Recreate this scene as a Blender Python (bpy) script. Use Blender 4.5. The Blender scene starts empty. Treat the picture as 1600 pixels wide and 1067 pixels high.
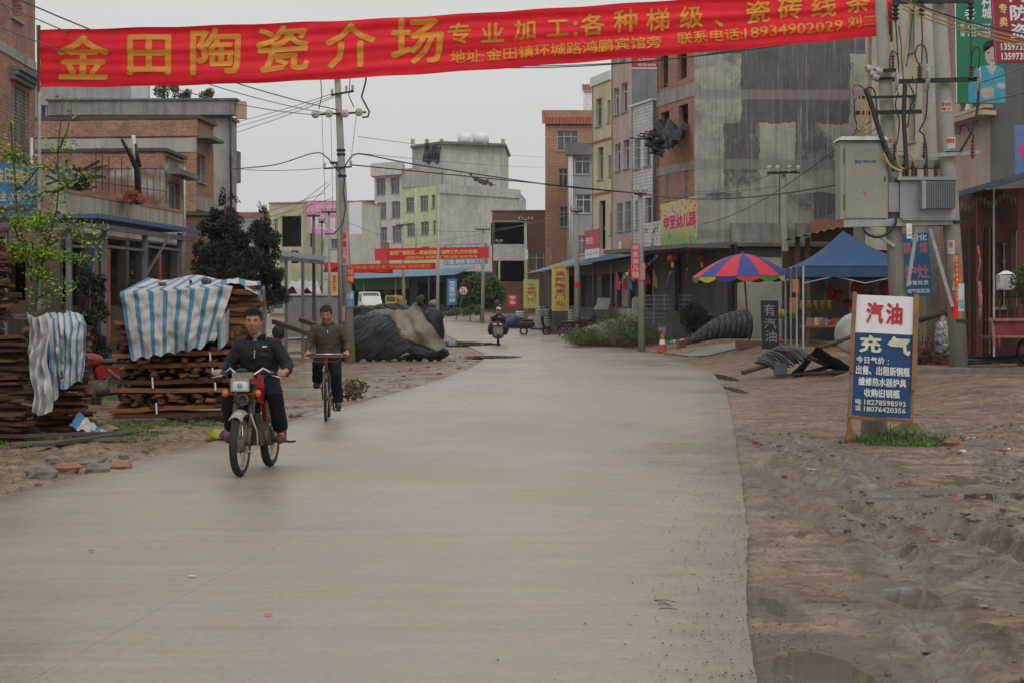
import bpy,bmesh,math,random
from mathutils import Vector,Matrix,noise
from mathutils.geometry import intersect_line_plane
RN=random.Random(11)
rad=math.radians
V=Vector
sc=bpy.context.scene
COL=sc.collection

# ------------------------------------------------------------------ camera, sky, sun, exposure
FPX,CAMH,CX,HY=3000.0,1.6,800.0,487.0
cam_d=bpy.data.cameras.new('camera')
cam=bpy.data.objects.new('camera',cam_d);COL.objects.link(cam)
cam.location=(0,0,CAMH);cam.rotation_euler=(rad(90),0,0)
cam_d.sensor_width=36;cam_d.lens=36*FPX/1600
cam_d.shift_y=-(533.5-HY)/1600
cam_d.clip_end=3000
cam_d.dof.use_dof=True;cam_d.dof.focus_distance=21;cam_d.dof.aperture_fstop=16
sc.camera=cam

w=bpy.data.worlds.new('World');sc.world=w;w.use_nodes=True
nt=w.node_tree;nt.nodes.clear()
wo=nt.nodes.new('ShaderNodeOutputWorld');bg=nt.nodes.new('ShaderNodeBackground')
sky=nt.nodes.new('ShaderNodeTexSky');sky.sky_type='NISHITA';sky.sun_disc=False
sky.sun_elevation=rad(46);sky.sun_rotation=rad(162);sky.dust_density=6;sky.air_density=1.0
hsv=nt.nodes.new('ShaderNodeHueSaturation');hsv.inputs['Saturation'].default_value=0.06
hsv.inputs['Value'].default_value=1.0
nt.links.new(sky.outputs[0],hsv.inputs['Color'])
# an overcast sky: pale grey at the horizon, brighter overhead
tc=nt.nodes.new('ShaderNodeTexCoord');sx=nt.nodes.new('ShaderNodeSeparateXYZ')
nt.links.new(tc.outputs['Generated'],sx.inputs[0])
mr=nt.nodes.new('ShaderNodeMapRange');mr.inputs['From Min'].default_value=0;mr.inputs['From Max'].default_value=1
mr.inputs['To Min'].default_value=6.6;mr.inputs['To Max'].default_value=10.5
nt.links.new(sx.outputs['Z'],mr.inputs['Value'])
cn=nt.nodes.new('ShaderNodeTexNoise');cn.inputs['Scale'].default_value=2.2;cn.inputs['Detail'].default_value=4
cm=nt.nodes.new('ShaderNodeMapRange');cm.inputs['To Min'].default_value=0.93;cm.inputs['To Max'].default_value=1.07
nt.links.new(tc.outputs['Generated'],cn.inputs['Vector']);nt.links.new(cn.outputs['Fac'],cm.inputs['Value'])
mu=nt.nodes.new('ShaderNodeMath');mu.operation='MULTIPLY'
nt.links.new(mr.outputs[0],mu.inputs[0]);nt.links.new(cm.outputs[0],mu.inputs[1])
vm=nt.nodes.new('ShaderNodeVectorMath');vm.operation='SCALE'
vm.inputs[0].default_value=(1.0,1.0,0.985)
nt.links.new(mu.outputs[0],vm.inputs['Scale'])
mx=nt.nodes.new('ShaderNodeMix');mx.data_type='RGBA';mx.inputs['Factor'].default_value=0.9
nt.links.new(hsv.outputs[0],mx.inputs['A']);nt.links.new(vm.outputs[0],mx.inputs['B'])
nt.links.new(mx.outputs['Result'],bg.inputs['Color']);bg.inputs['Strength'].default_value=0.1
nt.links.new(bg.outputs[0],wo.inputs[0])

sd=bpy.data.lights.new('sun','SUN');sd.energy=0.95;sd.angle=rad(40);sd.color=(1,0.97,0.93)
so=bpy.data.objects.new('sun',sd);COL.objects.link(so)
so.rotation_euler=(rad(44),0,rad(18));so.location=(0,0,40)
sc.view_settings.view_transform='Standard';sc.view_settings.look='None'
sc.view_settings.exposure=0.0;sc.view_settings.gamma=1.0
sc.render.engine='CYCLES'
sc.cycles.max_bounces=6;sc.cycles.diffuse_bounces=3;sc.cycles.glossy_bounces=3
sc.cycles.transparent_max_bounces=12;sc.cycles.volume_bounces=0

# ------------------------------------------------------------------ helpers
def P(px,py,Y):
 return V(((px-CX)/FPX*Y,Y,CAMH+(HY-py)/FPX*Y))
def clamp(a,lo=0.,hi=1.):return max(lo,min(hi,a))
def sst(a,lo,hi):
 t=clamp((a-lo)/(hi-lo));return t*t*(3-2*t)
def interp(tab,t):
 if t<=tab[0][0]:return tab[0][1]
 for i in range(len(tab)-1):
  if t<=tab[i+1][0]:
   a,b=tab[i],tab[i+1]
   # catmull-ish smooth
   m0=(b[1]-(tab[i-1][1]if i>0 else a[1]))/(b[0]-(tab[i-1][0]if i>0 else a[0]))
   c=tab[i+2]if i+2<len(tab)else b
   m1=(c[1]-a[1])/(c[0]-a[0])
   h=b[0]-a[0];s=(t-a[0])/h
   return((2*s**3-3*s*s+1)*a[1]+(s**3-2*s*s+s)*h*m0+(-2*s**3+3*s*s)*b[1]+(s**3-s*s)*h*m1)
 return tab[-1][1]

MATS={}
ROOT={}
class MB:
 """collects geometry for one mesh object; several material slots by index"""
 def __init__(s):s.v=[];s.f=[];s.mi=[];s.sm=[];s.m=0;s.smooth=False
 def add(s,vs,fs):
  o=len(s.v);s.v+=[V(x)for x in vs]
  for f in fs:s.f.append([o+i for i in f]);s.mi.append(s.m);s.sm.append(s.smooth)
  return s
 def box(s,c,d,rot=None,taper=1.0):
  c=V(c);x,y,z=d[0]/2,d[1]/2,d[2]/2;t=taper
  vs=[V((-x,-y,-z)),V((x,-y,-z)),V((x,y,-z)),V((-x,y,-z)),V((-x*t,-y*t,z)),V((x*t,-y*t,z)),V((x*t,y*t,z)),V((-x*t,y*t,z))]
  if rot is not None:
   if isinstance(rot,(int,float)):rot=Matrix.Rotation(rot,3,'Z')
   vs=[rot @ a for a in vs]
  s.add([c+a for a in vs],[(0,3,2,1),(4,5,6,7),(0,1,5,4),(1,2,6,5),(2,3,7,6),(3,0,4,7)]);return s
 def beam(s,a,b,w,h=None,up=(0,0,1)):
  """box from a to b, section w x h"""
  a=V(a);b=V(b);h=h or w;d=b-a;L=d.length
  if L<1e-6:return s
  d.normalize();u=V(up)
  if abs(d.dot(u))>0.98:u=V((1,0,0))
  r=d.cross(u).normalized();u=r.cross(d)
  vs=[]
  for e in(a,b):
   for i,j in((-1,-1),(1,-1),(1,1),(-1,1)):vs.append(e+r*i*w/2+u*j*h/2)
  s.add(vs,[(3,2,1,0),(4,5,6,7),(0,1,5,4),(1,2,6,5),(2,3,7,6),(3,0,4,7)]);return s
 def tube(s,pts,r,n=8,caps=True):
  pts=[V(p)for p in pts];k=len(pts)
  rs=r if isinstance(r,(list,tuple))else[r]*k
  ref=None;rings=[]
  old=s.smooth;s.smooth=True
  for i in range(k):
   d=(pts[min(i+1,k-1)]-pts[max(i-1,0)])
   d=d.normalized()if d.length>1e-9 else V((0,0,1))
   if ref is None:
    ref=d.cross(V((0,0,1))if abs(d.z)<0.9 else V((1,0,0))).normalized()
   else:
    ref=(ref-d*ref.dot(d))
    ref=ref.normalized()if ref.length>1e-6 else d.orthogonal().normalized()
   b=d.cross(ref)
   rings.append([pts[i]+(ref*math.cos(2*math.pi*j/n)+b*math.sin(2*math.pi*j/n))*rs[i]for j in range(n)])
  o=len(s.v)
  for ring in rings:s.v+=ring
  for i in range(k-1):
   for j in range(n):
    q=(j+1)% n
    s.f.append([o+i*n+j,o+i*n+q,o+(i+1)*n+q,o+(i+1)*n+j]);s.mi.append(s.m);s.sm.append(True)
  s.smooth=old
  if caps:
   s.f.append([o+j for j in range(n)][::-1]);s.mi.append(s.m);s.sm.append(False)
   s.f.append([o+(k-1)*n+j for j in range(n)]);s.mi.append(s.m);s.sm.append(False)
  return s
 def lathe(s,prof,c=(0,0,0),n=16,axis=None,a0=0.,a1=2*math.pi):
  """prof: list of (radius, height)"""
  c=V(c);o=len(s.v);k=len(prof);full=abs(a1-a0-2*math.pi)<1e-6
  m=n if full else n+1
  R=axis.to_track_quat('Z','Y').to_matrix()if axis is not None else Matrix.Identity(3)
  for(r,z)in prof:
   for j in range(m):
    a=a0+(a1-a0)*j/n
    s.v.append(c+R @ V((r*math.cos(a),r*math.sin(a),z)))
  for i in range(k-1):
   for j in range(n):
    q=(j+1)% m
    s.f.append([o+i*m+j,o+i*m+q,o+(i+1)*m+q,o+(i+1)*m+j]);s.mi.append(s.m);s.sm.append(True)
  return s
 def grid(s,fn,nu,nv,smooth=True,closed_u=False):
  o=len(s.v);mu_=nu if closed_u else nu+1
  for j in range(nv+1):
   for i in range(mu_):s.v.append(V(fn(i/nu,j/nv)))
  for j in range(nv):
   for i in range(nu):
    q=(i+1)% mu_
    s.f.append([o+j*mu_+i,o+j*mu_+q,o+(j+1)*mu_+q,o+(j+1)*mu_+i]);s.mi.append(s.m);s.sm.append(smooth)
  return s
 def prism(s,poly,z0,z1,mat3=None,org=(0,0,0)):
  """poly in local xy extruded z0..z1 through mat3/org"""
  n=len(poly);org=V(org);mat3=mat3 or Matrix.Identity(3)
  vs=[org+mat3 @ V((p[0],p[1],z0))for p in poly]+[org+mat3 @ V((p[0],p[1],z1))for p in poly]
  s.add(vs,[list(range(n))[::-1],list(range(n,2*n))]+[[i,(i+1)% n,n+(i+1)% n,n+i]for i in range(n)]);return s
 def ball(s,c,r,nu=10,nv=6,fn=None):
  c=V(c);r=V(r)if not isinstance(r,(int,float))else V((r,r,r))
  def g(u,v):
   a=2*math.pi*u;b=math.pi*(v-.5)
   p=V((math.cos(a)*math.cos(b),math.sin(a)*math.cos(b),math.sin(b)))
   k=fn(p)if fn else 1.
   return c+V((p.x*r.x,p.y*r.y,p.z*r.z))*k
  return s.grid(g,nu,nv,True,True)
 def mesh(s,name,mats,M=None):
  me=bpy.data.meshes.new(name)
  vs=s.v if M is None else[M @ a for a in s.v]
  me.from_pydata([tuple(a)for a in vs],[],s.f)
  if not isinstance(mats,(list,tuple)):mats=[mats]
  for m in mats:me.materials.append(m)
  me.polygons.foreach_set('material_index',s.mi)
  me.polygons.foreach_set('use_smooth',s.sm)
  me.update();return me
 def build(s,name,mats,parent=None,world=True,**kw):
  M=None;loc=None
  if parent is not None:
   if world:M=ROOT[parent.name].inverted()
  else:
   if world and s.v:  # a top-level mesh: origin at its own base
    mnx=min(a.x for a in s.v);mxx=max(a.x for a in s.v);mny=min(a.y for a in s.v);mxy=max(a.y for a in s.v)
    loc=V(((mnx+mxx)/2,(mny+mxy)/2,min(a.z for a in s.v)))
    M=Matrix.Translation(-loc)
  me=s.mesh(name,mats,M)
  o=bpy.data.objects.new(name,me);COL.objects.link(o)
  if loc is not None:o.location=loc
  if parent is not None:o.parent=parent
  pm=ROOT[parent.name]if parent is not None else Matrix.Identity(4)
  ROOT[o.name]=pm if parent is not None else(Matrix.Translation(loc)if loc is not None else Matrix.Identity(4))
  for k,v_ in kw.items():o[k]=v_
  return o
def tag(o,label,cat,group=None,kind=None):
 if label:o['label']=label
 if cat:o['category']=cat
 if group:o['group']=group
 if kind:o['kind']=kind
 return o
def thing(name,label,cat,loc,rz=0.0,group=None):
 o=bpy.data.objects.new(name,None);COL.objects.link(o)
 o.empty_display_size=.2
 o.location=loc;o.rotation_euler=(0,0,rz)
 ROOT[o.name]=Matrix.Translation(V(loc))@ Matrix.Rotation(rz,4,'Z')
 return tag(o,label,cat,group)
def structure(mb,name,mats,**kw):
 o=mb.build(name,mats);o['kind']='structure'
 for k,v_ in kw.items():o[k]=v_
 return o
def copy_tree(o,parent=None,kids=None):
 c=o.copy();COL.objects.link(c)
 if parent is not None:c.parent=parent
 ROOT[c.name]=ROOT.get(o.name,Matrix.Identity(4))
 for ch in kids[o.name]if kids else[]:
  copy_tree(ch,c,kids)
 return c
def kidmap():
 k={}
 for o in COL.objects:
  k.setdefault(o.name,[])
  if o.parent:k.setdefault(o.parent.name,[]).append(o)
 return k

# ------------------------------------------------------------------ materials
class NT:
 def __init__(s,name):
  s.mat=bpy.data.materials.new(name);s.mat.use_nodes=True
  s.t=s.mat.node_tree;s.b=s.t.nodes['Principled BSDF'];s.out=s.t.nodes['Material Output']
  s.tc=s.t.nodes.new('ShaderNodeTexCoord');s.co=s.tc.outputs['Object']
 def L(s,a,b):s.t.links.new(a,b)
 def map(s,scale=(1,1,1),loc=(0,0,0),src=None):
  m=s.t.nodes.new('ShaderNodeMapping');m.inputs['Scale'].default_value=scale;m.inputs['Location'].default_value=loc
  s.L(src or s.co,m.inputs[0]);return m.outputs[0]
 def noise(s,scale=5,detail=4,rough=.55,vec=None,dist=0):
  n=s.t.nodes.new('ShaderNodeTexNoise');n.inputs['Scale'].default_value=scale;n.inputs['Detail'].default_value=detail
  n.inputs['Roughness'].default_value=rough;n.inputs['Distortion'].default_value=dist
  s.L(vec or s.co,n.inputs['Vector']);return n.outputs['Fac']
 def ramp(s,fac,stops):
  r=s.t.nodes.new('ShaderNodeValToRGB');el=r.color_ramp.elements
  while len(el)>1:el.remove(el[-1])
  for i,(p,c)in enumerate(stops):
   if isinstance(c,(int,float)):c=(c,c,c)
   e=el[0]if i==0 else el.new(p)
   e.position=p;e.color=(c[0],c[1],c[2],1)
  s.L(fac,r.inputs[0]);return r.outputs[0]
 def mix(s,fac,a,b,mode='MIX'):
  m=s.t.nodes.new('ShaderNodeMix');m.data_type='RGBA';m.blend_type=mode
  if isinstance(fac,(int,float)):m.inputs['Factor'].default_value=fac
  else:s.L(fac,m.inputs['Factor'])
  for k,x in(('A',a),('B',b)):
   if isinstance(x,(tuple,list)):m.inputs[k].default_value=(x[0],x[1],x[2],1)
   else:s.L(x,m.inputs[k])
  return m.outputs['Result']
 def math(s,op,a,b=0.0):
  m=s.t.nodes.new('ShaderNodeMath');m.operation=op
  for i,x in enumerate((a,b)):
   if isinstance(x,(int,float)):m.inputs[i].default_value=x
   else:s.L(x,m.inputs[i])
  return m.outputs[0]
 def bump(s,h,strength=.3,dist=.02,prev=None):
  b=s.t.nodes.new('ShaderNodeBump');b.inputs['Strength'].default_value=strength;b.inputs['Distance'].default_value=dist
  s.L(h,b.inputs['Height'])
  if prev:s.L(prev,b.inputs['Normal'])
  return b.outputs[0]
 def sep(s,src=None):
  n=s.t.nodes.new('ShaderNodeSeparateXYZ');s.L(src or s.co,n.inputs[0]);return n.outputs
 def comb(s,x,y,z):
  n=s.t.nodes.new('ShaderNodeCombineXYZ')
  for i,a in enumerate((x,y,z)):
   if isinstance(a,(int,float)):n.inputs[i].default_value=a
   else:s.L(a,n.inputs[i])
  return n.outputs[0]
 def rand(s):
  n=s.t.nodes.new('ShaderNodeObjectInfo');return n.outputs['Random']
 def island(s):
  n=s.t.nodes.new('ShaderNodeNewGeometry');return n.outputs['Random Per Island']
 def col(s,c):
  if isinstance(c,(tuple,list)):s.b.inputs['Base Color'].default_value=(c[0],c[1],c[2],1)
  else:s.L(c,s.b.inputs['Base Color'])
 def rough(s,r):
  if isinstance(r,(int,float)):s.b.inputs['Roughness'].default_value=r
  else:s.L(r,s.b.inputs['Roughness'])
 def spec(s,v):s.b.inputs['Specular IOR Level'].default_value=v
 def nrm(s,n):s.L(n,s.b.inputs['Normal'])

def plain(name,c,rough=.7,metal=0,var=.18,sc_=6.,bump=0.,alpha=None,dirt=None,spec=.35,rnd=0.):
 """one colour with a little mottling, optional dirt tint and bump"""
 if name in MATS:return MATS[name]
 n=NT(name);f=n.noise(sc_,5,.6)
 lo=tuple(x*(1-var)for x in c[:3]);hi=tuple(min(1,x*(1+var))for x in c[:3])
 cc=n.ramp(f,[(.3,lo),(.7,hi)])
 if dirt:
  g=n.ramp(n.noise(sc_*.35,6,.7),[(.45,0.),(.72,1.)])
  cc=n.mix(n.math('MULTIPLY',g,.6),cc,dirt)
 if rnd:
  k=n.t.nodes.new('ShaderNodeMapRange');k.inputs['To Min'].default_value=1-rnd;k.inputs['To Max'].default_value=1+rnd
  n.L(n.rand(),k.inputs['Value'])
  vmx=n.t.nodes.new('ShaderNodeVectorMath');vmx.operation='SCALE';n.L(cc,vmx.inputs[0]);n.L(k.outputs[0],vmx.inputs['Scale']);cc=vmx.outputs[0]
 n.col(cc);n.rough(rough);n.b.inputs['Metallic'].default_value=metal;n.spec(spec)
 if bump:n.nrm(n.bump(n.noise(sc_*4,5,.6),bump,.02))
 if alpha is not None:n.b.inputs['Alpha'].default_value=alpha
 MATS[name]=n.mat;return n.mat

def plaster(name,c,stain=(.05,.05,.045),amt=.5,streak=.5,patch=.0,patchc=(.3,.3,.28),rough=.9,tile=None,scale=1.):
 """wall render with mottling, vertical rain streaks and worn patches; optional small wall tiles"""
 if name in MATS:return MATS[name]
 n=NT(name)
 base=n.ramp(n.noise(.9*scale,6,.6),[(.3,tuple(x*.82 for x in c)),(.7,tuple(min(1,x*1.12)for x in c))])
 if patch:
  g=n.ramp(n.noise(.45*scale,5,.65,n.map((1,1,1.4),(7,3,1))),[(.5-patch*.2,0.),(.56-patch*.1,1.)])
  base=n.mix(g,base,patchc)
 s1=n.ramp(n.noise(2.2*scale,6,.7,n.map((1.6,1.6,.09))),[(.48,0.),(.78,1.)])
 base=n.mix(n.math('MULTIPLY',s1,streak),base,stain)
 s2=n.ramp(n.noise(.6*scale,7,.75,n.map((1,1,.8),(3,9,2))),[(.46,0.),(.8,1.)])
 base=n.mix(n.math('MULTIPLY',s2,amt),base,stain)
 h=n.noise(14,6,.6)
 if tile:
  x,y,z=n.sep()
  br=n.t.nodes.new('ShaderNodeTexBrick');n.L(n.comb(n.math('ADD',x,y),z,0),br.inputs['Vector'])
  br.inputs['Scale'].default_value=1;br.inputs['Brick Width'].default_value=tile[0];br.inputs['Row Height'].default_value=tile[1]
  br.inputs['Mortar Size'].default_value=tile[2];br.inputs['Color1'].default_value=(1,1,1,1);br.inputs['Color2'].default_value=(.88,.88,.88,1)
  br.inputs['Mortar'].default_value=(.55,.55,.53,1)
  base=n.mix(1.,base,br.outputs['Color'],'MULTIPLY')
 n.col(base);n.rough(rough);n.spec(.25);n.nrm(n.bump(h,.25,.02))
 MATS[name]=n.mat;return n.mat

def brickmat(name,c1=(.34,.13,.075),c2=(.22,.085,.055),mortar=(.27,.24,.2),w_=.24,h_=.072,mort=.012,wear=.5,stain=(.13,.11,.09),axis=None):
 if name in MATS:return MATS[name]
 n=NT(name);x,y,z=n.sep()
 br=n.t.nodes.new('ShaderNodeTexBrick')
 n.L(n.comb(n.math('ADD',x,y),z,0),br.inputs['Vector'])
 br.inputs['Scale'].default_value=1;br.inputs['Brick Width'].default_value=w_;br.inputs['Row Height'].default_value=h_
 br.inputs['Mortar Size'].default_value=mort;br.inputs['Bias'].default_value=-.1;br.inputs['Mortar Smooth'].default_value=.3
 br.inputs['Color1'].default_value=(*c1,1);br.inputs['Color2'].default_value=(*c2,1);br.inputs['Mortar'].default_value=(*mortar,1)
 f=n.ramp(n.noise(1.2,7,.7),[(.4,0.),(.75,1.)])
 c=n.mix(n.math('MULTIPLY',f,wear),br.outputs['Color'],stain)
 g=n.ramp(n.noise(9,4,.6),[(.3,.75),(.7,1.2)])
 c=n.mix(1.,c,g,'MULTIPLY')
 n.col(c);n.rough(.92);n.spec(.2)
 n.nrm(n.bump(n.noise(20,4,.6),.2,.01,n.bump(n.math('SUBTRACT',1.,br.outputs['Fac']),.5,.012)))
 MATS[name]=n.mat;return n.mat

# ------------------------------------------------------------------ lettering (flat print, cut a few mm thick onto its board)
_TXT={}
def glyphs(s,bold=.0,spacing=1.0):
 """verts (2D, unit em, normalised to box) and faces of a string"""
 key=(s,bold,spacing)
 if key in _TXT:return _TXT[key]
 cu=bpy.data.curves.new('txt','FONT');cu.body=s;cu.size=1;cu.offset=bold;cu.space_character=spacing
 cu.resolution_u=2;cu.fill_mode='FRONT'
 ob=bpy.data.objects.new('txt',cu);COL.objects.link(ob)
 dg=bpy.context.evaluated_depsgraph_get();dg.update()
 me=bpy.data.meshes.new_from_object(ob.evaluated_get(dg))
 bm=bmesh.new();bm.from_mesh(me)
 bmesh.ops.remove_doubles(bm,verts=bm.verts,dist=.0005)
 vs=[(v.co.x,v.co.y)for v in bm.verts];bm.verts.ensure_lookup_table()
 fs=[[v.index for v in f.verts]for f in bm.faces]
 if bm.faces and sum(f.normal.z for f in bm.faces)<0:fs=[f[::-1]for f in fs]
 bm.free();bpy.data.objects.remove(ob);bpy.data.curves.remove(cu);bpy.data.meshes.remove(me)
 x0=min(v[0]for v in vs);x1=max(v[0]for v in vs);y0=min(v[1]for v in vs);y1=max(v[1]for v in vs)
 r=([((v[0]-x0)/max(x1-x0,1e-6),(v[1]-y0)/max(y1-y0,1e-6))for v in vs],fs,(x1-x0)/max(y1-y0,1e-6))
 _TXT[key]=r;return r
def write(mb,s,fn,u0,v0,u1,v1,bold=.02,maxlen=None,spacing=1.0):
 """put string s into box (u0,v0)-(u1,v1) of the surface fn(u,v,d)->Vector; bold strokes are thickened with overlaid copies a hair apart"""
 vs,fs,asp=glyphs(s,0,spacing)
 h=(v1-v0);b=bold*h
 pts=[V((u0+b+(u1-u0-2*b)*a_,v0+b+(v1-v0-2*b)*b_,0))for a_,b_ in vs]
 if maxlen:
  bm=bmesh.new();bv=[bm.verts.new(p)for p in pts]
  for f in fs:
   try:bm.faces.new([bv[i]for i in f])
   except ValueError:pass
  for _ in range(5):
   es=[e for e in bm.edges if e.calc_length()>maxlen]
   if not es:break
   bmesh.ops.subdivide_edges(bm,edges=es,cuts=1,use_grid_fill=False)
   bmesh.ops.triangulate(bm,faces=bm.faces)
  bm.verts.index_update()
  pts=[v.co.copy()for v in bm.verts];fs=[[v.index for v in f.verts]for f in bm.faces];bm.free()
 offs=[(0,0)]if bold<=0 else[(-b,-b*.5),(b,b*.5),(-b*.4,b),(b*.4,-b)]
 for k,(dx,dy)in enumerate(offs):
  mb.add([fn(p.x+dx,p.y+dy,k*.0007)for p in pts],fs)
def plane_fn(A,B,T,off):
 """surface spanned from A (lower left) to B (lower right) and T (upper left), lifted off metres toward viewer"""
 A,B,T=V(A),V(B),V(T);U=(B-A).normalized();W=(T-A).normalized();N=U.cross(W).normalized()
 return lambda u,v,d=0:A+U*u+W*v+N*(off+d)

# ------------------------------------------------------------------ ground shape
EL=[(4,-5.3),(8.3,-5.1),(16,-4.4),(20.2,-4.0),(27,-3.25),(34,-2.6),(42.5,-1.85),(55.8,-1.12),(65.7,-.95),(73.8,-1.15),(86,-2.0),(97,-3.1),(112,-4.9),(125,-8.0),(135,-12.5),(145,-20),(155,-30),(170,-48),(200,-90),(260,-150),(420,-300)]
ER=[(4,.75),(8.3,1.05),(15.3,1.86),(22.5,2.63),(31.4,3.56),(40,4.4),(54.5,5.5),(66,5.75),(74,5.55),(83,4.95),(93,3.9),(104,2.2),(112,.7),(120,-1.5),(131,-4.0),(140,-7.0),(150,-12),(160,-19),(180,-33),(210,-70),(260,-125),(420,-270)]
ZR=[(0,0),(70,0),(80,.0),(90,.12),(100,.35),(112,.62),(120,.8),(131,1.0),(150,1.3),(200,1.8),(260,2.2),(400,3.0),(900,5.)]
RA=[(0,0),(30,0),(38,.05),(45,.17),(54,.52),(62,.62),(80,.5),(100,.22),(115,0),(900,0)]
def el(y):return interp(EL,y)
def er(y):return interp(ER,y)
def gz(x,y):
 z=interp(ZR,y);r=x-er(y)
 if r>0 and y<115:z+=interp(RA,y)*sst(r,-.2,3.0)
 if 25<y<48 and x>5:z=max(z,(.36*sst(y,26,38.5)+.1*sst(y,38.8,39.0))*sst(x,6.6,8.4)*(1-sst(y,42.5,47)))
 return z
# ------------------------------------------------------------------ ground, road, puddles
def ground_mat():
 n=NT('earth');x,y,z=n.sep()
 def att(k):q=n.t.nodes.new('ShaderNodeAttribute');q.attribute_name=k;return q.outputs['Fac']
 big=n.noise(.35,6,.65);fine=n.noise(18,8,.8);mid=n.noise(6,8,.8)
 c=n.ramp(mid,[(.36,(.135,.08,.046)),(.46,(.225,.15,.094)),(.55,(.30,.212,.142)),(.7,(.38,.285,.2))])
 red=n.ramp(n.math('ADD',n.math('MULTIPLY',big,1.2),n.math('MULTIPLY',n.math('SUBTRACT',y,26.),.02)),[(.48,0.),(.85,1.)])
 c=n.mix(n.math('MULTIPLY',red,.6),c,n.ramp(fine,[(.36,(.16,.082,.052)),(.62,(.31,.185,.128))]))
 m1=n.ramp(n.noise(1.5,10,.82,n.map((.7,1.1,1),(4,2,0))),[(.47,0.),(.51,1.)])
 c=n.mix(n.math('MULTIPLY',m1,.7),c,(.125,.082,.052))
 m2=n.ramp(n.noise(2.3,10,.85,n.map((.6,1.5,1),(1,7,0))),[(.52,0.),(.56,1.)])
 c=n.mix(n.math('MULTIPLY',m2,.8),c,(.07,.046,.03))
 c=n.mix(n.math('MULTIPLY',att('clod'),.9),c,(.075,.047,.029))
 c=n.mix(n.math('MULTIPLY',att('near'),.75),c,n.ramp(fine,[(.35,(.19,.138,.09)),(.6,(.32,.245,.172))]))
 c=n.mix(n.math('MULTIPLY',att('wet'),.75),c,(.13,.094,.064))
 c=n.mix(1.,c,n.ramp(fine,[(.3,.55),(.46,.97),(.6,1.1),(.75,1.35)]),'MULTIPLY')
 n.col(c)
 r_=n.ramp(n.noise(.9,8,.75,n.map((1,.6,1),(9,1,0))),[(.47,.18),(.54,.8)])
 n.rough(n.mix(att('wet'),r_,(.08,.08,.08)));n.spec(.4)
 n.nrm(n.bump(n.noise(26,8,.8),.5,.03,n.bump(mid,.6,.07)))
 return n.mat
GROUND_M=ground_mat()
def road_mat():
 n=NT('wet_concrete');x,y,z=n.sep()
 # u = metres across (x), v = metres along (y)
 sx_=n.noise(1.0,7,.6,n.map((.6,3.2,1)))  # faint bands brushed across
 f2=n.noise(.28,5,.55);f3=n.noise(22,8,.85,n.map((1,.6,1)))
 c=n.ramp(sx_,[(.3,(.24,.202,.15)),(.5,(.268,.228,.172)),(.7,(.29,.248,.19))])
 ln_=n.ramp(n.noise(1.0,6,.7,n.map((.35,13,1),(3,3,0))),[(.3,.9),(.5,1.),(.68,1.1)]);c=n.mix(1.,c,ln_,'MULTIPLY')
 fl_=n.ramp(n.noise(5.,5,.8,n.map((.7,2.2,1),(1,9,0))),[(.69,0.),(.72,1.)]);c=n.mix(n.math('MULTIPLY',fl_,.35),c,(.42,.38,.32))
 wet=n.ramp(n.noise(.16,5,.6,n.map((1.3,.5,1),(2,5,0))),[(.4,0.),(.65,1.)])
 c=n.mix(n.math('MULTIPLY',wet,.35),c,(.165,.135,.10))
 # mud carried in from the verges
 dep=n.t.nodes.new('ShaderNodeAttribute');dep.attribute_name='edge'
 e=n.math('ADD',dep.outputs['Fac'],n.math('MULTIPLY',n.math('SUBTRACT',n.noise(1.1,7,.7),.5),1.5))
 em=n.ramp(e,[(.55,0.),(1.,1.)])
 c=n.mix(n.math('MULTIPLY',em,.8),c,(.17,.125,.09))
 sp=n.ramp(f3,[(.3,.6),(.43,.94),(.55,1.03),(.72,1.25)])
 c=n.mix(1.,c,sp,'MULTIPLY')
 crack=n.t.nodes.new('ShaderNodeTexVoronoi');crack.feature='DISTANCE_TO_EDGE';crack.inputs['Scale'].default_value=.22
 nz=n.t.nodes.new('ShaderNodeTexNoise');nz.inputs['Scale'].default_value=1.3;nz.inputs['Detail'].default_value=5;n.L(n.co,nz.inputs['Vector'])
 vm_=n.t.nodes.new('ShaderNodeVectorMath');vm_.operation='MULTIPLY_ADD';n.L(nz.outputs['Color'],vm_.inputs[0]);vm_.inputs[1].default_value=(1.6,1.6,0);n.L(n.co,vm_.inputs[2])
 n.L(vm_.outputs[0],crack.inputs['Vector'])
 ck=n.ramp(crack.outputs['Distance'],[(0.,.72),(.004,1.)])
 c=n.mix(.6,c,ck,'MULTIPLY')
 n.col(c);n.spec(.5)
 n.rough(n.ramp(n.noise(.22,6,.65,n.map((1,.6,1),(8,3,0))),[(.35,.22),(.65,.5)]))
 n.nrm(n.bump(n.noise(40,4,.6),.22,.01,n.bump(sx_,.18,.03)))
 return n.mat
ROAD_M=road_mat()

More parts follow.
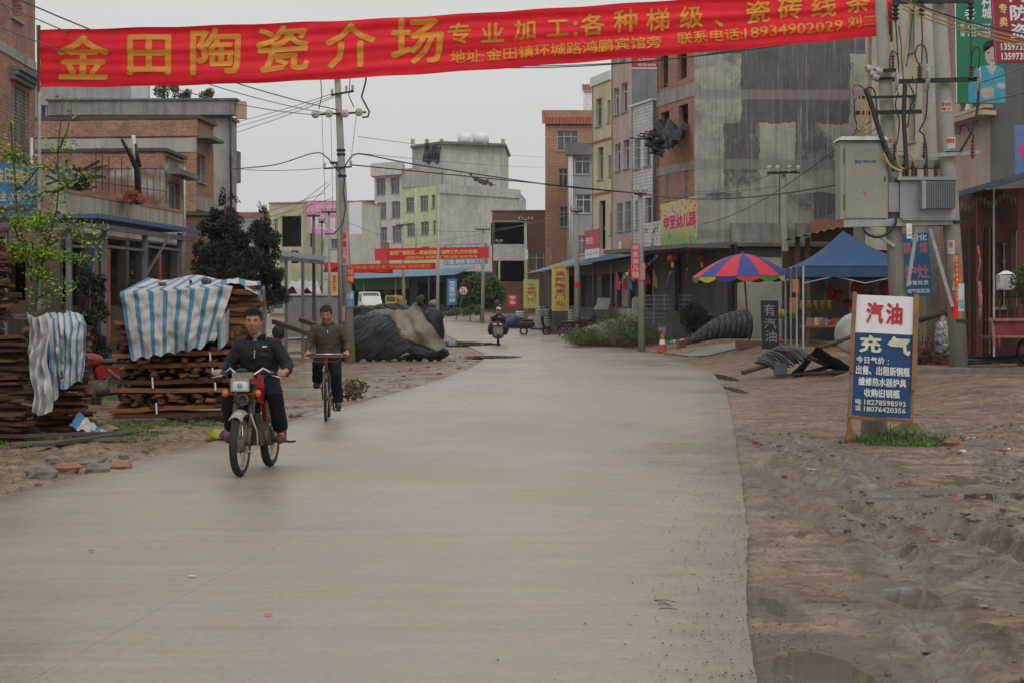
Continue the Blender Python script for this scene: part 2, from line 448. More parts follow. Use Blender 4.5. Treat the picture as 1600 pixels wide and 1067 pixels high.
def cn_(x,y,s=1.,o=0.):return noise.fractal(V((x*s+o,y*s+o*.7,o*.3)),1.0,2.1,5)
TRK=[  # wheel ruts in the mud: lines of (x, y), half width, depth
 ([(1.9,8.2),(2.35,11),(2.7,14),(3.0,18),(3.3,24)],.16,.05),
 ([(2.9,8),(3.4,10.5),(3.35,13),(3.2,16.5),(3.9,21)],.16,.05),
 ([(5.1,8.2),(4.2,10.4),(3.4,12.8),(2.9,16),(2.8,19)],.2,.075),
 ([(3.9,8.4),(3.4,10.3),(2.7,12.5),(2.3,15.5),(2.6,20)],.14,.045),
 ([(7,13.4),(5.2,13.9),(3.8,15.2),(2.8,17.8)],.2,.06),
 ([(3.1,22.0),(4.4,24.3),(6.0,26.2),(9,27.8)],.2,.035),
 ([(2.7,27),(3.6,25),(3.5,21),(3.4,19)],.18,.04)]
def seg_d(px_,py_,a,b):
 ax,ay=a;bx,by=b;dx,dy=bx-ax,by-ay;t=clamp(((px_-ax)*dx+(py_-ay)*dy)/(dx*dx+dy*dy))
 return math.hypot(px_-ax-dx*t,py_-ay-dy*t)
PUD=[  # puddle centre x, y, rx, ry
 (1.32,8.45,.26,.75),(1.42,10.6,.1,.45),(4.7,16.9,1.2,.4),(3.0,10.35,.22,.22),(2.25,10.9,.16,.35),
 (3.6,11.0,.4,.3),(5.0,23.2,.7,.22),(3.52,8.95,.3,.2),(4.3,9.8,.35,.25),(-.72,66.5,.9,1.6),(-2.5,88,1.7,2.6),(4.6,40,.17,2.2),(5.25,47,.25,2.6),(3.0,24,.08,.9)]
def mud(x,y):
 """relief of the bare earth, in metres, on top of gz"""
 a=1 if x>er(y)else 0
 near=clamp(1.6-y/60.,.25,1.)
 d=min(abs(x-er(y)),abs(x-el(y)))
 k=sst(d,0,.5)
 h=.016*cn_(x,y,.8)+.012*cn_(x,y,2.6,5)*near
 if y<34:
  c=cn_(x,y,5.5,9);c2=noise.noise(V((x*7.5,y*7.5,4)));h+=.02*max(0,c)*near+.012*cn_(x,y,13,3)+.03*sst(c2,.12,.42)*sst(cn_(x,y,.9,77),-.15,.35)*near
  if a:
   lump=sst(cn_(x,y*.6,.55,20),-.05,.6)*sst(y,9.5,12.)*(1-sst(y,20,25))*sst(x,2.2,3.2)
   nb=noise.noise(V((x*6,y*6,9)));nb2=noise.noise(V((x*11,y*11,2)));h+=.6*lump*(.005+.012*abs(cn_(x,y,3.6,31))+.04*sst(nb,.0,.3)+.03*sst(nb2,.05,.25))
   for pts,hw,dp in TRK:
    m=min(seg_d(x,y,pts[i],pts[i+1])for i in range(len(pts)-1))
    m+=.05*cn_(x,y,3,40)
    if m<hw*2.4:
     h+=-dp*(1-sst(m,hw*.5,hw))+dp*.3*math.exp(-((m-hw*1.5)/(hw*.4))**2)
     if m<hw:h+=.010*(1 if math.sin((y+x*.4)*52)>0 else-1)
 if not a and y<34:  # stony hump along the left edge
  h+=.07*sst(cn_(x,y,.9,12),-.1,.6)*math.exp(-((el(y)-x-1.0)/.7)**2)
 for(qx,qy,rx,ry)in PUD:
  q=((x-qx)/rx)**2+((y-qy)/ry)**2
  if q<5:h=h*(.2+.8*sst(q,.8,5))-.03*(1-sst(q,.2,2.2))
  if 1.7<q<4:h=max(h,-.006)
 return h*(.35+.65*k)-.006*(1-k)

def gh(x,y):return gz(x,y)+(mud(x,y)if(x>er(y)or x<el(y))else 0)

def rows():
 ys=[2.0,4,5.5,6.5,7.2];y=7.6
 while y<420:
  ys.append(y);y+=.065 if y<14 else .1 if y<24 else .16 if y<32 else .4 if y<60 else .8 if y<130 else 3 if y<200 else 12
 return ys+[520,650]
YS=rows()
def side_offs(right):
 o=[0];d=0
 while d<300:
  d+=.055 if d<(4.6 if right else 1.6)else .12 if d<7 else .5 if d<12 else 2 if d<30 else 12 if d<100 else 60
  o.append(d)
 return o
def ground_side(right):
 offs=side_offs(right);b=MB();b.smooth=True
 nx=len(offs)
 for y in YS:
  e=er(y)if right else el(y)
  for d in offs:
   x=e+d if right else e-d
   z=gz(x,y)+(mud(x,y)if(y<140 and d<30)else 0)
   if d==0:z=gz(x,y)-.012
   b.v.append(V((x,y,z)))
 for j in range(len(YS)-1):
  for i in range(nx-1):
   f=[j*nx+i,j*nx+i+1,(j+1)*nx+i+1,(j+1)*nx+i]
   b.f.append(f if right else f[::-1]);b.mi.append(0);b.sm.append(True)
 return b
gb=ground_side(True);g2=ground_side(False);o_=len(gb.v)
gb.v+=g2.v;gb.f+=[[i+o_ for i in f]for f in g2.f];gb.mi+=g2.mi;gb.sm+=g2.sm
# bed under the road, a little lower
o_=len(gb.v)
for y in YS:
 for x in(el(y),er(y)):gb.v.append(V((x,y,gz(x,y)-.013)))
for j in range(len(YS)-1):
 gb.f.append([o_+j*2,o_+j*2+1,o_+j*2+3,o_+j*2+2]);gb.mi.append(0);gb.sm.append(True)
me=gb.mesh('ground',GROUND_M)
at_={k:[]for k in('near','wet','clod')}
for v_ in gb.v:
 x,y=v_.x,v_.y;d=min(abs(x-er(y)),abs(x-el(y)))if y<140 else 9;near_=clamp(1-d/.8)*clamp(.5+1.2*noise.noise(V((x*2,y*1.2,3))),0,1);wet_=cl_=0
 if 7<y<34 and er(y)-.05<x<10:
  for pts,hw,dp in TRK:
   m=min(seg_d(x,y,pts[i],pts[i+1])for i in range(len(pts)-1))+.06*cn_(x,y,3,40)
   wet_=max(wet_,1-sst(m,hw*.5,hw*1.1));cl_=max(cl_,clamp(1.1*math.exp(-((m-hw*1.6)/(hw*.55))**2)*(.6+1.2*noise.noise(V((x*4,y*4,5))))))
  for(qx,qy,rx,ry)in PUD:wet_=max(wet_,1-sst(((x-qx)/rx)**2+((y-qy)/ry)**2,1.5,3.6))
  cl_=max(cl_,sst(cn_(x,y*.6,.55,20),0,.4)*sst(y,9.5,12)*(1-sst(y,20,25))*sst(x,2.2,3.4)*clamp(.55+2.2*noise.noise(V((x*3,y*3,9)))))*(1-wet_)
 at_['near'].append(near_);at_['wet'].append(wet_);at_['clod'].append(cl_)
for k,vals in at_.items():q=me.attributes.new(k,'FLOAT','POINT');q.data.foreach_set('value',vals)
gro=bpy.data.objects.new('ground',me);COL.objects.link(gro);gro['kind']='structure'

# the road: two cast lanes with a sealed joint between them, cut every few metres
road=thing('road',None,None,(0,0,0));road['kind']='structure'
def lane(t0,t1,n,ya,yb,gap):
 b=MB();ys=[y for y in YS if ya+.03<y<yb-.03];ys=[ya+gap/2]+[ys[i]for i in range(0,len(ys),3)]+[yb-gap/2]
 def pt(i,y,dz):
  t=t0+(t1-t0)*i/n;a=el(y);c=er(y);x=a+(c-a)*t
  if i==0 and t0>0:x+=.0008
  if i==n and t1<1:x-=.0008
  if t<=.0001:x+=.02*cn_(y,3,1.3)+.012*cn_(y,8,6)
  if t>=.9999:x+=.02*cn_(y,7,.7)+.012*cn_(y,2,5)
  return V((x,y,gz(c-.001,y)*1.0+.022+dz+.018*(1-(2*t-1)**2)))
 m=len(ys)
 for y in ys:
  for i in range(n+1):b.v.append(pt(i,y,0))
 for j in range(m-1):
  for i in range(n):
   b.f.append([j*(n+1)+i,j*(n+1)+i+1,(j+1)*(n+1)+i+1,(j+1)*(n+1)+i]);b.mi.append(0);b.sm.append(True)
 # sides going down
 for i_,flip in((0,False),(n,True)):
  if(i_==0)==(t0>0):continue
  o=len(b.v)
  for y in ys:b.v.append(pt(i_,y,0));b.v.append(pt(i_,y,-.1))
  for j in range(m-1):
   f=[o+j*2,o+j*2+2,o+j*2+3,o+j*2+1];b.f.append(f[::-1]if flip else f);b.mi.append(0);b.sm.append(False)
 for y in(ys[0],ys[-1]):
  o=len(b.v)
  for i in range(n+1):b.v.append(pt(i,y,0));b.v.append(pt(i,y,-.1))
  for i in range(n):b.f.append([o+i*2,o+i*2+1,o+i*2+3,o+i*2+2]);b.mi.append(0);b.sm.append(False)
 ob=b.build('slab',ROAD_M,road)
 at=ob.data.attributes.new('edge','FLOAT','POINT');vals=[]
 for v_ in b.v:
  d=min(abs(v_.x-el(v_.y))*1.0,abs(er(v_.y)-v_.x)*.65);vals.append(clamp(1-d/.9))
 at.data.foreach_set('value',vals)
yy=2.0;cuts=[2.0]
while yy<130:yy+=6 if yy<60 else 18;cuts.append(min(yy,130))
cuts+=[420]
for i in range(len(cuts)-1):
 for(a,c)in((0,.5),(.5,1)):lane(a,c,10,cuts[i],cuts[i+1],.0025)

# far hills closing the horizon
hb=MB()
for k in range(41):
 x=-500+k*25;h=9+5*noise.noise(V((k*.23,3,0)));hb.v+=[V((x,640,-2)),V((x,630,h)),V((x,690,h+3))]
for k in range(40):
 for j in(0,1):hb.f.append([k*3+j,(k+1)*3+j,(k+1)*3+j+1,k*3+j+1]);hb.mi.append(0);hb.sm.append(True)
structure(hb,'hills',plain('hill_green',(.12,.14,.11),.95))

# standing water
def water_mat():
 n=NT('muddy_water');n.col(n.ramp(n.noise(3,4,.6),[(.3,(.085,.064,.04)),(.7,(.12,.092,.06))]))
 n.rough(.04);n.spec(.6);n.nrm(n.bump(n.noise(9,3,.5),.03,.01));return n.mat
WATER_M=water_mat()
for(qx,qy,rx,ry)in PUD:
 b=MB();K=36;z=gz(qx,qy)-.017;on=el(qy)<qx<er(qy)or qy>60
 if on:z=gz(er(qy)-.01,qy)+.044
 b.v.append(V((qx,qy,z)))
 for k in range(K):
  a=2*math.pi*k/K;rr=(1.12 if on else 1.42)+.32*noise.noise(V((math.cos(a)*1.6+qx,math.sin(a)*1.6+qy,0)))+.14*noise.noise(V((math.cos(a)*5+qx,math.sin(a)*5+qy,4)))
  yv=qy+ry*rr*math.sin(a)
  b.v.append(V((qx+rx*rr*math.cos(a),yv,gz(er(yv)-.01,yv)-gz(er(qy)-.01,qy)+z)))
 for k in range(K):b.f.append([0,1+k,1+(k+1)% K]);b.mi.append(0);b.sm.append(False)
 structure(b,'puddle',WATER_M)
# pebbles and crumbs of mud, thickest near the right edge of the road
def rock_proto(r=1,seed=0,n=1):
 b=MB()
 b.ball((0,0,0),(r,r*.85,r*.6),6,4,lambda p:1+.28*noise.noise(p*1.7+V((seed,0,0))))
 b.sm=[False]*len(b.sm);return b
pb=MB()
for k in range(7500):
 y=7.8+24*RN.random()**1.7
 u=RN.random()
 if u<.62:x=er(y)+RN.gauss(.05,.3)
 elif u<.86:x=er(y)+RN.random()*4.5
 else:x=el(y)-RN.random()*2.4+.1
 s_=.0022+.0075*RN.random()**4
 z=(gz(er(y)-.01,y)+.024+.01 if el(y)<x<er(y)else gh(x,y))+s_*.3
 a=RN.random()*6.3;c,sn=math.cos(a)*s_,math.sin(a)*s_
 pb.add([(x+c,y+sn,z),(x-sn,y+c,z-.3*s_),(x-c,y-sn,z),(x+sn,y-c,z-.2*s_),(x,y,z+s_*.8)],[(0,1,4),(1,2,4),(2,3,4),(3,0,4)])
for k in range(240):
 y=8+22*RN.random()**1.5;x=el(y)-RN.random()*2.2 if RN.random()<.4 else er(y)+.2+RN.random()*4;s_=.012+.02*RN.random()**2
 pb.ball((x,y,gh(x,y)+s_*.2),(s_,s_*.8,s_*.6),5,3,lambda p:1+.3*noise.noise(p*2+V((k,0,0))))
o=pb.build('gravel',plain('crumb',(.13,.1,.078),.9,var=.5,sc_=3));o['kind']='stuff'

cl=MB();kc=0
while kc<2200:
 y=8.5+19*RN.random()**1.2;x=er(y)+.15+RN.random()*5.5;t=sst(cn_(x,y*.6,.55,20),-.1,.35)*sst(x,2.,3.)
 if RN.random()>.08+.9*t:continue
 s_=.006+.022*RN.random()**2.5;kc+=1;q=V((RN.random()*9,RN.random()*9,kc));cl.ball((x,y,gh(x,y)-s_*.05),(s_*(.8+RN.random()),s_*(.7+.6*RN.random()),s_*.7),6,4,lambda p:1+.55*noise.noise(p*1.6+q))
cl.sm=[False]*len(cl.sm);o=cl.build('mud_clods',plain('mud_clod',(.17,.12,.085),.7,var=.6,sc_=3));o['kind']='stuff'
cl=MB()
for k in range(520):
 u=RN.random();y=15+17*RN.random()if u<.6 else 36+34*RN.random();x=el(y)-abs(RN.gauss(.2,.8 if u<.6 else 1.6));s_=.01+.045*RN.random()**4
 q=V((RN.random()*9,RN.random()*9,k));cl.ball((x,y,gh(x,y)+s_*.2),(s_*(.8+RN.random()),s_*(.7+.6*RN.random()),s_*.6),6,4,lambda p:1+.6*noise.noise(p*1.5+q))
cl.sm=[False]*len(cl.sm);o=cl.build('rubble',plain('rubble_mix',(.15,.108,.078),.85,var=.55,sc_=1.1));o['kind']='stuff'
# ------------------------------------------------------------------ building kit
GLASS=(lambda n:(n.col(n.ramp(n.noise(1.5,3,.5),[(.35,(.035,.04,.042)),(.65,(.09,.095,.095))])),n.rough(.12),n.spec(.6),n.mat)[-1])(NT('window_glass'))
DARKIN=plain('painted_room_shade',(.014,.013,.012),.95)  # near-black colour stands in for the darkness inside openings
ALU=plain('aluminium',(.42,.43,.43),.5,.2)
WHITEF=plain('white_frame',(.62,.63,.62),.55)
CONC=plaster('bare_concrete',(.34,.33,.30),(.055,.054,.05),.75,.75)
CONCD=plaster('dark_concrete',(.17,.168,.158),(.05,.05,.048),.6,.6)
BLUEROOF=plain('blue_sheet',(.10,.175,.24),.5,.1,.2,1.5)
WOODD=plain('dark_timber',(.09,.06,.04),.9,bump=.3)
RUST=plain('rusty_steel',(.11,.065,.045),.8,.2,.4)
STEELG=plain('grey_steel',(.11,.118,.125),.6,.2,.3,3)

def u_z(A,B,px,py):
 """photo pixel -> (distance along A-B, height) on the vertical plane through A, B"""
 A=V((A[0],A[1]));B=V((B[0],B[1]));d=(B-A).normalized();k=(px-CX)/FPX
 # A.x + d.x u = k (A.y + d.y u)
 u=(k*A.y-A.x)/(d.x-k*d.y);Y=A.y+d.y*u
 return u,CAMH+(HY-py)/FPX*Y
def at_px(A,d,px):
 """point on the ground line through A with direction d that shows at column px"""
 k=(px-CX)/FPX;d=V(d).normalized();u=(k*A[1]-A[0])/(d.x-k*d.y);return V((A[0]+d.x*u,A[1]+d.y*u))
def facade(root,A,B,z0,z1,mat,opens=(),thick=.22,name='wall',px=True,label=None,mats=None):
 """wall from A to B (left to right seen from outside) with real openings. opens: (x0,y0,x1,y1,kind[,opt]) in photo pixels (px) or metres"""
 A=V((A[0],A[1]));B=V((B[0],B[1]));L=(B-A).length;d=(B-A)/L;nrm=V((d.y,-d.x))
 def W(u,z,o=0.):p=A+d*u+nrm*o;return V((p.x,p.y,z))
 rs=[]
 for q in opens:
  if px:
   u0,za=u_z(A,B,q[0],q[1]);u1,zb=u_z(A,B,q[2],q[3]);um=(u0+u1)/2
   _,za=u_z(A,B,(q[0]+q[2])/2,q[1]);_,zb=u_z(A,B,(q[0]+q[2])/2,q[3])
   if u0>u1:u0,u1=u1,u0
  else:u0,zb,u1,za=q[0],q[1],q[2],q[3]
  u0=clamp(u0,.05,L-.15);u1=clamp(u1,u0+.1,L-.04);zb=max(zb,z0+.02);za=min(za,z1-.05)
  if za-zb<.1:continue
  rs.append((u0,zb,u1,za,q[4],q[5]if len(q)>5 else None))
 us=sorted({0.,L,*[r[0]for r in rs],*[r[2]for r in rs]});zs=sorted({z0,z1,*[r[1]for r in rs],*[r[3]for r in rs]})
 b=MB()
 for i in range(len(us)-1):
  for j in range(len(zs)-1):
   cu,cz=(us[i]+us[i+1])/2,(zs[j]+zs[j+1])/2
   if any(r[0]<cu<r[2]and r[1]<cz<r[3]for r in rs):continue
   b.add([W(us[i],zs[j]),W(us[i+1],zs[j]),W(us[i+1],zs[j+1]),W(us[i],zs[j+1])],[(0,1,2,3)])
 t=thick
 b.add([W(0,z0),W(L,z0),W(L,z1),W(0,z1),W(0,z0,-t),W(L,z0,-t),W(L,z1,-t),W(0,z1,-t)],[(0,3,7,4),(1,5,6,2),(3,2,6,7)])
 for r in rs:
  q=[W(r[0],r[1]),W(r[2],r[1]),W(r[2],r[3]),W(r[0],r[3])];q2=[W(r[0],r[1],-t),W(r[2],r[1],-t),W(r[2],r[3],-t),W(r[0],r[3],-t)]
  b.add(q+q2,[(0,4,5,1),(1,5,6,2),(2,6,7,3),(3,7,4,0)])
 w_=b.build(name,mat,root)
 if label:w_['label']=label
 for r in rs:opening(root,W,r,t)
 return w_
def opening(root,W,r,t):
 u0,z0,u1,z1,kind,opt=r;w=u1-u0;h=z1-z0
 d=(W(1,0)-W(0,0));nr=(W(0,0,1)-W(0,0))
 def bx(b,ua,za,ub,zb,o0,o1):
  vs=[W(ua,za,o0),W(ub,za,o0),W(ub,zb,o0),W(ua,zb,o0),W(ua,za,o1),W(ub,za,o1),W(ub,zb,o1),W(ua,zb,o1)]
  b.add(vs,[(0,1,2,3),(7,6,5,4),(4,5,1,0),(5,6,2,1),(6,7,3,2),(7,4,0,3)])
 if kind in('win','grille','dark'):
  f=MB();s=.045;fm=opt or ALU
  bx(f,u0,z0,u1,z0+s,-t+.02,-t+.08);bx(f,u0,z1-s,u1,z1,-t+.02,-t+.08)
  bx(f,u0,z0+s,u0+s,z1-s,-t+.02,-t+.08);bx(f,u1-s,z0+s,u1,z1-s,-t+.02,-t+.08)
  nm=max(1,int(w/.75))
  for k in range(1,nm+1):
   c=u0+w*k/(nm+1);bx(f,c-s/2,z0+s,c+s/2,z1-s,-t+.025,-t+.075)
  if h>1.1:bx(f,u0+s,z1-h*.3,u1-s,z1-h*.3+s,-t+.03,-t+.072)
  sl=MB();bx(sl,u0-.06,z0-.07,u1+.06,z0-.004,-.02,.07)
  fo=f.build('window',fm,root)
  g=MB();g.add([W(u0+.01,z0+.01,-t+.04),W(u1-.01,z0+.01,-t+.04),W(u1-.01,z1-.01,-t+.04),W(u0+.01,z1-.01,-t+.04)],[(0,1,2,3)])
  g.build('pane',GLASS,fo);sl.build('sill',CONC,fo)
  if kind=='grille':
   gg=MB();nv=max(3,int(w/.16));nh=max(3,int(h/.4))
   for k in range(nv+1):c=u0+.02+(w-.04)*k/nv;bx(gg,c-.009,z0,c+.009,z1,-.03,-.012)
   for k in range(1,nh):c=z0+h*k/nh;bx(gg,u0,c-.009,u1,c+.009,-.011,.006)
   gg.build('grille',ALU,fo)
 elif kind in('back','hole'):  # opening closed farther in by an added near-black sheet standing in for indoor shade
  dp=-(opt or(1.3 if kind=='hole' else 2.4));g=MB();g.add([W(u0-.3,z0,dp),W(u1+.3,z0,dp),W(u1+.3,z1,dp),W(u0-.3,z1,dp)],[(0,1,2,3)]);g.build('shade_backing',DARKIN,root)
 elif kind=='shutter':
  g=MB();n_=max(6,int(h/.14))
  for k in range(n_):
   za=z0+h*k/n_;zb=z0+h*(k+1)/n_;bx(g,u0,za,u1,zb-.012,-t+.03,-t+.06+.012*(k % 2))
  g.build('roller_shutter',opt or ALU,root)
 elif kind=='door':
  g=MB();bx(g,u0,z0,u1,z1,-t+.03,-t+.07);dd=g.build('door',opt or WOODD,root)
  k_=MB();bx(k_,u1-.12,z0+h*.45,u1-.08,z0+h*.52,-t+.07,-t+.11);k_.build('handle',ALU,dd)
def block(name,label,C,dl,wl,dr,wr,z0,z1,mat_l=None,mat_r=None,op_l=(),op_r=(),group=None,roofm=None,cap=.12,capm=None,px=True,cat='building',roof_over=.08,thick=.22,th_r=None):
 """box building; C the near corner (x,y). dl: direction from C towards the left end, dr: towards the right end. Left face shows mat_l, right face mat_r"""
 C=V((C[0],C[1]));dl=V(dl).normalized();dr=V(dr).normalized()
 A=C+dl*wl;B=C+dr*wr;D=A+dr*wr
 root=thing(name,label,cat,((A.x+B.x)/2,(A.y+B.y)/2,z0),0,group)
 facade(root,A,C,z0,z1,mat_l,op_l,thick,px=px);facade(root,C,B,z0,z1,mat_r or mat_l,op_r,th_r or thick,px=px)
 facade(root,B,D,z0,z1,mat_r or mat_l);facade(root,D,A,z0,z1,mat_l)
 rb=MB();cc=(A+B)/2;o=roof_over
 poly=[]
 for p in(A,C,B,D):
  v_=(p-cc).normalized()*o*1.6;poly.append((p.x+v_.x,p.y+v_.y))
 rb.prism(poly,z1+.003,z1+.003+cap);r=rb.build('roof',roofm or capm or CONC,root)
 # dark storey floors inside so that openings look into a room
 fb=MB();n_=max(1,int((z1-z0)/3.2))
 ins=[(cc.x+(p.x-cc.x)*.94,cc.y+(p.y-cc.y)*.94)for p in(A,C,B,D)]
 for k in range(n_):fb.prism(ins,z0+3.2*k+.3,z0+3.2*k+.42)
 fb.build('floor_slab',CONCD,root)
 return root,A,C,B,D
def sheet_roof(root,name,p00,p10,p01,mat,amp=.025,pitch=.22,thick=.006,both=True):
 """corrugated sheet: corrugations run along p00->p01"""
 p00,p10,p01=V(p00),V(p10),V(p01);U=p10-p00;W_=p01-p00;N=U.cross(W_).normalized()
 if N.z<0:N=-N
 n_=max(4,int(U.length/pitch)*2)
 b=MB();
 def f(u,v):return p00+U*u+W_*v+N*(amp if round(u*n_)% 2 else-amp)
 b.grid(f,n_,1,False);
 def g(u,v):return p00+U*u+W_*v+N*((amp if round(u*n_)% 2 else-amp)-thick-.004)
 b.grid(g,n_,1,False)
 return b.build(name,mat,root)
def tiled_roof(root,A,B,zlo,zhi,rise_in,mat,rows_=7,tw=.28,over=.25):
 """sloping tiles above wall A-B, each course overlapping, tiles as parts"""
 A=V((A[0],A[1]));B=V((B[0],B[1]));d=(B-A).normalized();nr=V((d.y,-d.x));L=(B-A).length
 me=None;n_=int((L+2*over)/tw)
 sl=math.hypot(zhi-zlo,rise_in);cl=sl/rows_
 up=V((-nr.x*rise_in,-nr.y*rise_in,zhi-zlo))/sl;D3=V((d.x,d.y,0));N=D3.cross(up)
 if N.z<0:N=-N
 for r in range(rows_):
  for k in range(n_):
   o=V((A.x+nr.x*over,A.y+nr.y*over,zlo))+D3*(-over+tw*(k+.5))+up*cl*r
   if me is None:
    b=MB();m=4
    for i in range(m+1):
     a=math.pi*i/m
     for e in(0,1):
      b.v.append(D3*(-math.cos(a)*tw*.5)+N*(math.sin(a)*tw*.3+(.03 if e==0 else 0))+up*(cl*1.1*e))
    for i in range(m):b.f.append([i*2,i*2+1,i*2+3,i*2+2]);b.mi.append(0);b.sm.append(False)
    me=b.mesh('tile',mat)
   t=bpy.data.objects.new('tile',me);COL.objects.link(t);t.parent=root
   t.location=ROOT[root.name].inverted()@ o

# ------------------------------------------------------------------ right-hand row, from near to far
DR=(-.258,.966)  # the street front of the row runs this way, away from the camera
BRK=brickmat('unfinished_brick',(.46,.20,.135),(.34,.145,.10),(.34,.28,.23),wear=.35)
def streaked():
 n=NT('rain_streaked_render');x,y,z=n.sep()
 base=n.ramp(n.noise(1.1,6,.6),[(.3,(.27,.255,.22)),(.7,(.42,.40,.345))])
 vb=n.t.nodes.new('ShaderNodeTexBrick');n.L(n.comb(n.math('ADD',n.math('ADD',x,y),n.math('MULTIPLY',n.noise(.8,4,.6),.6)),n.math('ADD',z,n.math('ADD',n.math('MULTIPLY',n.noise(1.7,5,.7),.5),1.2)),0),vb.inputs['Vector'])
 for k_,v_ in(('Scale',1),('Brick Width',1.7),('Row Height',3.1),('Mortar Size',.0),('Bias',-.05)):vb.inputs[k_].default_value=v_
 vb.inputs['Color1'].default_value=(0,0,0,1);vb.inputs['Color2'].default_value=(1,1,1,1)
 up_=n.t.nodes.new('ShaderNodeMapRange');up_.inputs['From Min'].default_value=5.;up_.inputs['From Max'].default_value=9.;up_.inputs['To Min'].default_value=-.3;up_.inputs['To Max'].default_value=.18;n.L(z,up_.inputs['Value'])
 blk=n.ramp(n.math('ADD',n.math('ADD',n.math('MULTIPLY',vb.outputs['Color'],.55),n.math('MULTIPLY',n.noise(.9,6,.7),.45)),up_.outputs[0]),[(.44,0.),(.52,1.)])
 dk=n.ramp(n.noise(3.5,6,.7,n.map((1,1,.5))),[(.3,(.04,.043,.047)),(.7,(.10,.10,.10))])
 base=n.mix(n.math('MULTIPLY',blk,.85),base,dk)
 zf=n.math('FRACT',n.math('DIVIDE',n.math('ADD',z,.4),3.1))  # the floor slabs show as lighter bands
 band=n.ramp(zf,[(0.,1.),(.13,1.),(.15,0.),(1.,0.)])
 base=n.mix(n.math('MULTIPLY',band,.7),base,(.235,.225,.2))
 s1=n.ramp(n.noise(3.6,8,.8,n.map((1.7,1.7,.04))),[(.5,0.),(.62,1.)])
 base=n.mix(n.math('MULTIPLY',s1,.55),base,(.085,.083,.078))
 s2=n.ramp(n.noise(4.2,8,.8,n.map((1.9,1.9,.035),(5,5,5))),[(.54,0.),(.66,1.)])
 base=n.mix(n.math('MULTIPLY',s2,.8),base,(.40,.385,.34))
 n.col(base);n.rough(.9);n.spec(.2);n.nrm(n.bump(n.noise(6,7,.7),.3,.03));return n.mat
STREAK=streaked()
C1=P(1085,487,85);
r1,A1,c1,B1,D1=block('unfinished_tower_block','tall grey rain streaked building with a raw brick street front and empty window openings',(C1.x,C1.y),DR,5.0,(1,.05),9.5,-1,15.1,BRK,STREAK,
  op_l=[(1031,84,1044,138,'hole'),(1058,80,1073,125,'hole'),(1032,175,1046,205,'hole'),(1060,164,1075,202,'hole'),(1041,266,1045,313,'grille'),(1069,255,1075,305,'grille')],roofm=CONCD)
rb=MB();dL=V(DR).normalized();nL=V((-dL.y,dL.x))  # outward normal of the brick front
def onL(u,z,o):p=V((c1.x,c1.y))+dL*u+V((-.966,-.258))*o;return V((p.x,p.y,z))
for(za,zb)in((11.15,11.75),(7.9,8.3)):
 b=MB();b.add([onL(.02,za,.03),onL(4.98,za,.03),onL(4.98,zb,.03),onL(.02,zb,.03),onL(.02,za,0),onL(4.98,za,0),onL(4.98,zb,0),onL(.02,zb,0)],[(0,3,2,1),(0,1,5,4),(3,7,6,2),(0,4,7,3),(1,2,6,5)]);b.build('floor_band',CONC,r1)
b=MB();b.add([onL(.02,3.9,.035),onL(4.98,3.9,.035),onL(4.98,7.6,.035),onL(.02,7.6,.035)],[(3,2,1,0)])
# ledge and rendered lower part of the side wall
def onR(u,z,o):d=V((1,.05)).normalized();p=V((c1.x,c1.y))+d*u+V((d.y,-d.x))*o;return V((p.x,p.y,z))
def slab_on(fn,u0,z0,u1,z1,o0,o1,name,mat,root):
 b=MB();b.add([fn(u0,z0,o0),fn(u1,z0,o0),fn(u1,z1,o0),fn(u0,z1,o0),fn(u0,z0,o1),fn(u1,z0,o1),fn(u1,z1,o1),fn(u0,z1,o1)],[(4,5,6,7),(0,4,7,3),(1,2,6,5),(3,7,6,2),(0,1,5,4)]);return b.build(name,mat,root)
LOWR=plaster('pale_low_render',(.47,.455,.40),(.1,.098,.088),.4,.55)
slab_on(onR,.9,-.5,7.9,4.45,.002,.25,'lower_wall',LOWR,r1)
slab_on(onR,.6,4.46,7.8,4.62,.003,.5,'ledge',CONCD,r1)
slab_on(onR,1.6,4.63,4.1,5.5,.004,.35,'ledge_parapet',CONC,r1);slab_on(onR,4.5,4.63,7.8,5.5,.004,.35,'ledge_parapet',CONC,r1)
slab_on(onR,1.2,4.0,7.85,4.44,.251,.27,'dark_band',plain('dark_band_plaster',(.075,.08,.09),.85),r1)  # darker band across the lower wall, just below the ledge
b=MB()
for k in range(8):b.beam(onR(.45+k*.22,3.05,.3),onR(.45+k*.22,4.1,.3),.03)
for z in(3.05,3.6,4.1):b.beam(onR(.4,z,.31),onR(2.05,z,.31),.03)
b.build('window_cage',STEELG,r1)
# torn black sheeting on sticks hanging from the brick front
def tarp_patch(name,pts,mat,nu=14,nv=8,sag=.3,rough=.12,seed=0):
 """quad of cloth between four corner points with folds"""
 a,b_,c,d=[V(p)for p in pts];N=(b_-a).cross(d-a).normalized();m=MB()
 def f(u,v):
  p=(a*(1-u)+b_*u)*(1-v)+(d*(1-u)+c*u)*v
  k=math.sin(math.pi*u)*math.sin(math.pi*v)
  return p+V((0,0,-sag*k))+N*rough*noise.fractal(V((u*4+seed,v*3,seed)),1,2,4)
 m.grid(f,nu,nv);return m
BLKP=plain('black_plastic',(.022,.022,.024),.42,0,.3,3,.3)
ta=thing('torn_awning','torn black plastic awning on bent sticks jutting from the raw brick front','awning',(onL(2.5,6.3,1)))
tarp_patch('sheet',(P(1076,197,85.6),P(1034,192,88.6),P(1004,214,87),P(1046,230,84.6)),BLKP,22,12,.35,.55,3).build('sheet',BLKP,ta)
tarp_patch('sheet',(P(1012,211,86.6),P(1044,222,85),P(1036,247,85.4),P(1016,240,86.4)),BLKP,14,10,.05,.5,9).build('torn_flap',BLKP,ta)
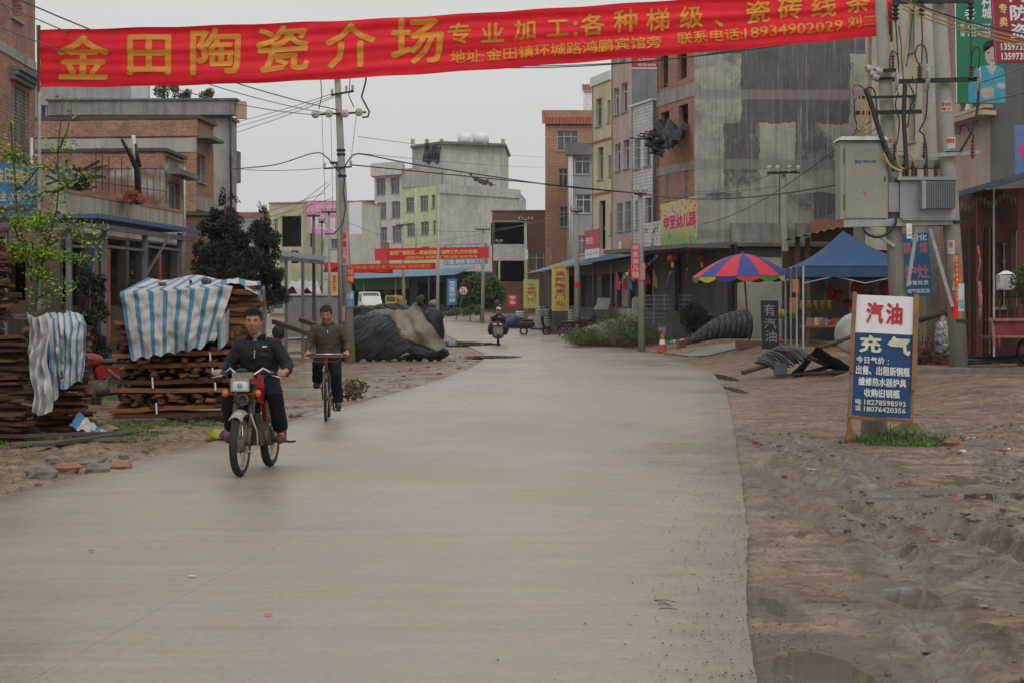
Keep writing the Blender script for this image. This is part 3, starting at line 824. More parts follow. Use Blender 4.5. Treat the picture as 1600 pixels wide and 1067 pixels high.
for(xa,ya,xb,yb)in((1040,212,1000,209),(1044,220,985,216),(1046,226,996,212),(1050,210,1008,206)):
 b=MB();b.tube([P(xa,ya,87.5),P(xb,yb,86.2)],.035,5);b.build('stick',WOODD,ta)

def row_house(px0,px1,Y,ztop,mat,wins,name,label,depth=9,extra=None,side=None,cap=.1,capm=None,dr=(1,.07)):
 Cn=P(px1,487,Y);A=at_px((Cn.x,Cn.y),DR,px0);L=(V((Cn.x,Cn.y))-A).length
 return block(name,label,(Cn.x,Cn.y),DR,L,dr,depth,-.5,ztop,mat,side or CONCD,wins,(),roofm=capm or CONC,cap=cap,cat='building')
WTILE=plaster('white_wall_tile',(.62,.63,.62),(.3,.3,.29),.25,.3,tile=(.3,.16,.02),rough=.5)
zof=lambda py,Y:CAMH+(HY-py)/FPX*Y
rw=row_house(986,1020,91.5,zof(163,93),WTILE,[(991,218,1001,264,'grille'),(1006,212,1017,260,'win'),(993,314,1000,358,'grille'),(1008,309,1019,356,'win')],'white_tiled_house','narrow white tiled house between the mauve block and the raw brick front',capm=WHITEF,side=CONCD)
MAUVE=plaster('mauve_render',(.50,.385,.365),(.2,.17,.16),.3,.35)
rm=row_house(955,987,98,zof(30,98),MAUVE,[(959,138,967,180,'win',WHITEF),(971,130,981,175,'win',WHITEF),(961,225,970,268,'win',WHITEF),(974,219,984,264,'win',WHITEF),(964,318,973,362,'grille'),(977,315,987,360,'grille'),(957,85,963,98,'win',WHITEF),(968,80,978,95,'win',WHITEF)],'mauve_block','tall mauve rendered block with pairs of narrow white windows',side=plaster('grey_side',(.2,.205,.205),(.07,.07,.07),.6,.5))
CREAM=plaster('cream_yellow_render',(.60,.53,.37),(.25,.22,.17),.3,.35)
ry=row_house(925,955,106,zof(125,106),CREAM,[(931,154,941,198,'win'),(949,157,954,192,'win'),(934,230,943,281,'win'),(951,243,956,276,'win'),(936,314,946,390,'hole'),(953,333,959,368,'win')],'cream_yellow_block','cream yellow block with an open balcony column and a pale cornice',capm=WHITEF,cap=.5)
# cornice lines on the cream block, pipe
A_,C_=ry[1],ry[2]
for z in(zof(270,106)+1.9,zof(345,106)+1.6):
 d_=(C_-A_).normalized();b=MB();n_=V((d_.y,-d_.x));p=A_+n_*.03;q=C_+n_*.03;b.beam((p.x,p.y,z),(q.x,q.y,z),.06,.12);b.build('string_course',plain('red_trim',(.30,.13,.10),.8),ry[0])
GREYR=plaster('grey_render_far',(.27,.28,.29),(.13,.13,.13),.45,.3)
rg,*_g=block('grey_narrow_house','narrow grey rendered house with white drain pipes below a grey parapet slab',tuple(P(932,487,145).xy),(-1,.03),2.2,(.2,1),8,.5,zof(243,145),GREYR,GREYR,[(898,242,922,273,'win',WHITEF),(900,304,923,334,'win',WHITEF),(903,368,915,398,'grille')],(),roofm=CONCD,cap=.9,roof_over=.3)
for k in range(3):
 b=MB();b.tube([P(889+k*2.4,238,144.8),P(890+k*2.2,400,144.8)],.045,6);b.build('drain_pipe',WHITEF,rg)
ORANGE=plaster('orange_tile_render',(.40,.215,.15),(.22,.13,.1),.25,.2,tile=(.4,.2,.02))
ro,Ao,Co,Bo,Do=block('orange_house','orange tiled house with corner windows under a red tile roof',tuple(P(932,487,152).xy),(-1,-.02),(932-852)/3000*152,(.12,1),10,.5,zof(198,152),ORANGE,ORANGE,
  [(871,205,903,236,'win'),(873,264,887,294,'win'),(875,323,888,355,'win')],(),roof_over=.02,cap=.05)
REDT=plain('red_roof_tile',(.27,.075,.045),.75,0,.3,3)
tiled_roof(ro,Ao,Co,zof(196,152),zof(172,152),1.2,REDT,7,.27)
b=MB();b.prism([(Ao.x,Ao.y+.3),(Co.x,Co.y+.3),(Co.x+.9,Co.y+9),(Ao.x+.9,Ao.y+9)],zof(198,152)+.07,zof(174,152));b.build('attic',ORANGE,ro)
for x0 in(853,876):
 b=MB();b.beam(P(x0+5,388,152.3),P(x0+5,470,152.3),.9,.5);b.build('pillar',BRK,ro)
rt,At,Ct,*_t=block('roof_tower','small white roof tower with red tiles rising behind the cream block',tuple(P(928,487,158).xy),(-1,0),.85,(.1,1),3,6,zof(144,158),WHITEF,WHITEF,cap=.05)
tiled_roof(rt,At,Ct,zof(144,158),zof(132,158),.7,REDT,3,.27,.1)

# cream block close on the right, with the pink edged pier and the balcony
PINKT=plaster('cream_pink_render',(.46,.355,.29),(.2,.16,.13),.35,.3)
PINKS=plaster('pink_mosaic',(.50,.28,.24),(.2,.14,.12),.3,.3,tile=(.12,.12,.02))
GREYW=plaster('grey_wet_render',(.15,.152,.148),(.05,.05,.05),.5,.5)
CB=P(1352,487,71)
Ab=P(1352,487,71);Bb=P(1448,487,63)
rc=thing('cream_apartment_block','cream apartment block with dark narrow windows behind the transformer poles','building',(13.5,62,0))
facade(rc,(Ab.x,Ab.y),(Bb.x,Bb.y),-.3,13.2,plaster('cream_render',(.55,.49,.38),(.25,.22,.18),.3,.3),[(1356,55,1362,230,'dark'),(1420,15,1429,82,'dark'),(1420,150,1430,222,'dark')])
facade(rc,(Bb.x,Bb.y),tuple(P(1490,487,60).xy),-.3,13.2,PINKS,[])
Cp=P(1490,487,60);Dp=P(1547,487,58)
facade(rc,tuple(Cp.xy),tuple(Dp.xy),-.3,13.2,PINKT,[(1500,160,1511,188,'dark'),(1518,160,1532,184,'dark')])
facade(rc,tuple(Dp.xy),tuple(P(1690,487,56).xy),-.3,13.2,GREYW,[])
b=MB();b.prism([tuple(Ab.xy),tuple(Bb.xy),tuple(Cp.xy),tuple(Dp.xy),tuple(P(1690,487,56).xy),(21,80),(16.2,84)],12.9,13.15);b.build('roof',CONC,rc)
b=MB();b.prism([(Ab.x+.3,Ab.y+.3),(Bb.x+.3,Bb.y+.4),(Cp.x,Cp.y+.4),(Dp.x,Dp.y+.4),(18,57),(21,80),(16.2,84)],7.4,7.6);b.build('floor_slab',CONCD,rc)
b=MB();b.add([(Ab.x,Ab.y,-.3),(16.2,84,-.3),(16.2,84,13),(Ab.x,Ab.y,13)],[(0,1,2,3),(3,2,1,0)][:1]);b.build('wall',CONCD,rc)
# balcony with three corbels
b=MB();b.beam(P(1489,193,59.3),P(1545,176,57.6),.55,.14);b.beam(P(1489,184,59.5),P(1545,166,57.8),.3,.1);b.build('balcony_ledge',PINKT,rc)
for k in range(3):
 b=MB();p=P(1497+k*21,182-k*6,59.4-.6*k)
 b.prism([(0,0),(.5,0),(.42,-.12),(.2,-.25),(.08,-.5),(0,-.55)],-.1,.1,Matrix(((0,0,1),(-1,0,0),(0,1,0))),p+V((0,.3,0)));b.build('corbel',PINKT,rc)
for k in range(3):
 b=MB();p=P(1513+k*9,172-k*2,59.2);b.lathe([(.06,-.45),(.12,-.3),(.05,-.05),(.07,0)],p+V((0,0,.3)),8);b.build('baluster',WHITEF,rc)

# ------------------------------------------------------------------ centre, far
CW=P(582,487,250)
def zY(py,Y):return CAMH+(HY-py)/FPX*Y
OFFW=plaster('off_white_render',(.55,.55,.50),(.3,.3,.27),.25,.25)
PALEG=plaster('pale_green_render',(.56,.58,.36),(.35,.36,.25),.2,.2)
GWALL=plaster('weathered_side_render',(.44,.435,.40),(.16,.158,.145),.6,.75)
rwf=thing('white_and_green_block','off white and pale green apartment block with a big weathered blank side wall','building',(-9,255,1))
a=P(585,487,256);b_=P(628,487,252);c=P(684,487,246);d=P(812,487,258)
facade(rwf,tuple(a.xy),tuple(b_.xy),0,zY(275,254),OFFW,[(588+k*22+j*1.3,279+j*38.2-k*2,602+k*22+j*1.3,305+j*38.2-k*2,'win')for k in(0,1)for j in(0,1,2)])
facade(rwf,tuple(b_.xy),tuple(c.xy),0,zY(292,249),PALEG,[(634,309,647,332,'win'),(656,306,669,330,'win'),(674,305,680,326,'win'),(635,349,648,370,'win'),(657,347,670,368,'win'),(676,345,681,366,'win'),(637,388,650,405,'win'),(659,386,672,405,'win')])
facade(rwf,tuple(c.xy),tuple(d.xy),0,zY(296,250),GWALL,[])
facade(rwf,tuple(d.xy),(2,275),0,zY(296,250),GWALL,[])
def prism_px(name,mat,root,pts,z0,z1):
 b=MB();b.prism([tuple(p)for p in pts],z0,z1);return b.build(name,mat,root)
back=[(-16,275),(2,275)]
prism_px('roof',CONC,rwf,[c.xy,d.xy,back[1],(-10,275)],zY(296,250)-.2,zY(296,250)+.02)
prism_px('roof_fascia',OFFW,rwf,[(a.x-.5,a.y-.6),(b_.x,b_.y-.8),(b_.x+.1,b_.y+6),(a.x+.1,a.y+6)],zY(275,254)+.01,zY(255,254))
prism_px('storey',GWALL,rwf,[(b_.x+.02,b_.y-.3),(c.x,c.y+.02),(c.x+.4,c.y+16),(b_.x+1,b_.y+16)],zY(292,249)+.01,zY(262,249))
prism_px('stair_tower',GWALL,rwf,[tuple(P(644,487,262).xy),tuple(P(692,487,255).xy),tuple(P(788,487,259).xy),(-.5,275),(-12,275)],zY(296,250),zY(228,257))
prism_px('tower_roof',CONCD,rwf,[tuple(P(641,487,261).xy),tuple(P(691,487,254).xy),tuple(P(791,487,258).xy),(-.2,276),(-12.5,276)],zY(228,257)+.01,zY(224,257))
for x0 in(645,667,690,786):
 b=MB();b.box(P(x0,222,258),(.5,.5,.7));b.build('roof_post',CONC,rwf)
prism_px('parapet',GWALL,rwf,[(c.x+.1,c.y-.15),(d.x+.1,d.y-.2),(d.x,d.y+.1),(c.x,c.y+.1)],zY(305,250),zY(291,250))
b=MB();b.tube([P(650,296,247),P(650,408,247)],.12,6);b.build('drain_pipe',ALU,rwf)
tk=MB();tk.lathe([(.05,-.9),(.75,-.9),(.75,.9),(.05,.9)],P(726,218,257),14,V((1,0,0)));tag(tk.build('water_tank',WHITEF),'left one of the two white cylindrical tanks on the far tower roof','water tank','roof water tanks')
tk=MB();tk.lathe([(.05,-1.1),(.72,-1.1),(.78,0),(.72,1.1),(.05,1.1)],P(751,217,257),14,V((1,0,0)));tk.box(P(752,224,257),(1.2,.8,.3));tag(tk.build('water_tank',WHITEF),'right one of the two white cylindrical tanks on the far tower roof','water tank','roof water tanks')
m=tarp_patch('t',(P(664,226,251),P(690,228,251),P(686,256,250),P(660,254,250)),BLKP,8,8,.3,1.5,2)
tag(m.build('black_shade_net',BLKP),'ragged black shade net hanging off the far roof terrace','shade net')
m=tarp_patch('t',(P(732,273,249),P(758,282,249),P(776,292,248),P(752,287,248)),BLKP,8,5,.2,.7,5)
tag(m.build('black_tarp',BLKP),'folded black tarp slumped on the blank side wall parapet','tarp')
# low brick and dark structures between the far block and the orange house
b0,*_=block('brick_workshop','dark open fronted brick workshop with a white tiled balcony beside the orange house',tuple(P(858,487,165).xy),(-1,0),4.9,(.1,1),8,.5,zY(331,165),brickmat('dark_brick',(.20,.09,.06),(.14,.065,.045),(.16,.13,.11)),BRK,[(772,347,824,382,'back'),(826,395,850,424,'win',WHITEF),(776,405,820,440,'back')],(),roofm=CONCD)
slabw=MB();slabw.beam(P(771,395,163.5),P(822,395,163.5),.2,1.4);slabw.build('tiled_balcony',WTILE,b0)
slabw=MB();slabw.beam(P(771,347,163.5),P(826,347,163.5),2,.12);slabw.build('canopy_slab',CONC,b0)
b1,*_=block('grey_corner_house','narrow grey house with one blue framed window left of the far white block',tuple(P(586,487,262).xy),(-1,0),2.1,(.1,1),8,.5,zY(315,262),GREYR,None,[(568,335,580,350,'win',WHITEF)],(),roofm=CONCD)
b2,*_=block('brick_arch_house','low brick house with arched windows left of the far white block',tuple(P(590,487,215).xy),(-1,0),2.4,(.1,1),8,.5,zY(377,215),brickmat('old_brick',(.30,.14,.10),(.24,.11,.08),(.25,.2,.17)),None,[(565,392,573,412,'win',WHITEF),(577,392,585,412,'win',WHITEF)],(),roofm=CONC)
# yellow-green building with the dark opening, the pink billboard, pale wall
rya,*_=block('yellow_green_house','yellow green house with dark balconies behind the juniper tree',tuple(P(474,487,190).xy),(-1,.25),3.6,(.2,1),8,.5,zY(318,190),plaster('yellow_green',(.42,.42,.27),(.2,.2,.15),.5,.5),None,[(440,338,472,386,'back'),(428,343,434,362,'win'),(436,392,444,412,'win'),(455,392,466,412,'back')],(),roofm=CONC)
rpb,*_=block('pale_rear_house','pale rendered house carrying the pink billboard',tuple(P(563,487,196).xy),(-1,0),5.8,(.2,1),8,.5,zY(316,196),plaster('pale_wall',(.48,.48,.44),(.25,.25,.23),.3,.3),None,[(517,374,528,389,'win'),(470,376,480,392,'win'),(498,376,506,392,'win')],(),roofm=CONC)
rlo,*_=block('red_roofed_house','distant low house with a dull red roof behind the juniper',tuple(P(422,487,230).xy),(-1,0),5,(.2,1),8,.5,zY(340,230),GREYR,None,[(392,345,402,357,'win')],(),roofm=plain('dull_red',(.3,.09,.08),.7),cap=.6)

# shops under the blue awnings, far end of the bend
def shed_shop(name,label,pxa,pxb,Ya,Yb,py_roof,fl,mat,opens,depth=6,rm=None,cat='building',pyb=None):
 A=P(pxa,487,Ya).xy;B=P(pxb,487,Yb).xy;d=(B-A).normalized();n_=V((d.y,-d.x));zt=zY(py_roof,(Ya+Yb)/2)
 root=thing(name,label,cat,((A.x+B.x)/2,(A.y+B.y)/2,fl))
 facade(root,A,B,fl-.5,zt,mat,opens)
 bk=MB();C_=B-n_*depth;D_=A-n_*depth
 facade(root,B,C_,fl-.5,zt,mat);facade(root,D_,A,fl-.5,zt,mat);facade(root,C_,D_,fl-.5,zt,mat)
 bk.prism([tuple(A-n_*.05),tuple(B-n_*.05),tuple(C_),tuple(D_)],zt+.003,zt+.12);bk.build('roof',CONCD,root)
 return root,A,B,d,n_,zt
DARKW=plaster('shaded_wall',(.10,.095,.085),(.03,.03,.028),.6,.5)  # shade of the shopfronts and porch is put into this wall colour
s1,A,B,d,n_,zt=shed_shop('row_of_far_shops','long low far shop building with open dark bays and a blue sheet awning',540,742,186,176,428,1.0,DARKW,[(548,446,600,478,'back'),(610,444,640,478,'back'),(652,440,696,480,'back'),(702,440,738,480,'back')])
sheet_roof(s1,'awning_sheet',V((A.x,A.y,zt+.2)),V((B.x,B.y,zt+.5)),V((A.x,A.y,zt-.55))+V((n_.x,n_.y,0))*3,BLUEROOF)
for t in(.05,.3,.55,.8,.98):
 p=A+(B-A)*t+n_*2.7;b=MB();b.tube([(p.x,p.y,.8),(p.x,p.y,zt-.35)],.06,6);b.build('post',STEELG,s1)
b=MB();p=A+(B-A)*.1+n_*.3;q=A+(B-A)*.52+n_*.3;b.beam((p.x,p.y,zt-1),(q.x,q.y,zt-.9),.08,1.1);b.build('shop_fascia',plain('dull_green',(.10,.17,.08),.8),s1)
# ground floor of the right row: dark shop bays and blue awning in front
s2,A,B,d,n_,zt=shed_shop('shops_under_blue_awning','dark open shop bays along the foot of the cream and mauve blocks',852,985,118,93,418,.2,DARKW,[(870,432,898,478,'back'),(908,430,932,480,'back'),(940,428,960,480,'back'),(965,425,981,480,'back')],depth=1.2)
BL1=zt
sheet_roof(s2,'awning_sheet',P(822,428,115),P(985,400,90),P(838,430,119.5)+V((1.8,1,.85)),BLUEROOF)
for(x0,Y0,y0)in((846,112,437),(927,99,420),(955,95,412)):
 b=MB();b.tube([P(x0,y0-6,Y0),V((P(x0,0,Y0).x,Y0,gz(P(x0,0,Y0).x,Y0)))],.05,6);b.build('post',STEELG,s2)

# kindergarten front under the painted banner: deep dark porch
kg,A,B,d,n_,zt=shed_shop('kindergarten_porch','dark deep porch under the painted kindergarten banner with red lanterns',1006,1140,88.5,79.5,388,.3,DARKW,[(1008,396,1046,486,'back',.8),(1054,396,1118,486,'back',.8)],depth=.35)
b=MB();pA=A+n_*2.0;pB=B+n_*2.0;b.prism([tuple(A),tuple(B),tuple(pB),tuple(pA)],zt-.15,zt+.02);b.build('porch_roof',CONCD,kg)
# ------------------------------------------------------------------ left side buildings
LBR=brickmat('old_red_brick',(.42,.17,.11),(.28,.12,.085),(.33,.28,.23),wear=.8,stain=(.13,.105,.085))
LPL=plaster('patchy_plaster',(.36,.35,.32),(.055,.053,.048),.85,.8,patch=.4,patchc=(.22,.12,.085))
# leftmost brick house: street front runs toward VP x~700
c0=P(55,487,45);dq=V((-.035,1)).normalized();a0=V((c0.x,c0.y))-dq*9
bh=thing('brick_house','red brick house at the left edge with a grey floor band and narrow latticed windows','building',(c0.x-3,41,0))
facade(bh,a0,V((c0.x,c0.y)),-.1,13,LBR,[(18,-20,34,30,'dark'),(22,140,45,258,'dark')],thick=.3)
facade(bh,V((c0.x,c0.y)),(c0.x-8,c0.y+.3),-.1,13,LBR);facade(bh,(a0.x-8,a0.y),a0,-.1,13,LBR)
def onb(u,z,o):p=a0+dq*u+V((dq.y,-dq.x))*o;return V((p.x,p.y,z))
def zb(py):return CAMH+(HY-py)/FPX*45
for(z0_,z1_)in((zb(112),zb(98)),):slab_on(onb,0,z0_,8.99,z1_,.003,.03,'floor_band',CONC,bh)
u_,z_=u_z(a0,(c0.x,c0.y),20,140);uu,z2=u_z(a0,(c0.x,c0.y),46,140)
for k in range(3):slab_on(onb,u_-.3-.0*k,z2+.1*k,uu+.15,z2+.1*k+.09,.004,.12+.07*k,'lintel',CONCD,bh)
# net of latticework over the long window
b=MB();zA=zb(256);
for k in range(9):b.beam(onb(u_+(uu-u_)*k/8,zA,-.02),onb(u_+(uu-u_)*k/8,z2,-.02),.02)
for k in range(20):b.beam(onb(u_,zA+(z2-zA)*k/20,-.04),onb(uu,zA+(z2-zA)*k/20,-.04),.02)
b.build('window_lattice',CONC,bh)
b=MB();b.tube([onb(8.2,.2,.08),onb(8.2,5.6,.08)],.04,6);b.build('drain_pipe',WHITEF,bh)

# blue shop sign on the brick house
BLUE_S=plain('sign_blue',(.035,.20,.42),.5,0,.12,1.2)
YEL=plain('sign_yellow',(.62,.48,.16),.6,0,.1);WHT=plain('sign_white',(.62,.64,.66),.6,0,.06);REDP=plain('sign_red',(.52,.035,.035),.6,0,.1)
DKRED=plain('sign_dark_red',(.24,.022,.03),.6,0,.1);GRN=plain('sign_green',(.012,.17,.085),.5,0,.1);PINKP=plain('sign_pink',(.48,.06,.2),.6)
PINKB=plain('billboard_pink',(.58,.26,.40),.7);SKIN_P=plain('print_skin',(.42,.36,.33),.6);TEAL=plain('print_teal',(.05,.30,.42),.6);BLK=plain('print_black',(.015,.015,.017),.5)
GOLD=plain('letter_gold',(.56,.235,.018),.6,0,.12,2);NAVY=plain('sign_navy',(.02,.062,.155),.5,0,.1,4)
def board(name,label,cat,TL,TR,BL,BR,th,mat,group=None,back=None):
 """a flat board from four world corners, th thick away from the viewer. Returns (thing, fn(u,v,d), w, h); u from lower left"""
 TL,TR,BL,BR=V(TL),V(TR),V(BL),V(BR)
 N=(BR-BL).cross(TL-BL).normalized()
 if N.dot(V((0,0,CAMH))-(BL+TR)/2)<0:N=-N
 root=thing(name,label,cat,(BL+BR)/2,0,group)
 b=MB();b.add([BL,BR,TR,TL,BL-N*th,BR-N*th,TR-N*th,TL-N*th],[(0,1,2,3),(7,6,5,4),(0,4,5,1),(1,5,6,2),(2,6,7,3),(3,7,4,0)])
 b.build('panel',mat,root)
 w=(BR-BL).length;h=(TL-BL).length
 def fn(u,v,d=0):a=u/w;c=v/h;return BL*(1-a)*(1-c)+BR*a*(1-c)+TR*a*c+TL*(1-a)*c+N*(.003+d)
 return root,fn,w,h
def letters(root,fn,mat,items,name='lettering',maxlen=None):
 b=MB()
 for it in items:write(b,it[0],fn,it[1],it[2],it[3],it[4],bold=it[5]if len(it)>5 else .02,maxlen=maxlen)
 return b.build(name,mat,root)
def patch(root,fn,mat,u0,v0,u1,v1,d=0.,name='printed_panel'):
 b=MB();b.add([fn(u0,v0,d),fn(u1,v0,d),fn(u1,v1,d),fn(u0,v1,d)],[(0,1,2,3)]);return b.build(name,mat,root)
sgu,_=u_z(a0,(c0.x,c0.y),-28,255)
r_,fn,w,h=board('shop_sign','blue shop sign with yellow and white characters on the brick house','sign',P(-14,250,40.0),P(58,264,43.4),P(-14,336,40.0),P(58,330,43.4),.08,BLUE_S)
letters(r_,fn,YEL,[('金田建材',.1,h*.6,w-.15,h*.92,.03)])
letters(r_,fn,WHT,[('五金 水电 批发',.15,h*.24,w-.2,h*.44),],'lettering')
letters(r_,fn,DKRED,[('经营各种装饰材料',.1,.03,w-.1,h*.15)],'lettering')

# canopy house: low terrace with a blue edged sheet canopy on posts
T0=V((-9.41,40));dT=V((.113,1)).normalized();T1=T0+dT*8.9
ch=thing('canopy_house','low shop house with a stained terrace parapet and blue edged canopy','building',(-10,43,0))
SHADEPL=plaster('shaded_plaster',(.085,.072,.06),(.025,.024,.022),.7,.6)  # shade under the canopy is put into the plaster colour
facade(ch,T0,T1,-.1,3.3,SHADEPL,[(90,378,134,478,'back'),(168,375,197,478,'back'),(202,378,226,478,'back'),(232,378,279,478,'back')])
facade(ch,T1,T1+V((-6,.6)),-.1,3.3,LPL);facade(ch,T0+V((-6,0)),T0,-.1,3.3,plaster('darker_brick_plaster',(.2,.15,.12),(.06,.05,.045),.6,.6),[(0,385,40,470,'back')])
def onT(u,z,o):p=T0+dT*u+V((dT.y,-dT.x))*o;return V((p.x,p.y,z))
b=MB();b.prism([tuple(T0),tuple(T1),tuple(T1+V((-6,.6))),tuple(T0+V((-6,0)))],3.301,3.45);b.build('terrace',CONC,ch)
slab_on(onT,0,3.46,8.9,4.1,-.15,.03,'terrace_parapet',plaster('stained_parapet',(.36,.34,.27),(.06,.058,.045),.5,.85),ch)
slab_on(onT,0,4.102,8.9,4.16,-.16,.05,'parapet_coping',LBR,ch)
cz=3.4;Pc=[P(-140,333.5,35.3),P(150,334,35.8),P(310,360,42.9),V((-9.0,43.3,3.32)),V((-14,36,3.55))]
q0=V((-14.2,35.4,3.52));q1=P(152,336,35.8);q2=P(310,361,42.9);q3=V((-9.3,43.2,3.9));
SHEETD=plain('galvanised_sheet',(.11,.125,.14),.6,.3,.3,2)
sheet_roof(ch,'canopy_sheet',q1+V((0,0,.02)),q2+V((0,0,.02)),V((-9.3,36.6,3.40)),SHEETD,.02,.2)
sheet_roof(ch,'canopy_sheet',V((-14.2,35.6,3.45)),q1+V((-.02,0,-.0)),V((-14.2,38.4,3.47)),SHEETD,.02,.2)
for(a,c)in((V((-14.2,35.55,3.42)),q1+V((0,-.04,-.03))),(q1+V((.03,0,-.03)),q2+V((.03,0,-.03)))):
 b=MB();b.beam(a,c,.05,.075);b.build('canopy_edge',plain('blue_edge',(.045,.10,.22),.5,.1,.3),ch)
 b=MB();b.beam(a+V((-.05,.08,-.18)),c+V((-.08,.02,-.18)),.06,.1);b.build('canopy_beam',STEELG,ch)
for(px,Y)in((8,35.9),(108,35.95),(163,36.6),(226,39.2),(281,41.8),(60,35.9)):
 p=P(px,487,Y);b=MB();b.beam((p.x,p.y,-.05),(p.x,p.y,3.3),.1);b.build('post',STEELG,ch)
b=MB()
for(px,Y,px2,Y2)in((163,36.6,226,39.2),(226,39.2,281,41.8),(108,35.95,163,36.6)):
 for py in(352,385):
  p=P(px,py,Y);q=P(px2,py,Y2);q.z=p.z;b.beam(p,q,.05)
p=P(226,487,39.2);b.beam((p.x,p.y,2.3),(p.x+.35,p.y+1,3.2),.04)
b.build('bracing',STEELG,ch)
for(px,w_,c_,nm)in((170,7,(.45,.13,.05),'orange_door_strip'),(250,20,(.35,.04,.05),'red_door_strip')):
 uu_,zz=u_z(T0,T1,px,400);slab_on(onT,uu_-.12,.9,uu_+.02,3.0,.004,.03,nm,plain(nm,c_,.7),ch)
uu_,zz=u_z(T0,T1,122,400);slab_on(onT,uu_,1.6,uu_+.5,3.1,.25,.27,'blue_curtain',BLUE_S,ch)
# things on the terrace
b=MB();b.tube([P(190,218,44),P(205,245,44.4),P(214,265,44.6),P(217,320,44.6)],[.03,.06,.075,.085],7)
b.tube([P(217,262,44.6),P(212,225,44.5)],[.07,.03],6)
tag(b.build('dead_trunk',BLKP),'dark crooked dead trunk standing on the terrace above the canopy','trunk')
b=MB();b.tube([P(208.5,212,45.5),P(209.5,247,45.5)],.05,6);b.tube([P(209.5,247,45.5),P(209.5,300,45.5)],.045,6)
tag(b.build('white_pipe',WHITEF),'short white pipe standing upright behind the dead trunk','pipe')
m=tarp_patch('t',(P(86,262,43),P(110,254,43),P(118,280,42.8),P(84,282,42.8)),BLKP,10,8,-.1,.3,2)
tag(m.build('green_tarp',plain('faded_green',(.2,.28,.22),.8)),'faded green tarp scrap over the junk on the terrace','tarp')
b=MB()
for k in range(42):
 p=P(100+RN.random()*40,262+RN.random()*42,43+RN.random()*1.2);q=p+V((RN.uniform(-.5,.5),RN.uniform(-.3,.3),RN.uniform(-.35,.35)));b.beam(p,q,.03+.05*RN.random(),.05)
o=b.build('scrap_timber',WOODD);o['kind']='stuff'
b=MB();b.grid(lambda u,v:P(112+u*34,298-30*math.sin(math.pi*clamp(u))*(1-v)*(.8+.3*noise.noise(V((u*5,v*5,0)))),43.2+v*.8),12,5)
tag(b.build('black_sheet_heap',BLKP),'heap covered by a black sheet beside the green tarp on the terrace','heap')
b=MB()
for k in range(60):
 u=RN.random();p=P(196+u*26,316-16*math.sin(math.pi*u)*RN.random(),43.6+RN.random()*.5);b.box(p,(.22,.11,.06),RN.random()*3)
o=b.build('broken_brick_pile',plain('broken_brick',(.25,.07,.05),.9,0,.4));o['kind']='stuff'
b=MB()
for k in range(12):
 x0=150+k*10;p=P(x0,296+k*2.2,43.5+k*.35);b.beam(p,p+V((0,0,.5+.5*RN.random())),.02)
p=P(150,285,43.4);q=P(262,300,47);b.beam(p,q,.02)
tag(b.build('terrace_railing',RUST),'thin rusty bars of a broken railing along the terrace','railing')

# middle house of brick band and plaster
mh,Am,Cm,Bm,Dm=block('plaster_house','two storey house with a brick band and mottled grey plaster behind the terrace',tuple(P(256,487,58).xy),(-1,.12),4.6,(.02,1),3.2,-.1,zY(237,58),LPL,LPL,[],[(262,287,281,336,'win')],roofm=plain('mossy_top',(.085,.075,.055),.95),cap=.1)
def onM(u,z,o):d=(Cm-Am).normalized();p=Am+d*u+V((d.y,-d.x))*o;return V((p.x,p.y,z))
slab_on(onM,0,zY(263,58),(Cm-Am).length+.03,zY(241,58),.003,.04,'brick_band',LBR,mh)
def onM2(u,z,o):d=(Bm-Cm).normalized();p=Cm+d*u+V((d.y,-d.x))*o;return V((p.x,p.y,z))
slab_on(onM2,0,zY(272,58),3.1,zY(264,58),.1,.5,'window_hood',CONCD,mh)
slab_on(onM2,-.04,zY(243,58),3.2,zY(241,58),.01,.06,'brick_band',LBR,mh)
b=MB();b.tube([P(287,262,62.6),P(288,420,62.6)],.06,6);b.build('drain_pipe',ALU,mh)
# taller brick house behind it
th,At_,Ct_,Bt_,Dt_=block('tall_brick_house','taller brick and stained concrete house with one dark window on its right side',tuple(P(307,487,70).xy),(-1,.1),6.4,(.05,1),3.05,-.1,zY(186,70),LPL,LBR,[],[(309,242,321,285,'dark')],roofm=plain('mossy_top',(0,0,0)),cap=.12)
def onH(u,z,o):d=(Ct_-At_).normalized();p=At_+d*u+V((d.y,-d.x))*o;return V((p.x,p.y,z))
def onH2(u,z,o):d=(Bt_-Ct_).normalized();p=Ct_+d*u+V((d.y,-d.x))*o;return V((p.x,p.y,z))
Lh=(Ct_-At_).length
slab_on(onH,0,zY(213,70),Lh+.04,zY(188,70),.003,.05,'brick_band',LBR,th)
slab_on(onH,0,zY(238,70),Lh,zY(216,70),.003,.03,'plaster_band',plaster('pale_band',(.38,.37,.33),(.1,.1,.09),.5,.6),th)
slab_on(onH,Lh-1.2,.0,Lh,zY(240,70),.004,.035,'brick_pier',LBR,th)
slab_on(onH2,0,zY(216,70),2.6,zY(211,70),.004,.5,'window_hood',CONCD,th)
slab_on(onH2,.05,zY(328,70),3.0,zY(306,70),.004,.05,'plaster_band',CONC,th)
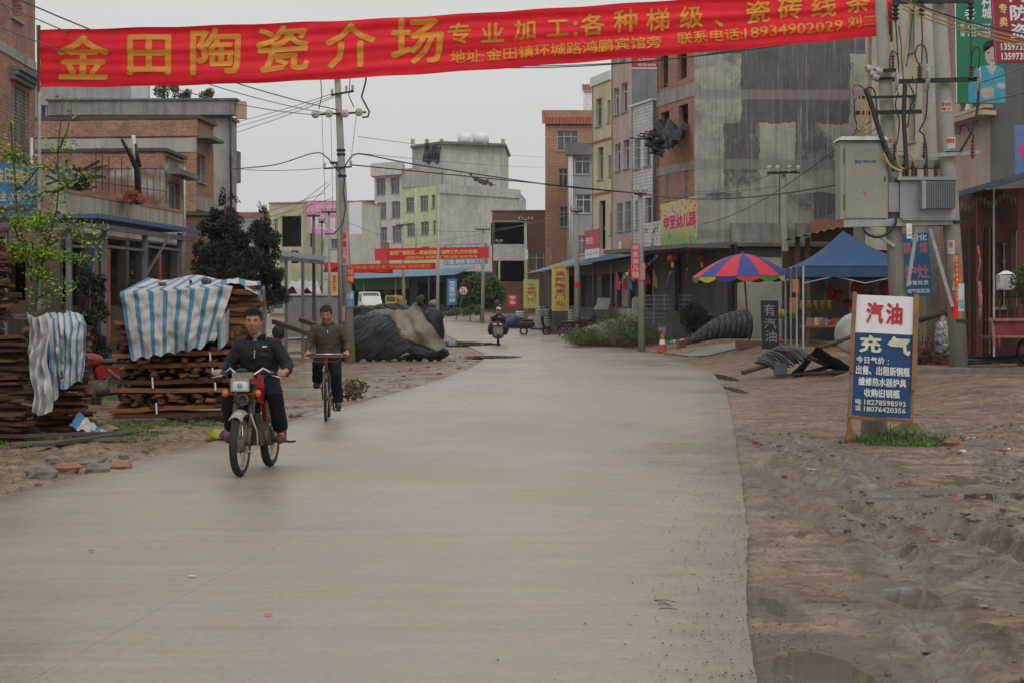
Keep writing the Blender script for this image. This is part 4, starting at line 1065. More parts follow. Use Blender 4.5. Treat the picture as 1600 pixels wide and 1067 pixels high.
# grey parapet building behind, with roof shrubs
gp,Ag,Cg,Bg,Dg=block('grey_parapet_house','grey concrete building with a blackened roof parapet and shrubs growing on top',tuple(P(356,487,84).xy),(-1,.03),7.9,(.05,1),2.0,-.1,zY(186,84),CONC,CONC,[],[(358,246,364,300,'dark')],roofm=CONCD)
def onG(u,z,o):d=(Cg-Ag).normalized();p=Ag+d*u+V((d.y,-d.x))*o;return V((p.x,p.y,z))
Lg=(Cg-Ag).length
slab_on(onG,.1,zY(186,84)+.13,Lg+.35,zY(159,84),-.3,.5,'roof_parapet',plaster('blackened_concrete',(.26,.26,.24),(.04,.04,.038),.75,.8),gp)
slab_on(onG,0,zY(159,84)+.003,Lg+.5,zY(156,84),-.35,.6,'coping',CONCD,gp)
b=MB();b.prism([(0,0),(.45,0),(.45,.35),(0,.35)],zY(186,84),zY(163,84)+.1,None,V((Cg.x+.36,Cg.y-.2,0)));b.build('corner_trim',plain('pinkish',(.42,.29,.26),.8),gp)
b=MB();b.tube([P(360,182,83.6),P(361,330,83.6)],.05,6);b.build('drain_pipe',BLKP,gp)
gu,*_=block('upper_grey_block','higher grey concrete block whose top meets the banner on the left',tuple(P(205,487,92).xy),(-1,.03),5.2,(1,.25),.9,-.1,zY(112,92),plaster('grey_block',(.33,.335,.325),(.09,.09,.09),.6,.7),plaster('pale_strip',(.5,.5,.49),(.3,.3,.3),.3,.3),[(60,165,82,188,'dark')],roofm=CONCD)
sb,*_=block('white_side_house','slim brick house with dirty white side, rightmost of the left houses',tuple(P(330,487,96).xy),(-1,0),1,(.16,1),3.9,-.1,zY(226,96),LBR,plaster('dirty_white',(.45,.43,.4),(.15,.14,.13),.5,.6),[],[(338,270,344,300,'win',WHITEF),(350,262,357,300,'win',WHITEF)],roofm=WHITEF,cap=.15)
b=MB();b.box(P(370,262,99),(.3,.8,1.6));tag(b.build('wall_tank',CONCD),'dark box hanging on the far corner of the grey building','box')
lb,*_=block('low_brick_shed','low brick shed with a white tank between the brick houses and the juniper',tuple(P(325,487,66).xy),(-1,0),2.4,(.05,1),4,-.1,zY(337,66),brickmat('dark_brick',(0,0,0)),None,[],[],roofm=plain('mossy_top',(0,0,0)))
# ------------------------------------------------------------------ poles, transformer, wires
POLE_M=plaster('spun_concrete_pole',(.30,.29,.255),(.14,.13,.11),.4,.35,scale=2.)
POLE_D=plaster('dark_pole',(.12,.115,.105),(.05,.05,.045),.4,.3)
IRON=plain('black_iron',(.035,.034,.033),.7,.3,.3);PORC=plain('porcelain',(.38,.36,.33),.35,0,.2);BRN=plain('brown_porcelain',(.10,.045,.03),.35)
def pole(name,label,base,top,r0,r1,arms=(),mat=None,cat='utility pole',group=None,ins=True):
 base,top=V(base),V(top);root=thing(name,label,cat,base,0,group)
 b=MB();b.tube([base+V((0,0,-.3)),base.lerp(top,.5),top],[r0,(r0+r1)/2,r1],18);b.build('shaft',mat or POLE_M,root)
 for(t,L,dx,tilt)in arms:
  c=base.lerp(top,t)+V((0,-r0-.03,0));a=V((math.cos(dx)*L/2,math.sin(dx)*L/2,tilt*L/2))
  b=MB();b.beam(c-a,c+a,.07,.08);b.build('crossarm',IRON,root)
  if ins:
   for s in(-1,-.45,.45,1):
    b=MB();b.lathe([(.02,0),(.02,.05),(.055,.07),(.035,.1),(.055,.12),(.05,.17),(.02,.2)],c+a*s*.94+V((0,0,.04)),8);b.build('insulator',PORC,root)
 return root
def wire(name,label,pts,r=.012,mat=None,sag=0.,group=None,n=14,cat='wire'):
 pts=[V(p)for p in pts];b=MB();out=[]
 if len(pts)==2:
  for i in range(n+1):
   t=i/n;p=pts[0].lerp(pts[1],t);p.z-=sag*4*t*(1-t);out.append(p)
 else:
  for i in range(len(pts)-1):
   p0=pts[max(i-1,0)];p1=pts[i];p2=pts[i+1];p3=pts[min(i+2,len(pts)-1)]
   for k in range(6):
    t=k/6;out.append(.5*((2*p1)+(p2-p0)*t+(2*p0-5*p1+4*p2-p3)*t*t+(3*p1-p0-3*p2+p3)*t**3))
  out.append(pts[-1])
 b.tube(out,r,5,False);return tag(b.build(name,mat or IRON),label,cat,group)
WIRE_K=plain('black_cable',(.03,.03,.032),.6);WIRE_G=plain('green_cable',(.02,.10,.075),.6);WIRE_Y=plain('yellow_cable',(.36,.25,.09),.6);WIRE_GREY=plain('grey_wire',(.14,.145,.15),.6)

# mid pole with the two crossarms and four lamp-like insulators
mp=pole('utility_pole','tall concrete pole with four round insulators in the middle of the view',P(548,562,60),P(527,117,60),.17,.095,[(.995,1.45,0,.03)])
def P60(x,y,d=0):return P(x,y,60+d)
b=MB();b.beam(P60(487,180,-.15),P60(572,176,-.15),.06,.06);b.build('crossarm',IRON,mp)
b=MB();b.beam(P60(517,149,-.15),P60(553,143,-.15),.05,.06);b.build('crossarm',IRON,mp)
b=MB();b.beam(P60(506,264,-.15),P60(550,261,-.15),.04,.05);b.build('crossarm',IRON,mp)
for x,y in((493,179),(514,178),(539,178),(561,176)):
 b=MB();b.lathe([(.01,-.06),(.09,-.05),(.13,0),(.13,.02),(.09,.05),(.02,.07)],P60(x,y,-.25),14,V((0,-1,0)));b.build('drum_insulator',PORC,mp)
for x,y in((519,147),(541,142),(551,141),(507,262),(548,259)):
 b=MB();b.lathe([(.02,0),(.05,.05),(.03,.08),(.05,.1),(.02,.16)],P60(x,y,-.15),8);b.build('insulator',PORC,mp)
for t in(.27,.285,.36):
 p=P60(527,117).lerp(P60(548,562),t);b=MB();b.lathe([(.14,0),(.14,.07)],p,16);b.build('pole_band',IRON,mp)
for(x0,y0,x1,y1,x2,y2)in((501,124,503,150,498,172),(547,124,545,150,553,168)):
 b=MB();b.tube([P60(x0,y0,-.2),P60(x1,y1,-.22),P60(x2,y2,-.2)],.015,5);b.build('jumper_wire',WIRE_K,mp)
b=MB();b.tube([P60(573,113,-.2),P60(571,130,-.2),P60(565,152,-.2),P60(570,162,-.2),P60(577,175,-.25),P60(575,183,-.25),P60(566,184,-.25)],.03,6);b.build('jumper_wire',WIRE_K,mp)
b=MB();b.tube([P60(527,262,-.3),P60(532,272,-.35),P60(538,280,-.2),P60(537,300,-.2),P60(540,325,-.2),P60(535,352,-.22),P60(522,366,-.3),P60(508,366,-.3)],.02,6);b.build('hanging_cable',WIRE_K,mp)
# posters on that pole
def wrap_poster(root,c,r,z0,z1,a0,a1,mat,name='poster',off=.004):
 b=MB();c=V(c);n=8
 b.grid(lambda u,v:V((c.x+math.cos(a0+(a1-a0)*u)*(r+off),c.y+math.sin(a0+(a1-a0)*u)*(r+off),z0+(z1-z0)*v)),n,1);o=b.build(name,mat,root)
 return lambda u,v,d=0:V((c.x+math.cos(a0+(a1-a0)*u)*(r+off+.004+d),c.y+math.sin(a0+(a1-a0)*u)*(r+off+.004+d),z0+(z1-z0)*v))
WPP=plain('paper_white',(.5,.48,.45),.8,dirt=(.3,.22,.2));PKP=plain('paper_pink',(.5,.28,.29),.8)
p=P60(542,400);f=wrap_poster(mp,p,.165,zY(415,60),zY(362,60),rad(205),rad(290),PKP)
letters(mp,f,REDP,[(t,.2,.76-.235*i,.8,.95-.235*i,.03)for i,t in enumerate('承建门业')])
p=P60(547,430);f=wrap_poster(mp,p,.165,zY(442,60),zY(419,60),rad(235),rad(320),REDP)
letters(mp,f,YEL,[('专业',.15,.55,.85,.92),('补胎',.15,.08,.85,.45)])
p=P60(547,465);f=wrap_poster(mp,p,.17,zY(480,60),zY(455,60),rad(225),rad(320),plain('paper_blue',(.12,.25,.4),.8))
letters(mp,f,WHT,[('办证',.15,.5,.85,.85)])
p=P60(543,490);f=wrap_poster(mp,p,.17,zY(502,60),zY(478,60),rad(195),rad(250),PKP)

p2=pole('utility_pole','thinner concrete pole standing just behind the tall middle pole',P(536,548,64),P(528,254,64),.13,.085,[(.995,.5,0,0)],ins=False)
POLES=[
 (632,470,350,628,122,.12,.8,'short pole in front of the pale green wall of the far block'),
 (683,478,380,685,108,.11,0,'plain pole by the blue vertical sign'),
 (754,470,357,755,122,.12,.9,'pole with one crossarm left of the round bush'),
 (780,440,378,780,150,.12,.5,'small bare pole in front of the tiled balcony'),
 (822,470,343,821,128,.14,.9,'pole with white posters between the brick workshop and the awning'),
 (491,530,335,490,88,.10,.6,'dark stub pole left of the pink billboard'),
 (515,520,329,514,92,.09,.7,'dark pole with a crossarm before the pink billboard'),
 (503,520,345,503,96,.06,.3,'thin dark post between the two billboard poles'),
 (902,478,328,901,97,.16,.6,'grey pole rising through the blue awning'),
 (1003,500,300,1000,76,.14,.5,'concrete pole beside the yellow and pink kindergarten sign'),
 (1230,540,264,1224,72,.155,0,'pole with a white insulator crossarm against the streaked wall')]
PO={}
for(bx,by,ty,tx,Y,r,arm,lab)in POLES:
 B_=P(bx,by,Y);B_.z=gz(B_.x,Y);PO[bx]=pole('utility_pole',lab,B_,P(tx,ty,Y),r,r*.65,[(.985,arm,0,0)]if arm else[],mat=POLE_D if bx in(491,503)else None)
rt_=PO[1230]
b=MB();b.beam(P(1199,271,71.8),P(1250,269,71.8),.08,.1);b.build('crossarm',IRON,rt_)
b=MB();b.beam(P(1218,271,71.7),P(1218,350,71.7),.03,.03);b.build('conduit',IRON,rt_)
for x in(1202,1215,1233,1248):
 b=MB();b.lathe([(.03,-.05),(.1,0),(.05,.05),(.1,.1),(.07,.2),(.02,.22)],P(x,268,71.8),8);b.build('insulator',PORC,rt_)
for k,z in enumerate((395,460)):
 f=wrap_poster(PO[822],P(822,z,128),.15,zY(z+12,128),zY(z-5,128),rad(200),rad(330),WPP)
f=wrap_poster(PO[1003],P(1003,430,76),.145,zY(438,76),zY(412,76),rad(215),rad(320),PKP)
f=wrap_poster(PO[902],P(902,440,97),.16,zY(450,97),zY(441,97),rad(215),rad(320),REDP)

# ---- transformer station between two poles, right
Yt=40.0
gA=P(1410,487,Yt);pa=pole('utility_pole','left transformer pole carrying the grey switch cabinet',V((gA.x,Yt,gz(gA.x,Yt))),P(1372,-60,Yt),.19,.125,[])
gB=P(1500,487,Yt);pbp=pole('utility_pole','thick right transformer pole with red and yellow handbills',V((gB.x,Yt,gz(gB.x,Yt))),P(1463,-60,Yt),.195,.145,[])
gC=P(1462,487,48);pc=pole('utility_pole','plain concrete pole standing behind the transformer',V((gC.x,48,gz(gC.x,48))),P(1446,-60,48),.2,.14,[])
gD=P(1350,487,52)
b=MB()
def PT(x,y,d=0):return P(x,y,Yt+d)
# handbills
cpos=P(1496,470,Yt)
f=wrap_poster(pbp,cpos+V((-.02,0,0)),.19,zY(498,Yt),zY(398,Yt),rad(222),rad(272),REDP)
letters(pbp,f,YEL,[('招生',.12,.88,.9,.985,.03)]+[(t,.62,.80-.075*i,.93,.86-.075*i,.02)for i,t in enumerate('学前教育小班招生')])
letters(pbp,f,WHT,[(t,.12,.62-.09*i,.5,.70-.09*i,.03)for i,t in enumerate('中心交')])
f=wrap_poster(pbp,cpos+V((-.02,0,0)),.19,zY(498,Yt),zY(418,Yt),rad(272.5),rad(290),plain('paper_orange',(.5,.12,.04),.8))
f=wrap_poster(pbp,cpos,.197,zY(487,Yt),zY(444,Yt),rad(262),rad(300),plain('paper_pale',(.45,.48,.5),.8));letters(pbp,f,TEAL,[('电话',.1,.1,.9,.45,.03)])
f=wrap_poster(pbp,P(1489,385,Yt),.183,zY(398,Yt),zY(376,Yt),rad(222),rad(268),WPP);letters(pbp,f,REDP,[('收',.2,.45,.8,.9,.03)])
f=wrap_poster(pbp,P(1478,165,Yt),.17,zY(176,Yt),zY(160,Yt),rad(225),rad(300),WPP);letters(pbp,f,REDP,[('防水补漏',.1,.5,.9,.9,.02),('电话',.1,.1,.9,.4,.02)])
f=wrap_poster(pbp,P(1483,225,Yt),.175,zY(234,Yt),zY(216,Yt),rad(225),rad(300),WPP);letters(pbp,f,REDP,[('疏通管道',.1,.5,.9,.9,.02)])
f=wrap_poster(pa,P(1387,224,Yt),.155,zY(233,Yt),zY(216,Yt),rad(225),rad(300),WPP);letters(pa,f,REDP,[('打井',.1,.4,.9,.9,.02)])
for(root,x,y)in((pbp,1493,348),(pbp,1486,240),(pbp,1499,502),(pa,1394,348),(pa,1385,125)):
 b=MB();b.lathe([(.21,-.03),(.215,.03)],P(x,y,Yt),18);b.build('pole_band',IRON,root)
# platform: channel beams
GALV=plain('galvanised',(.30,.31,.30),.55,.3,.2)
for dy,x0,x1 in((-.27,1318,1488),(.27,1330,1480)):
 b=MB();b.beam(PT(x0,350,dy),PT(x1,346 if dy<0 else 348,dy),.08,.15);tag(b.build('channel_beam',GALV),'front steel channel beam under the cabinet and transformer' if dy<0 else 'rear steel channel beam under the cabinet and transformer','beam','platform beams')
b=MB()
for x in(1325,1375,1420,1470):b.beam(PT(x,341,-.3),PT(x,341,.3),.07,.07)
b.build('cross_bearer',GALV);tag(COL.objects[-1]if False else bpy.data.objects['cross_bearer'],'short cross bearers lying on the channel beams','bearer')
for(x0,y0,x1,y1,lab)in((1398,385,1348,352,'diagonal strut from the cabinet beam down to the left transformer pole'),(1452,356,1488,480,'diagonal strut from the beam down to the right transformer pole'),(1432,358,1418,448,'thin steep strut hanging under the transformer')):
 b=MB();b.beam(PT(x0,y0,-.2),PT(x1,y1,-.2),.07,.07);tag(b.build('strut',GALV),lab,'strut')
# switch cabinet
CABM=plaster('cabinet_grey_green',(.27,.265,.225),(.18,.17,.15),.3,.25,rough=.55)
cb=thing('switch_cabinet','tall grey green switch cabinet with a small sloped lid on the pole platform','cabinet',PT(1346,347))
c=PT(1346,284);w_,h_=74/75,121/75
b=MB();b.box(c,(w_,.62,h_));b.build('body',CABM,cb)
b=MB();b.box(c+V((.03,-.325,-.01)),(w_-.14,.025,h_-.08));b.build('door',CABM,cb)
b=MB();t=c+V((-.02,0,h_/2));b.add([t+V((-.52,-.4,.02)),t+V((.5,-.4,.02)),t+V((.5,.4,.02)),t+V((-.52,.4,.02)),t+V((-.45,-.36,.1)),t+V((.46,-.36,.1)),t+V((.46,.4,.1)),t+V((-.45,.4,.1))],[(0,3,2,1),(4,5,6,7),(0,1,5,4),(1,2,6,5),(2,3,7,6),(3,0,4,7)]);b.build('lid',plain('cabinet_lid',(.45,.42,.37),.6),cb)
for zz in(.35,-.6):
 b=MB()
 for i in range(10):
  for j in range(3):b.box(c+V((-.43+j*.03,-.3135,zz+i*.032)),(.014,.012,.016))
 b.build('vent_holes',BLK,cb)
b=MB();b.beam(c+V((w_/2-.07,-.35,-.02)),c+V((w_/2-.07,-.35,.08)),.02);b.build('handle',IRON,cb)
b=MB();b.add([c+V(q)for q in((-.02,-.3395,-.2),(.03,-.3395,-.28),(.0,-.3395,-.28),(.02,-.3395,-.36),(-.03,-.3395,-.26),(0,-.3395,-.26))],[(0,5,4),(5,1,2),(2,3,1),(0,1,5),(4,5,2)]);b.build('warning_bolt',REDP,cb)
fc=lambda u,v,d=0:c+V((u,-.3392-d,v))
bl=MB();write(bl,'中国南方电网',fc,-.06,.36,.24,.42,.02);bl.add([fc(-.2,.35),fc(-.13,.35),fc(-.13,.42),fc(-.2,.42)],[(0,1,2,3)]);bl.add([fc(-.12,.34),fc(-.08,.34),fc(-.08,.41),fc(-.12,.41)],[(0,1,2,3)]);bl.build('lettering',plain('logo_blue',(.03,.07,.22),.6),cb)
# transformer
TG=plain('transformer_grey',(.25,.262,.27),.5,.1,.15,2)
tf=thing('transformer','finned grey transformer sitting on the platform between two poles','transformer',PT(1432,343))
def tbox(name,x0,y0,x1,y1,d0,d1,mat=TG,root=tf):
 a=PT(x0,y0);c_=PT(x1,y1);b=MB();b.box(((a.x+c_.x)/2,Yt+(d0+d1)/2,(a.z+c_.z)/2),(abs(c_.x-a.x),abs(d1-d0),abs(a.z-c_.z)));return b.build(name,mat,root)
tbox('tank',1401,284,1488,343,-.36,.42);tbox('tank_lid',1396,279,1490,284,-.45,.5)
tbox('side_radiator',1384,287,1400.5,333,-.3,.35)
for k in range(17):
 x=1438+k*2.75;tbox('fin',x,287,x+.9,328,-.62,-.361)
tbox('fin_end',1431,286,1437,329,-.62,-.361);tbox('oil_tank',1402,249,1474,262,.2,.5,CABM)
for k,x in enumerate((1411,1418,1425,1431,1445,1463)):
 b=MB();zb_=PT(x,279).z;pr=[]
 for i in range(6):pr+=[(.035,i*.045),(.06,i*.045+.015),(.035,i*.045+.03)]
 b.lathe([(.05,-.02)]+pr+[(.02,.3),(.015,.36),(.0,.36)],V((PT(x,0).x,Yt-.1+.15*(k % 2),zb_+.02)),10);b.build('bushing',BRN,tf)
for x0,x1 in((1404,1486),):
 tbox('skid',x0,343.5,x1,346,-.4,-.3);tbox('skid',x0,343.5,x1,346,.3,.4)
# warning plate
wp=board('warning_plate','small white warning plate with a yellow triangle hanging under the transformer','sign',PT(1416,350,-.42),PT(1424.5,350,-.42),PT(1417,373.5,-.42),PT(1425,373,-.42),.006,WHT)
b=MB();f=wp[1];w_,h_=wp[2],wp[3];b.add([f(w_*.15,h_*.45),f(w_*.85,h_*.45),f(w_*.5,h_*.85)],[(0,1,2)]);b.build('triangle',YEL,wp[0])
letters(wp[0],f,BLK,[('当心触电',w_*.1,h_*.12,w_*.9,h_*.35,.0)])
# cross arms with high voltage gear
def arm(x0,y0,x1,y1,d,lab,w=.07,mat=IRON):
 b=MB();b.beam(PT(x0,y0,d),PT(x1,y1,d),w,w);return tag(b.build('crossarm',mat),lab,'crossarm')
arm(1395,3,1520,1,-.25,'top black crossarm at the upper frame edge between the transformer poles',.1)
arm(1404,128,1532,124,-.25,'middle black crossarm carrying the fuse switches',.09)
arm(1337,177,1440,175,-.25,'lower black crossarm on the left transformer pole',.08)
arm(1398,247,1530,239,-.25,'pale flat crossarm just above the transformer',.08,GALV)
arm(1358,112,1400,110,-.25,'short crossarm with white insulators on the left transformer pole',.07)
arm(1342,153,1432,151,-.25,'second lower crossarm above the cable bundle',.05)
def string_ins(c,n,r,L,mat,ax=V((0,0,1))):
 b=MB();pr=[(.015,-L/2-.05)]
 for i in range(n):z=-L/2+L*i/n;pr+=[(r*.5,z),(r,z+L/n*.35),(r*.45,z+L/n*.7)]
 pr+=[(.015,L/2+.05)];b.lathe(pr,c,10,ax);return b
for k,(x,y,n_,r,L,mt)in enumerate(((1437,113,5,.07,.26,BRN),(1518,113,5,.07,.28,BRN),(1399,18,4,.09,.35,IRON),(1440,12,4,.08,.35,IRON),(1517,15,4,.08,.35,IRON),(1398,236,5,.05,.3,BRN),(1444,234,5,.045,.3,BRN),(1520,232,5,.05,.35,BRN),(1395,95,4,.05,.25,BRN))):
 tag(string_ins(PT(x,y,-.3),n_,r,L,mt).build('insulator',mt),['brown insulator standing on the left part of the middle crossarm','brown insulator standing at the right end of the middle crossarm','black insulator stack hanging from the top crossarm over the left pole','black insulator stack hanging from the middle of the top crossarm','black insulator stack hanging at the right end of the top crossarm','brown insulator at the left end of the pale flat crossarm','brown insulator in the middle of the pale flat crossarm','brown insulator at the right end of the pale flat crossarm','brown insulator beside the left transformer pole near the fuse'][k],'insulator')
for k,(x,y)in enumerate(((1400,128),(1449,125),(1529,125))):
 t=thing('fuse_switch',['drop out fuse at the left end of the middle crossarm','drop out fuse in the middle of the crossarm','drop out fuse at the right end of the middle crossarm'][k],'fuse',PT(x,y+14,-.42),0,'drop out fuses')
 string_ins(PT(x,y,-.4),7,.055,.42,PORC,V((.1,0,1))).build('body',PORC,t)
 b=MB();b.tube([PT(x+2,y-15,-.5),PT(x+3,y,-.55),PT(x+1,y+15,-.48)],.022,6);b.build('fuse_tube',GALV,t)
for k,(x,y)in enumerate(((1358,108),(1363,116),(1368,121),(1373,112))):
 b=MB();b.lathe([(.02,-.08),(.09,-.04),(.06,0),(.09,.03),(.03,.08)],PT(x,y,-.35),10,V((-1,-.4,.3)));tag(b.build('insulator',PORC),['white spool insulator nearest the top in the cluster of four','white spool insulator second in the cluster by the left transformer pole','lowest white spool insulator of the cluster of four','white spool insulator closest to the left transformer pole'][k],'insulator','white spool insulators')
CL=[
 ([(1399,30),(1402,75),(1404,112)],.014,WIRE_K,'drop wire from the left stack of the top crossarm'),([(1440,27),(1441,60),(1440,100)],.014,WIRE_K,'drop wire from the middle stack of the top crossarm'),([(1517,30),(1517,70),(1517,100)],.014,WIRE_K,'drop wire from the right stack of the top crossarm'),
 ([(1437,104),(1430,85),(1436,71),(1446,76),(1449,100)],.016,WIRE_K,'looped jumper over the middle fuse'),([(1518,104),(1520,80),(1528,74),(1531,84),(1529,108)],.016,WIRE_K,'looped jumper over the right fuse'),
 ([(1529,142),(1527,170),(1521,200),(1500,238)],.028,WIRE_K,'thick cable falling from the right fuse'),([(1512,196),(1516,208),(1521,212),(1520,222)],.016,WIRE_K,'short curl above the right end insulator'),
 ([(1449,142),(1447,180),(1440,198),(1437,205),(1444,214),(1448,240),(1448,262)],.018,WIRE_K,'wavy cable falling from the middle fuse'),
 ([(1352,140),(1362,165),(1372,200),(1385,235),(1398,268)],.055,WIRE_K,'thick black cable slanting down to the left pole foot of the transformer'),([(1414,132),(1412,180),(1414,220),(1416,262)],.05,WIRE_K,'thick black cable falling vertically between the poles'),
 ([(1335,150),(1333,140),(1338,133),(1348,137),(1354,143)],.018,plain('red_cable',(.3,.03,.03),.6),'red jumper curling beside the left transformer pole'),
 ([(1345,150),(1346,175),(1340,195),(1342,203),(1350,200),(1352,180),(1349,155)],.018,WIRE_Y,'yellow loop hanging left of the left transformer pole'),([(1352,150),(1356,172),(1350,197),(1355,203),(1362,190),(1358,160)],.018,WIRE_Y,'second yellow loop hanging closer to the left transformer pole'),
 ([(1335,155),(1335,180),(1339,198),(1336,206)],.016,WIRE_K,'thin black drop at the outer left of the cable loops'),([(1352,140),(1360,137),(1367,145),(1370,170),(1372,200)],.018,WIRE_K,'black arching lead left of the cabinet pole'),
 ([(1380,240),(1390,258),(1402,266),(1410,268)],.03,WIRE_Y,'yellow lead entering the transformer top from the cabinet'),([(1400,240),(1404,258),(1410,264),(1417,262)],.025,WIRE_Y,'yellow lead curling onto the first bushing'),([(1404,236),(1420,240),(1428,252),(1431,262)],.02,WIRE_Y,'yellow lead curling onto the fourth bushing'),
 ([(1400,340),(1398,352),(1385,366),(1370,371),(1355,366),(1348,355)],.03,WIRE_K,'black cable sagging below the cabinet'),
 ([(1404,145),(1399,165),(1405,190),(1402,220),(1398,230)],.016,WIRE_K,'lead from the left fuse to the left end insulator'),([(1395,115),(1390,100),(1394,80),(1403,90),(1404,115)],.014,WIRE_K,'loop over the left fuse'),
 ([(1420,132),(1428,150),(1422,170),(1418,200)],.016,WIRE_K,'lead curving right of the vertical thick cable'),([(1425,120),(1432,135),(1430,160),(1424,172)],.014,WIRE_G,'green lead curving beside the vertical thick cable'),
 ([(1404,40),(1408,70),(1409,100),(1412,125)],.014,WIRE_G,'green wire dropping between the poles'),([(1430,-5),(1424,40),(1420,80),(1416,105)],.014,WIRE_G,'green wire fanning down from the upper edge'),([(1424,-5),(1420,40),(1414,80),(1411,110)],.014,WIRE_Y,'yellow wire fanning down from the upper edge')]
for k,(pts,r,mt,lab)in enumerate(CL):wire('cable',lab,[PT(x,y,-.38-.02*(k % 4))for x,y in pts],r,mt,cat='cable')
# ---- overhead wires
wl=[
 # (x0,y0,Y0, x1,y1,Y1, sag, r, mat, label)
 (-20,-22,36,527,172,60,.25,.016,WIRE_G,'long green wire descending from the upper left to the middle pole'),
 (-30,-8,36,514,178,60,.3,.013,WIRE_GREY,'second wire descending from the upper left to the middle pole'),
 (-30,30,36,493,180,60,.35,.013,WIRE_GREY,'third and lowest wire descending from the upper left to the middle pole'),
 (362,193,75,519,147,60,.05,.012,WIRE_GREY,'upper wire from the parapet house to the small crossarm'),(362,201,75,541,143,60,.05,.012,WIRE_GREY,'middle wire from the parapet house to the small crossarm'),(362,210,75,551,141,60,.05,.012,WIRE_GREY,'lower wire from the parapet house to the small crossarm'),
 (367,264,75,507,263,60,.08,.012,WIRE_GREY,'nearly level wire into the lower crossarm from the left'),
 (367,345,75,507,302,62,.05,.009,WIRE_GREY,'thin wire rising past the juniper to the middle pole'),(367,352,75,520,310,62,.05,.009,WIRE_GREY,'second thin wire rising past the juniper to the middle pole'),
 (430,345,90,512,285,62,.02,.009,WIRE_GREY,'faint wire fanning up from the far lane'),(460,345,90,515,288,62,.02,.009,WIRE_GREY,'second faint wire fanning up from the far lane'),
 (1003,303,76,548,258,60,.0,.02,WIRE_K,'thick black cable from the middle pole to the kindergarten pole'),(1003,302,76,1330,285,41,.3,.02,WIRE_K,'thick black cable from the kindergarten pole toward the cabinet'),
 (1003,306,76,1216,291,72,.1,.014,WIRE_GREY,'grey wire along the foot of the streaked wall'),(1202,268,72,1410,176,41,.25,.012,WIRE_GREY,'wire rising from the small crossarm to the transformer arms'),(1248,268,72,1430,165,41,.25,.012,WIRE_GREY,'second wire rising from the small crossarm to the transformer arms'),
 (1215,268,72,1083,300,80,.2,.012,WIRE_GREY,'wire dipping left from the small crossarm toward the brick front'),
 (560,214,60,850,246,150,.1,.01,WIRE_GREY,'faint wire running right from the middle pole over the far block'),(560,240,60,850,262,150,.1,.01,WIRE_GREY,'second faint wire running right from the middle pole'),(755,360,122,902,332,97,.15,.012,WIRE_GREY,'wire between the bush pole and the awning pole'),
 (632,356,122,755,362,122,.1,.012,WIRE_GREY,'wire between the two small poles before the far block'),(821,352,128,632,385,122,.1,.012,WIRE_GREY,'sagging wire across the shop fronts'),(514,334,92,630,380,122,.1,.012,WIRE_GREY,'wire from the billboard pole toward the far shops'),
 (560,60,50,1250,55,44,.4,.013,WIRE_G,'green wire dipping under the banner'),(600,96,50,1390,30,44,.55,.014,WIRE_K,'dark wire dipping under the banner over the cream block'),(580,92,50,1390,40,44,.5,.012,WIRE_K,'second dark wire dipping under the banner'),
 (1410,0,39.5,1640,68,34,.1,.018,WIRE_Y,'uppermost yellow wire running right in front of the green billboard'),(1410,8,39.5,1640,74,34,.1,.018,WIRE_Y,'second yellow wire running right in front of the green billboard'),(1410,-2,39.5,1640,60,34,.1,.018,WIRE_K,'black wire above the yellow wires at the upper right'),(1410,14,39.5,1640,79,34,.1,.016,WIRE_Y,'lowest yellow wire running right in front of the green billboard'),
 (1530,130,40,1640,85,37,.05,.014,WIRE_GREY,'wire from the right fuse rising past the portrait'),(1530,160,40,1640,130,37,.05,.014,WIRE_GREY,'lower wire from the right pole to the right edge'),
 (503,180,59.8,510,372,60,0,.008,WIRE_GREY,'thin drop wire left of the middle pole'),(517,180,59.8,520,330,60,0,.008,WIRE_GREY,'second thin drop wire close to the middle pole'),(557,180,59.8,547,262,60,0,.008,WIRE_GREY,'thin drop wire right of the middle pole'),
 (1100,350,84,1360,190,42,.4,.012,WIRE_K,'black wire crossing the streaked wall up to the transformer arms')]
for(x0,y0,Y0,x1,y1,Y1,sag,r,mt,lab)in wl:wire('overhead_wire',lab,[P(x0,y0,Y0),P(x1,y1,Y1)],r,mt,sag)
wire('overhead_wire','cable humping up left of the middle pole',[P(360,265,75),P(430,258,70),P(490,240,62),P(510,246,60),P(528,268,59.8)],.02,WIRE_K)
wire('overhead_wire','cable humping up right of the middle pole',[P(538,262,59.8),P(552,243,60),P(575,243,60.5),P(640,256,62),P(760,275,66),P(880,292,71),P(1003,303,76)],.022,WIRE_K)
# ------------------------------------------------------------------ the big banner across the road
def clothmat(name,c,rough=.6,trans=.25,bumpk=.25):
 n=NT(name);base=n.ramp(n.noise(3,5,.6),[(.3,tuple(x*.9 for x in c)),(.7,tuple(x*1.1 for x in c))]);n.col(base);n.rough(rough);n.spec(.25)
 n.nrm(n.bump(n.noise(6,5,.6,n.map((.35,1,3))),bumpk,.04))
 MATS[name]=n.mat;return n.mat
BANR=clothmat('banner_red_cloth',(.66,.010,.024))
Yb=40.0
def ban(u,v,d=0.):
 """u in photo pixels from the left end (0..1330), v 0 bottom..1 top"""
 px=62+u;t=u/1330
 yb=137-20*t-62*t*t+2*math.sin(t*math.pi*2);yt=47-30*t-40*t*t+1.5*math.sin(t*math.pi*2)
 p=P(px,yb+(yt-yb)*v,Yb)
 fold=.024*math.sin(v*15+1.5*math.sin(t*5)+t*3)+.012*math.sin(v*34+2.5*math.sin(t*9))+.018*noise.noise(V((u*.004,v*4,0)))*2+.05*noise.noise(V((u*.0035,v*.8,7)))
 p.y+=fold-d;p.z+=.008*math.sin(u*.05);return p
bt=thing('street_banner','huge red banner with large yellow characters strung across the road','banner',P(700,110,Yb))
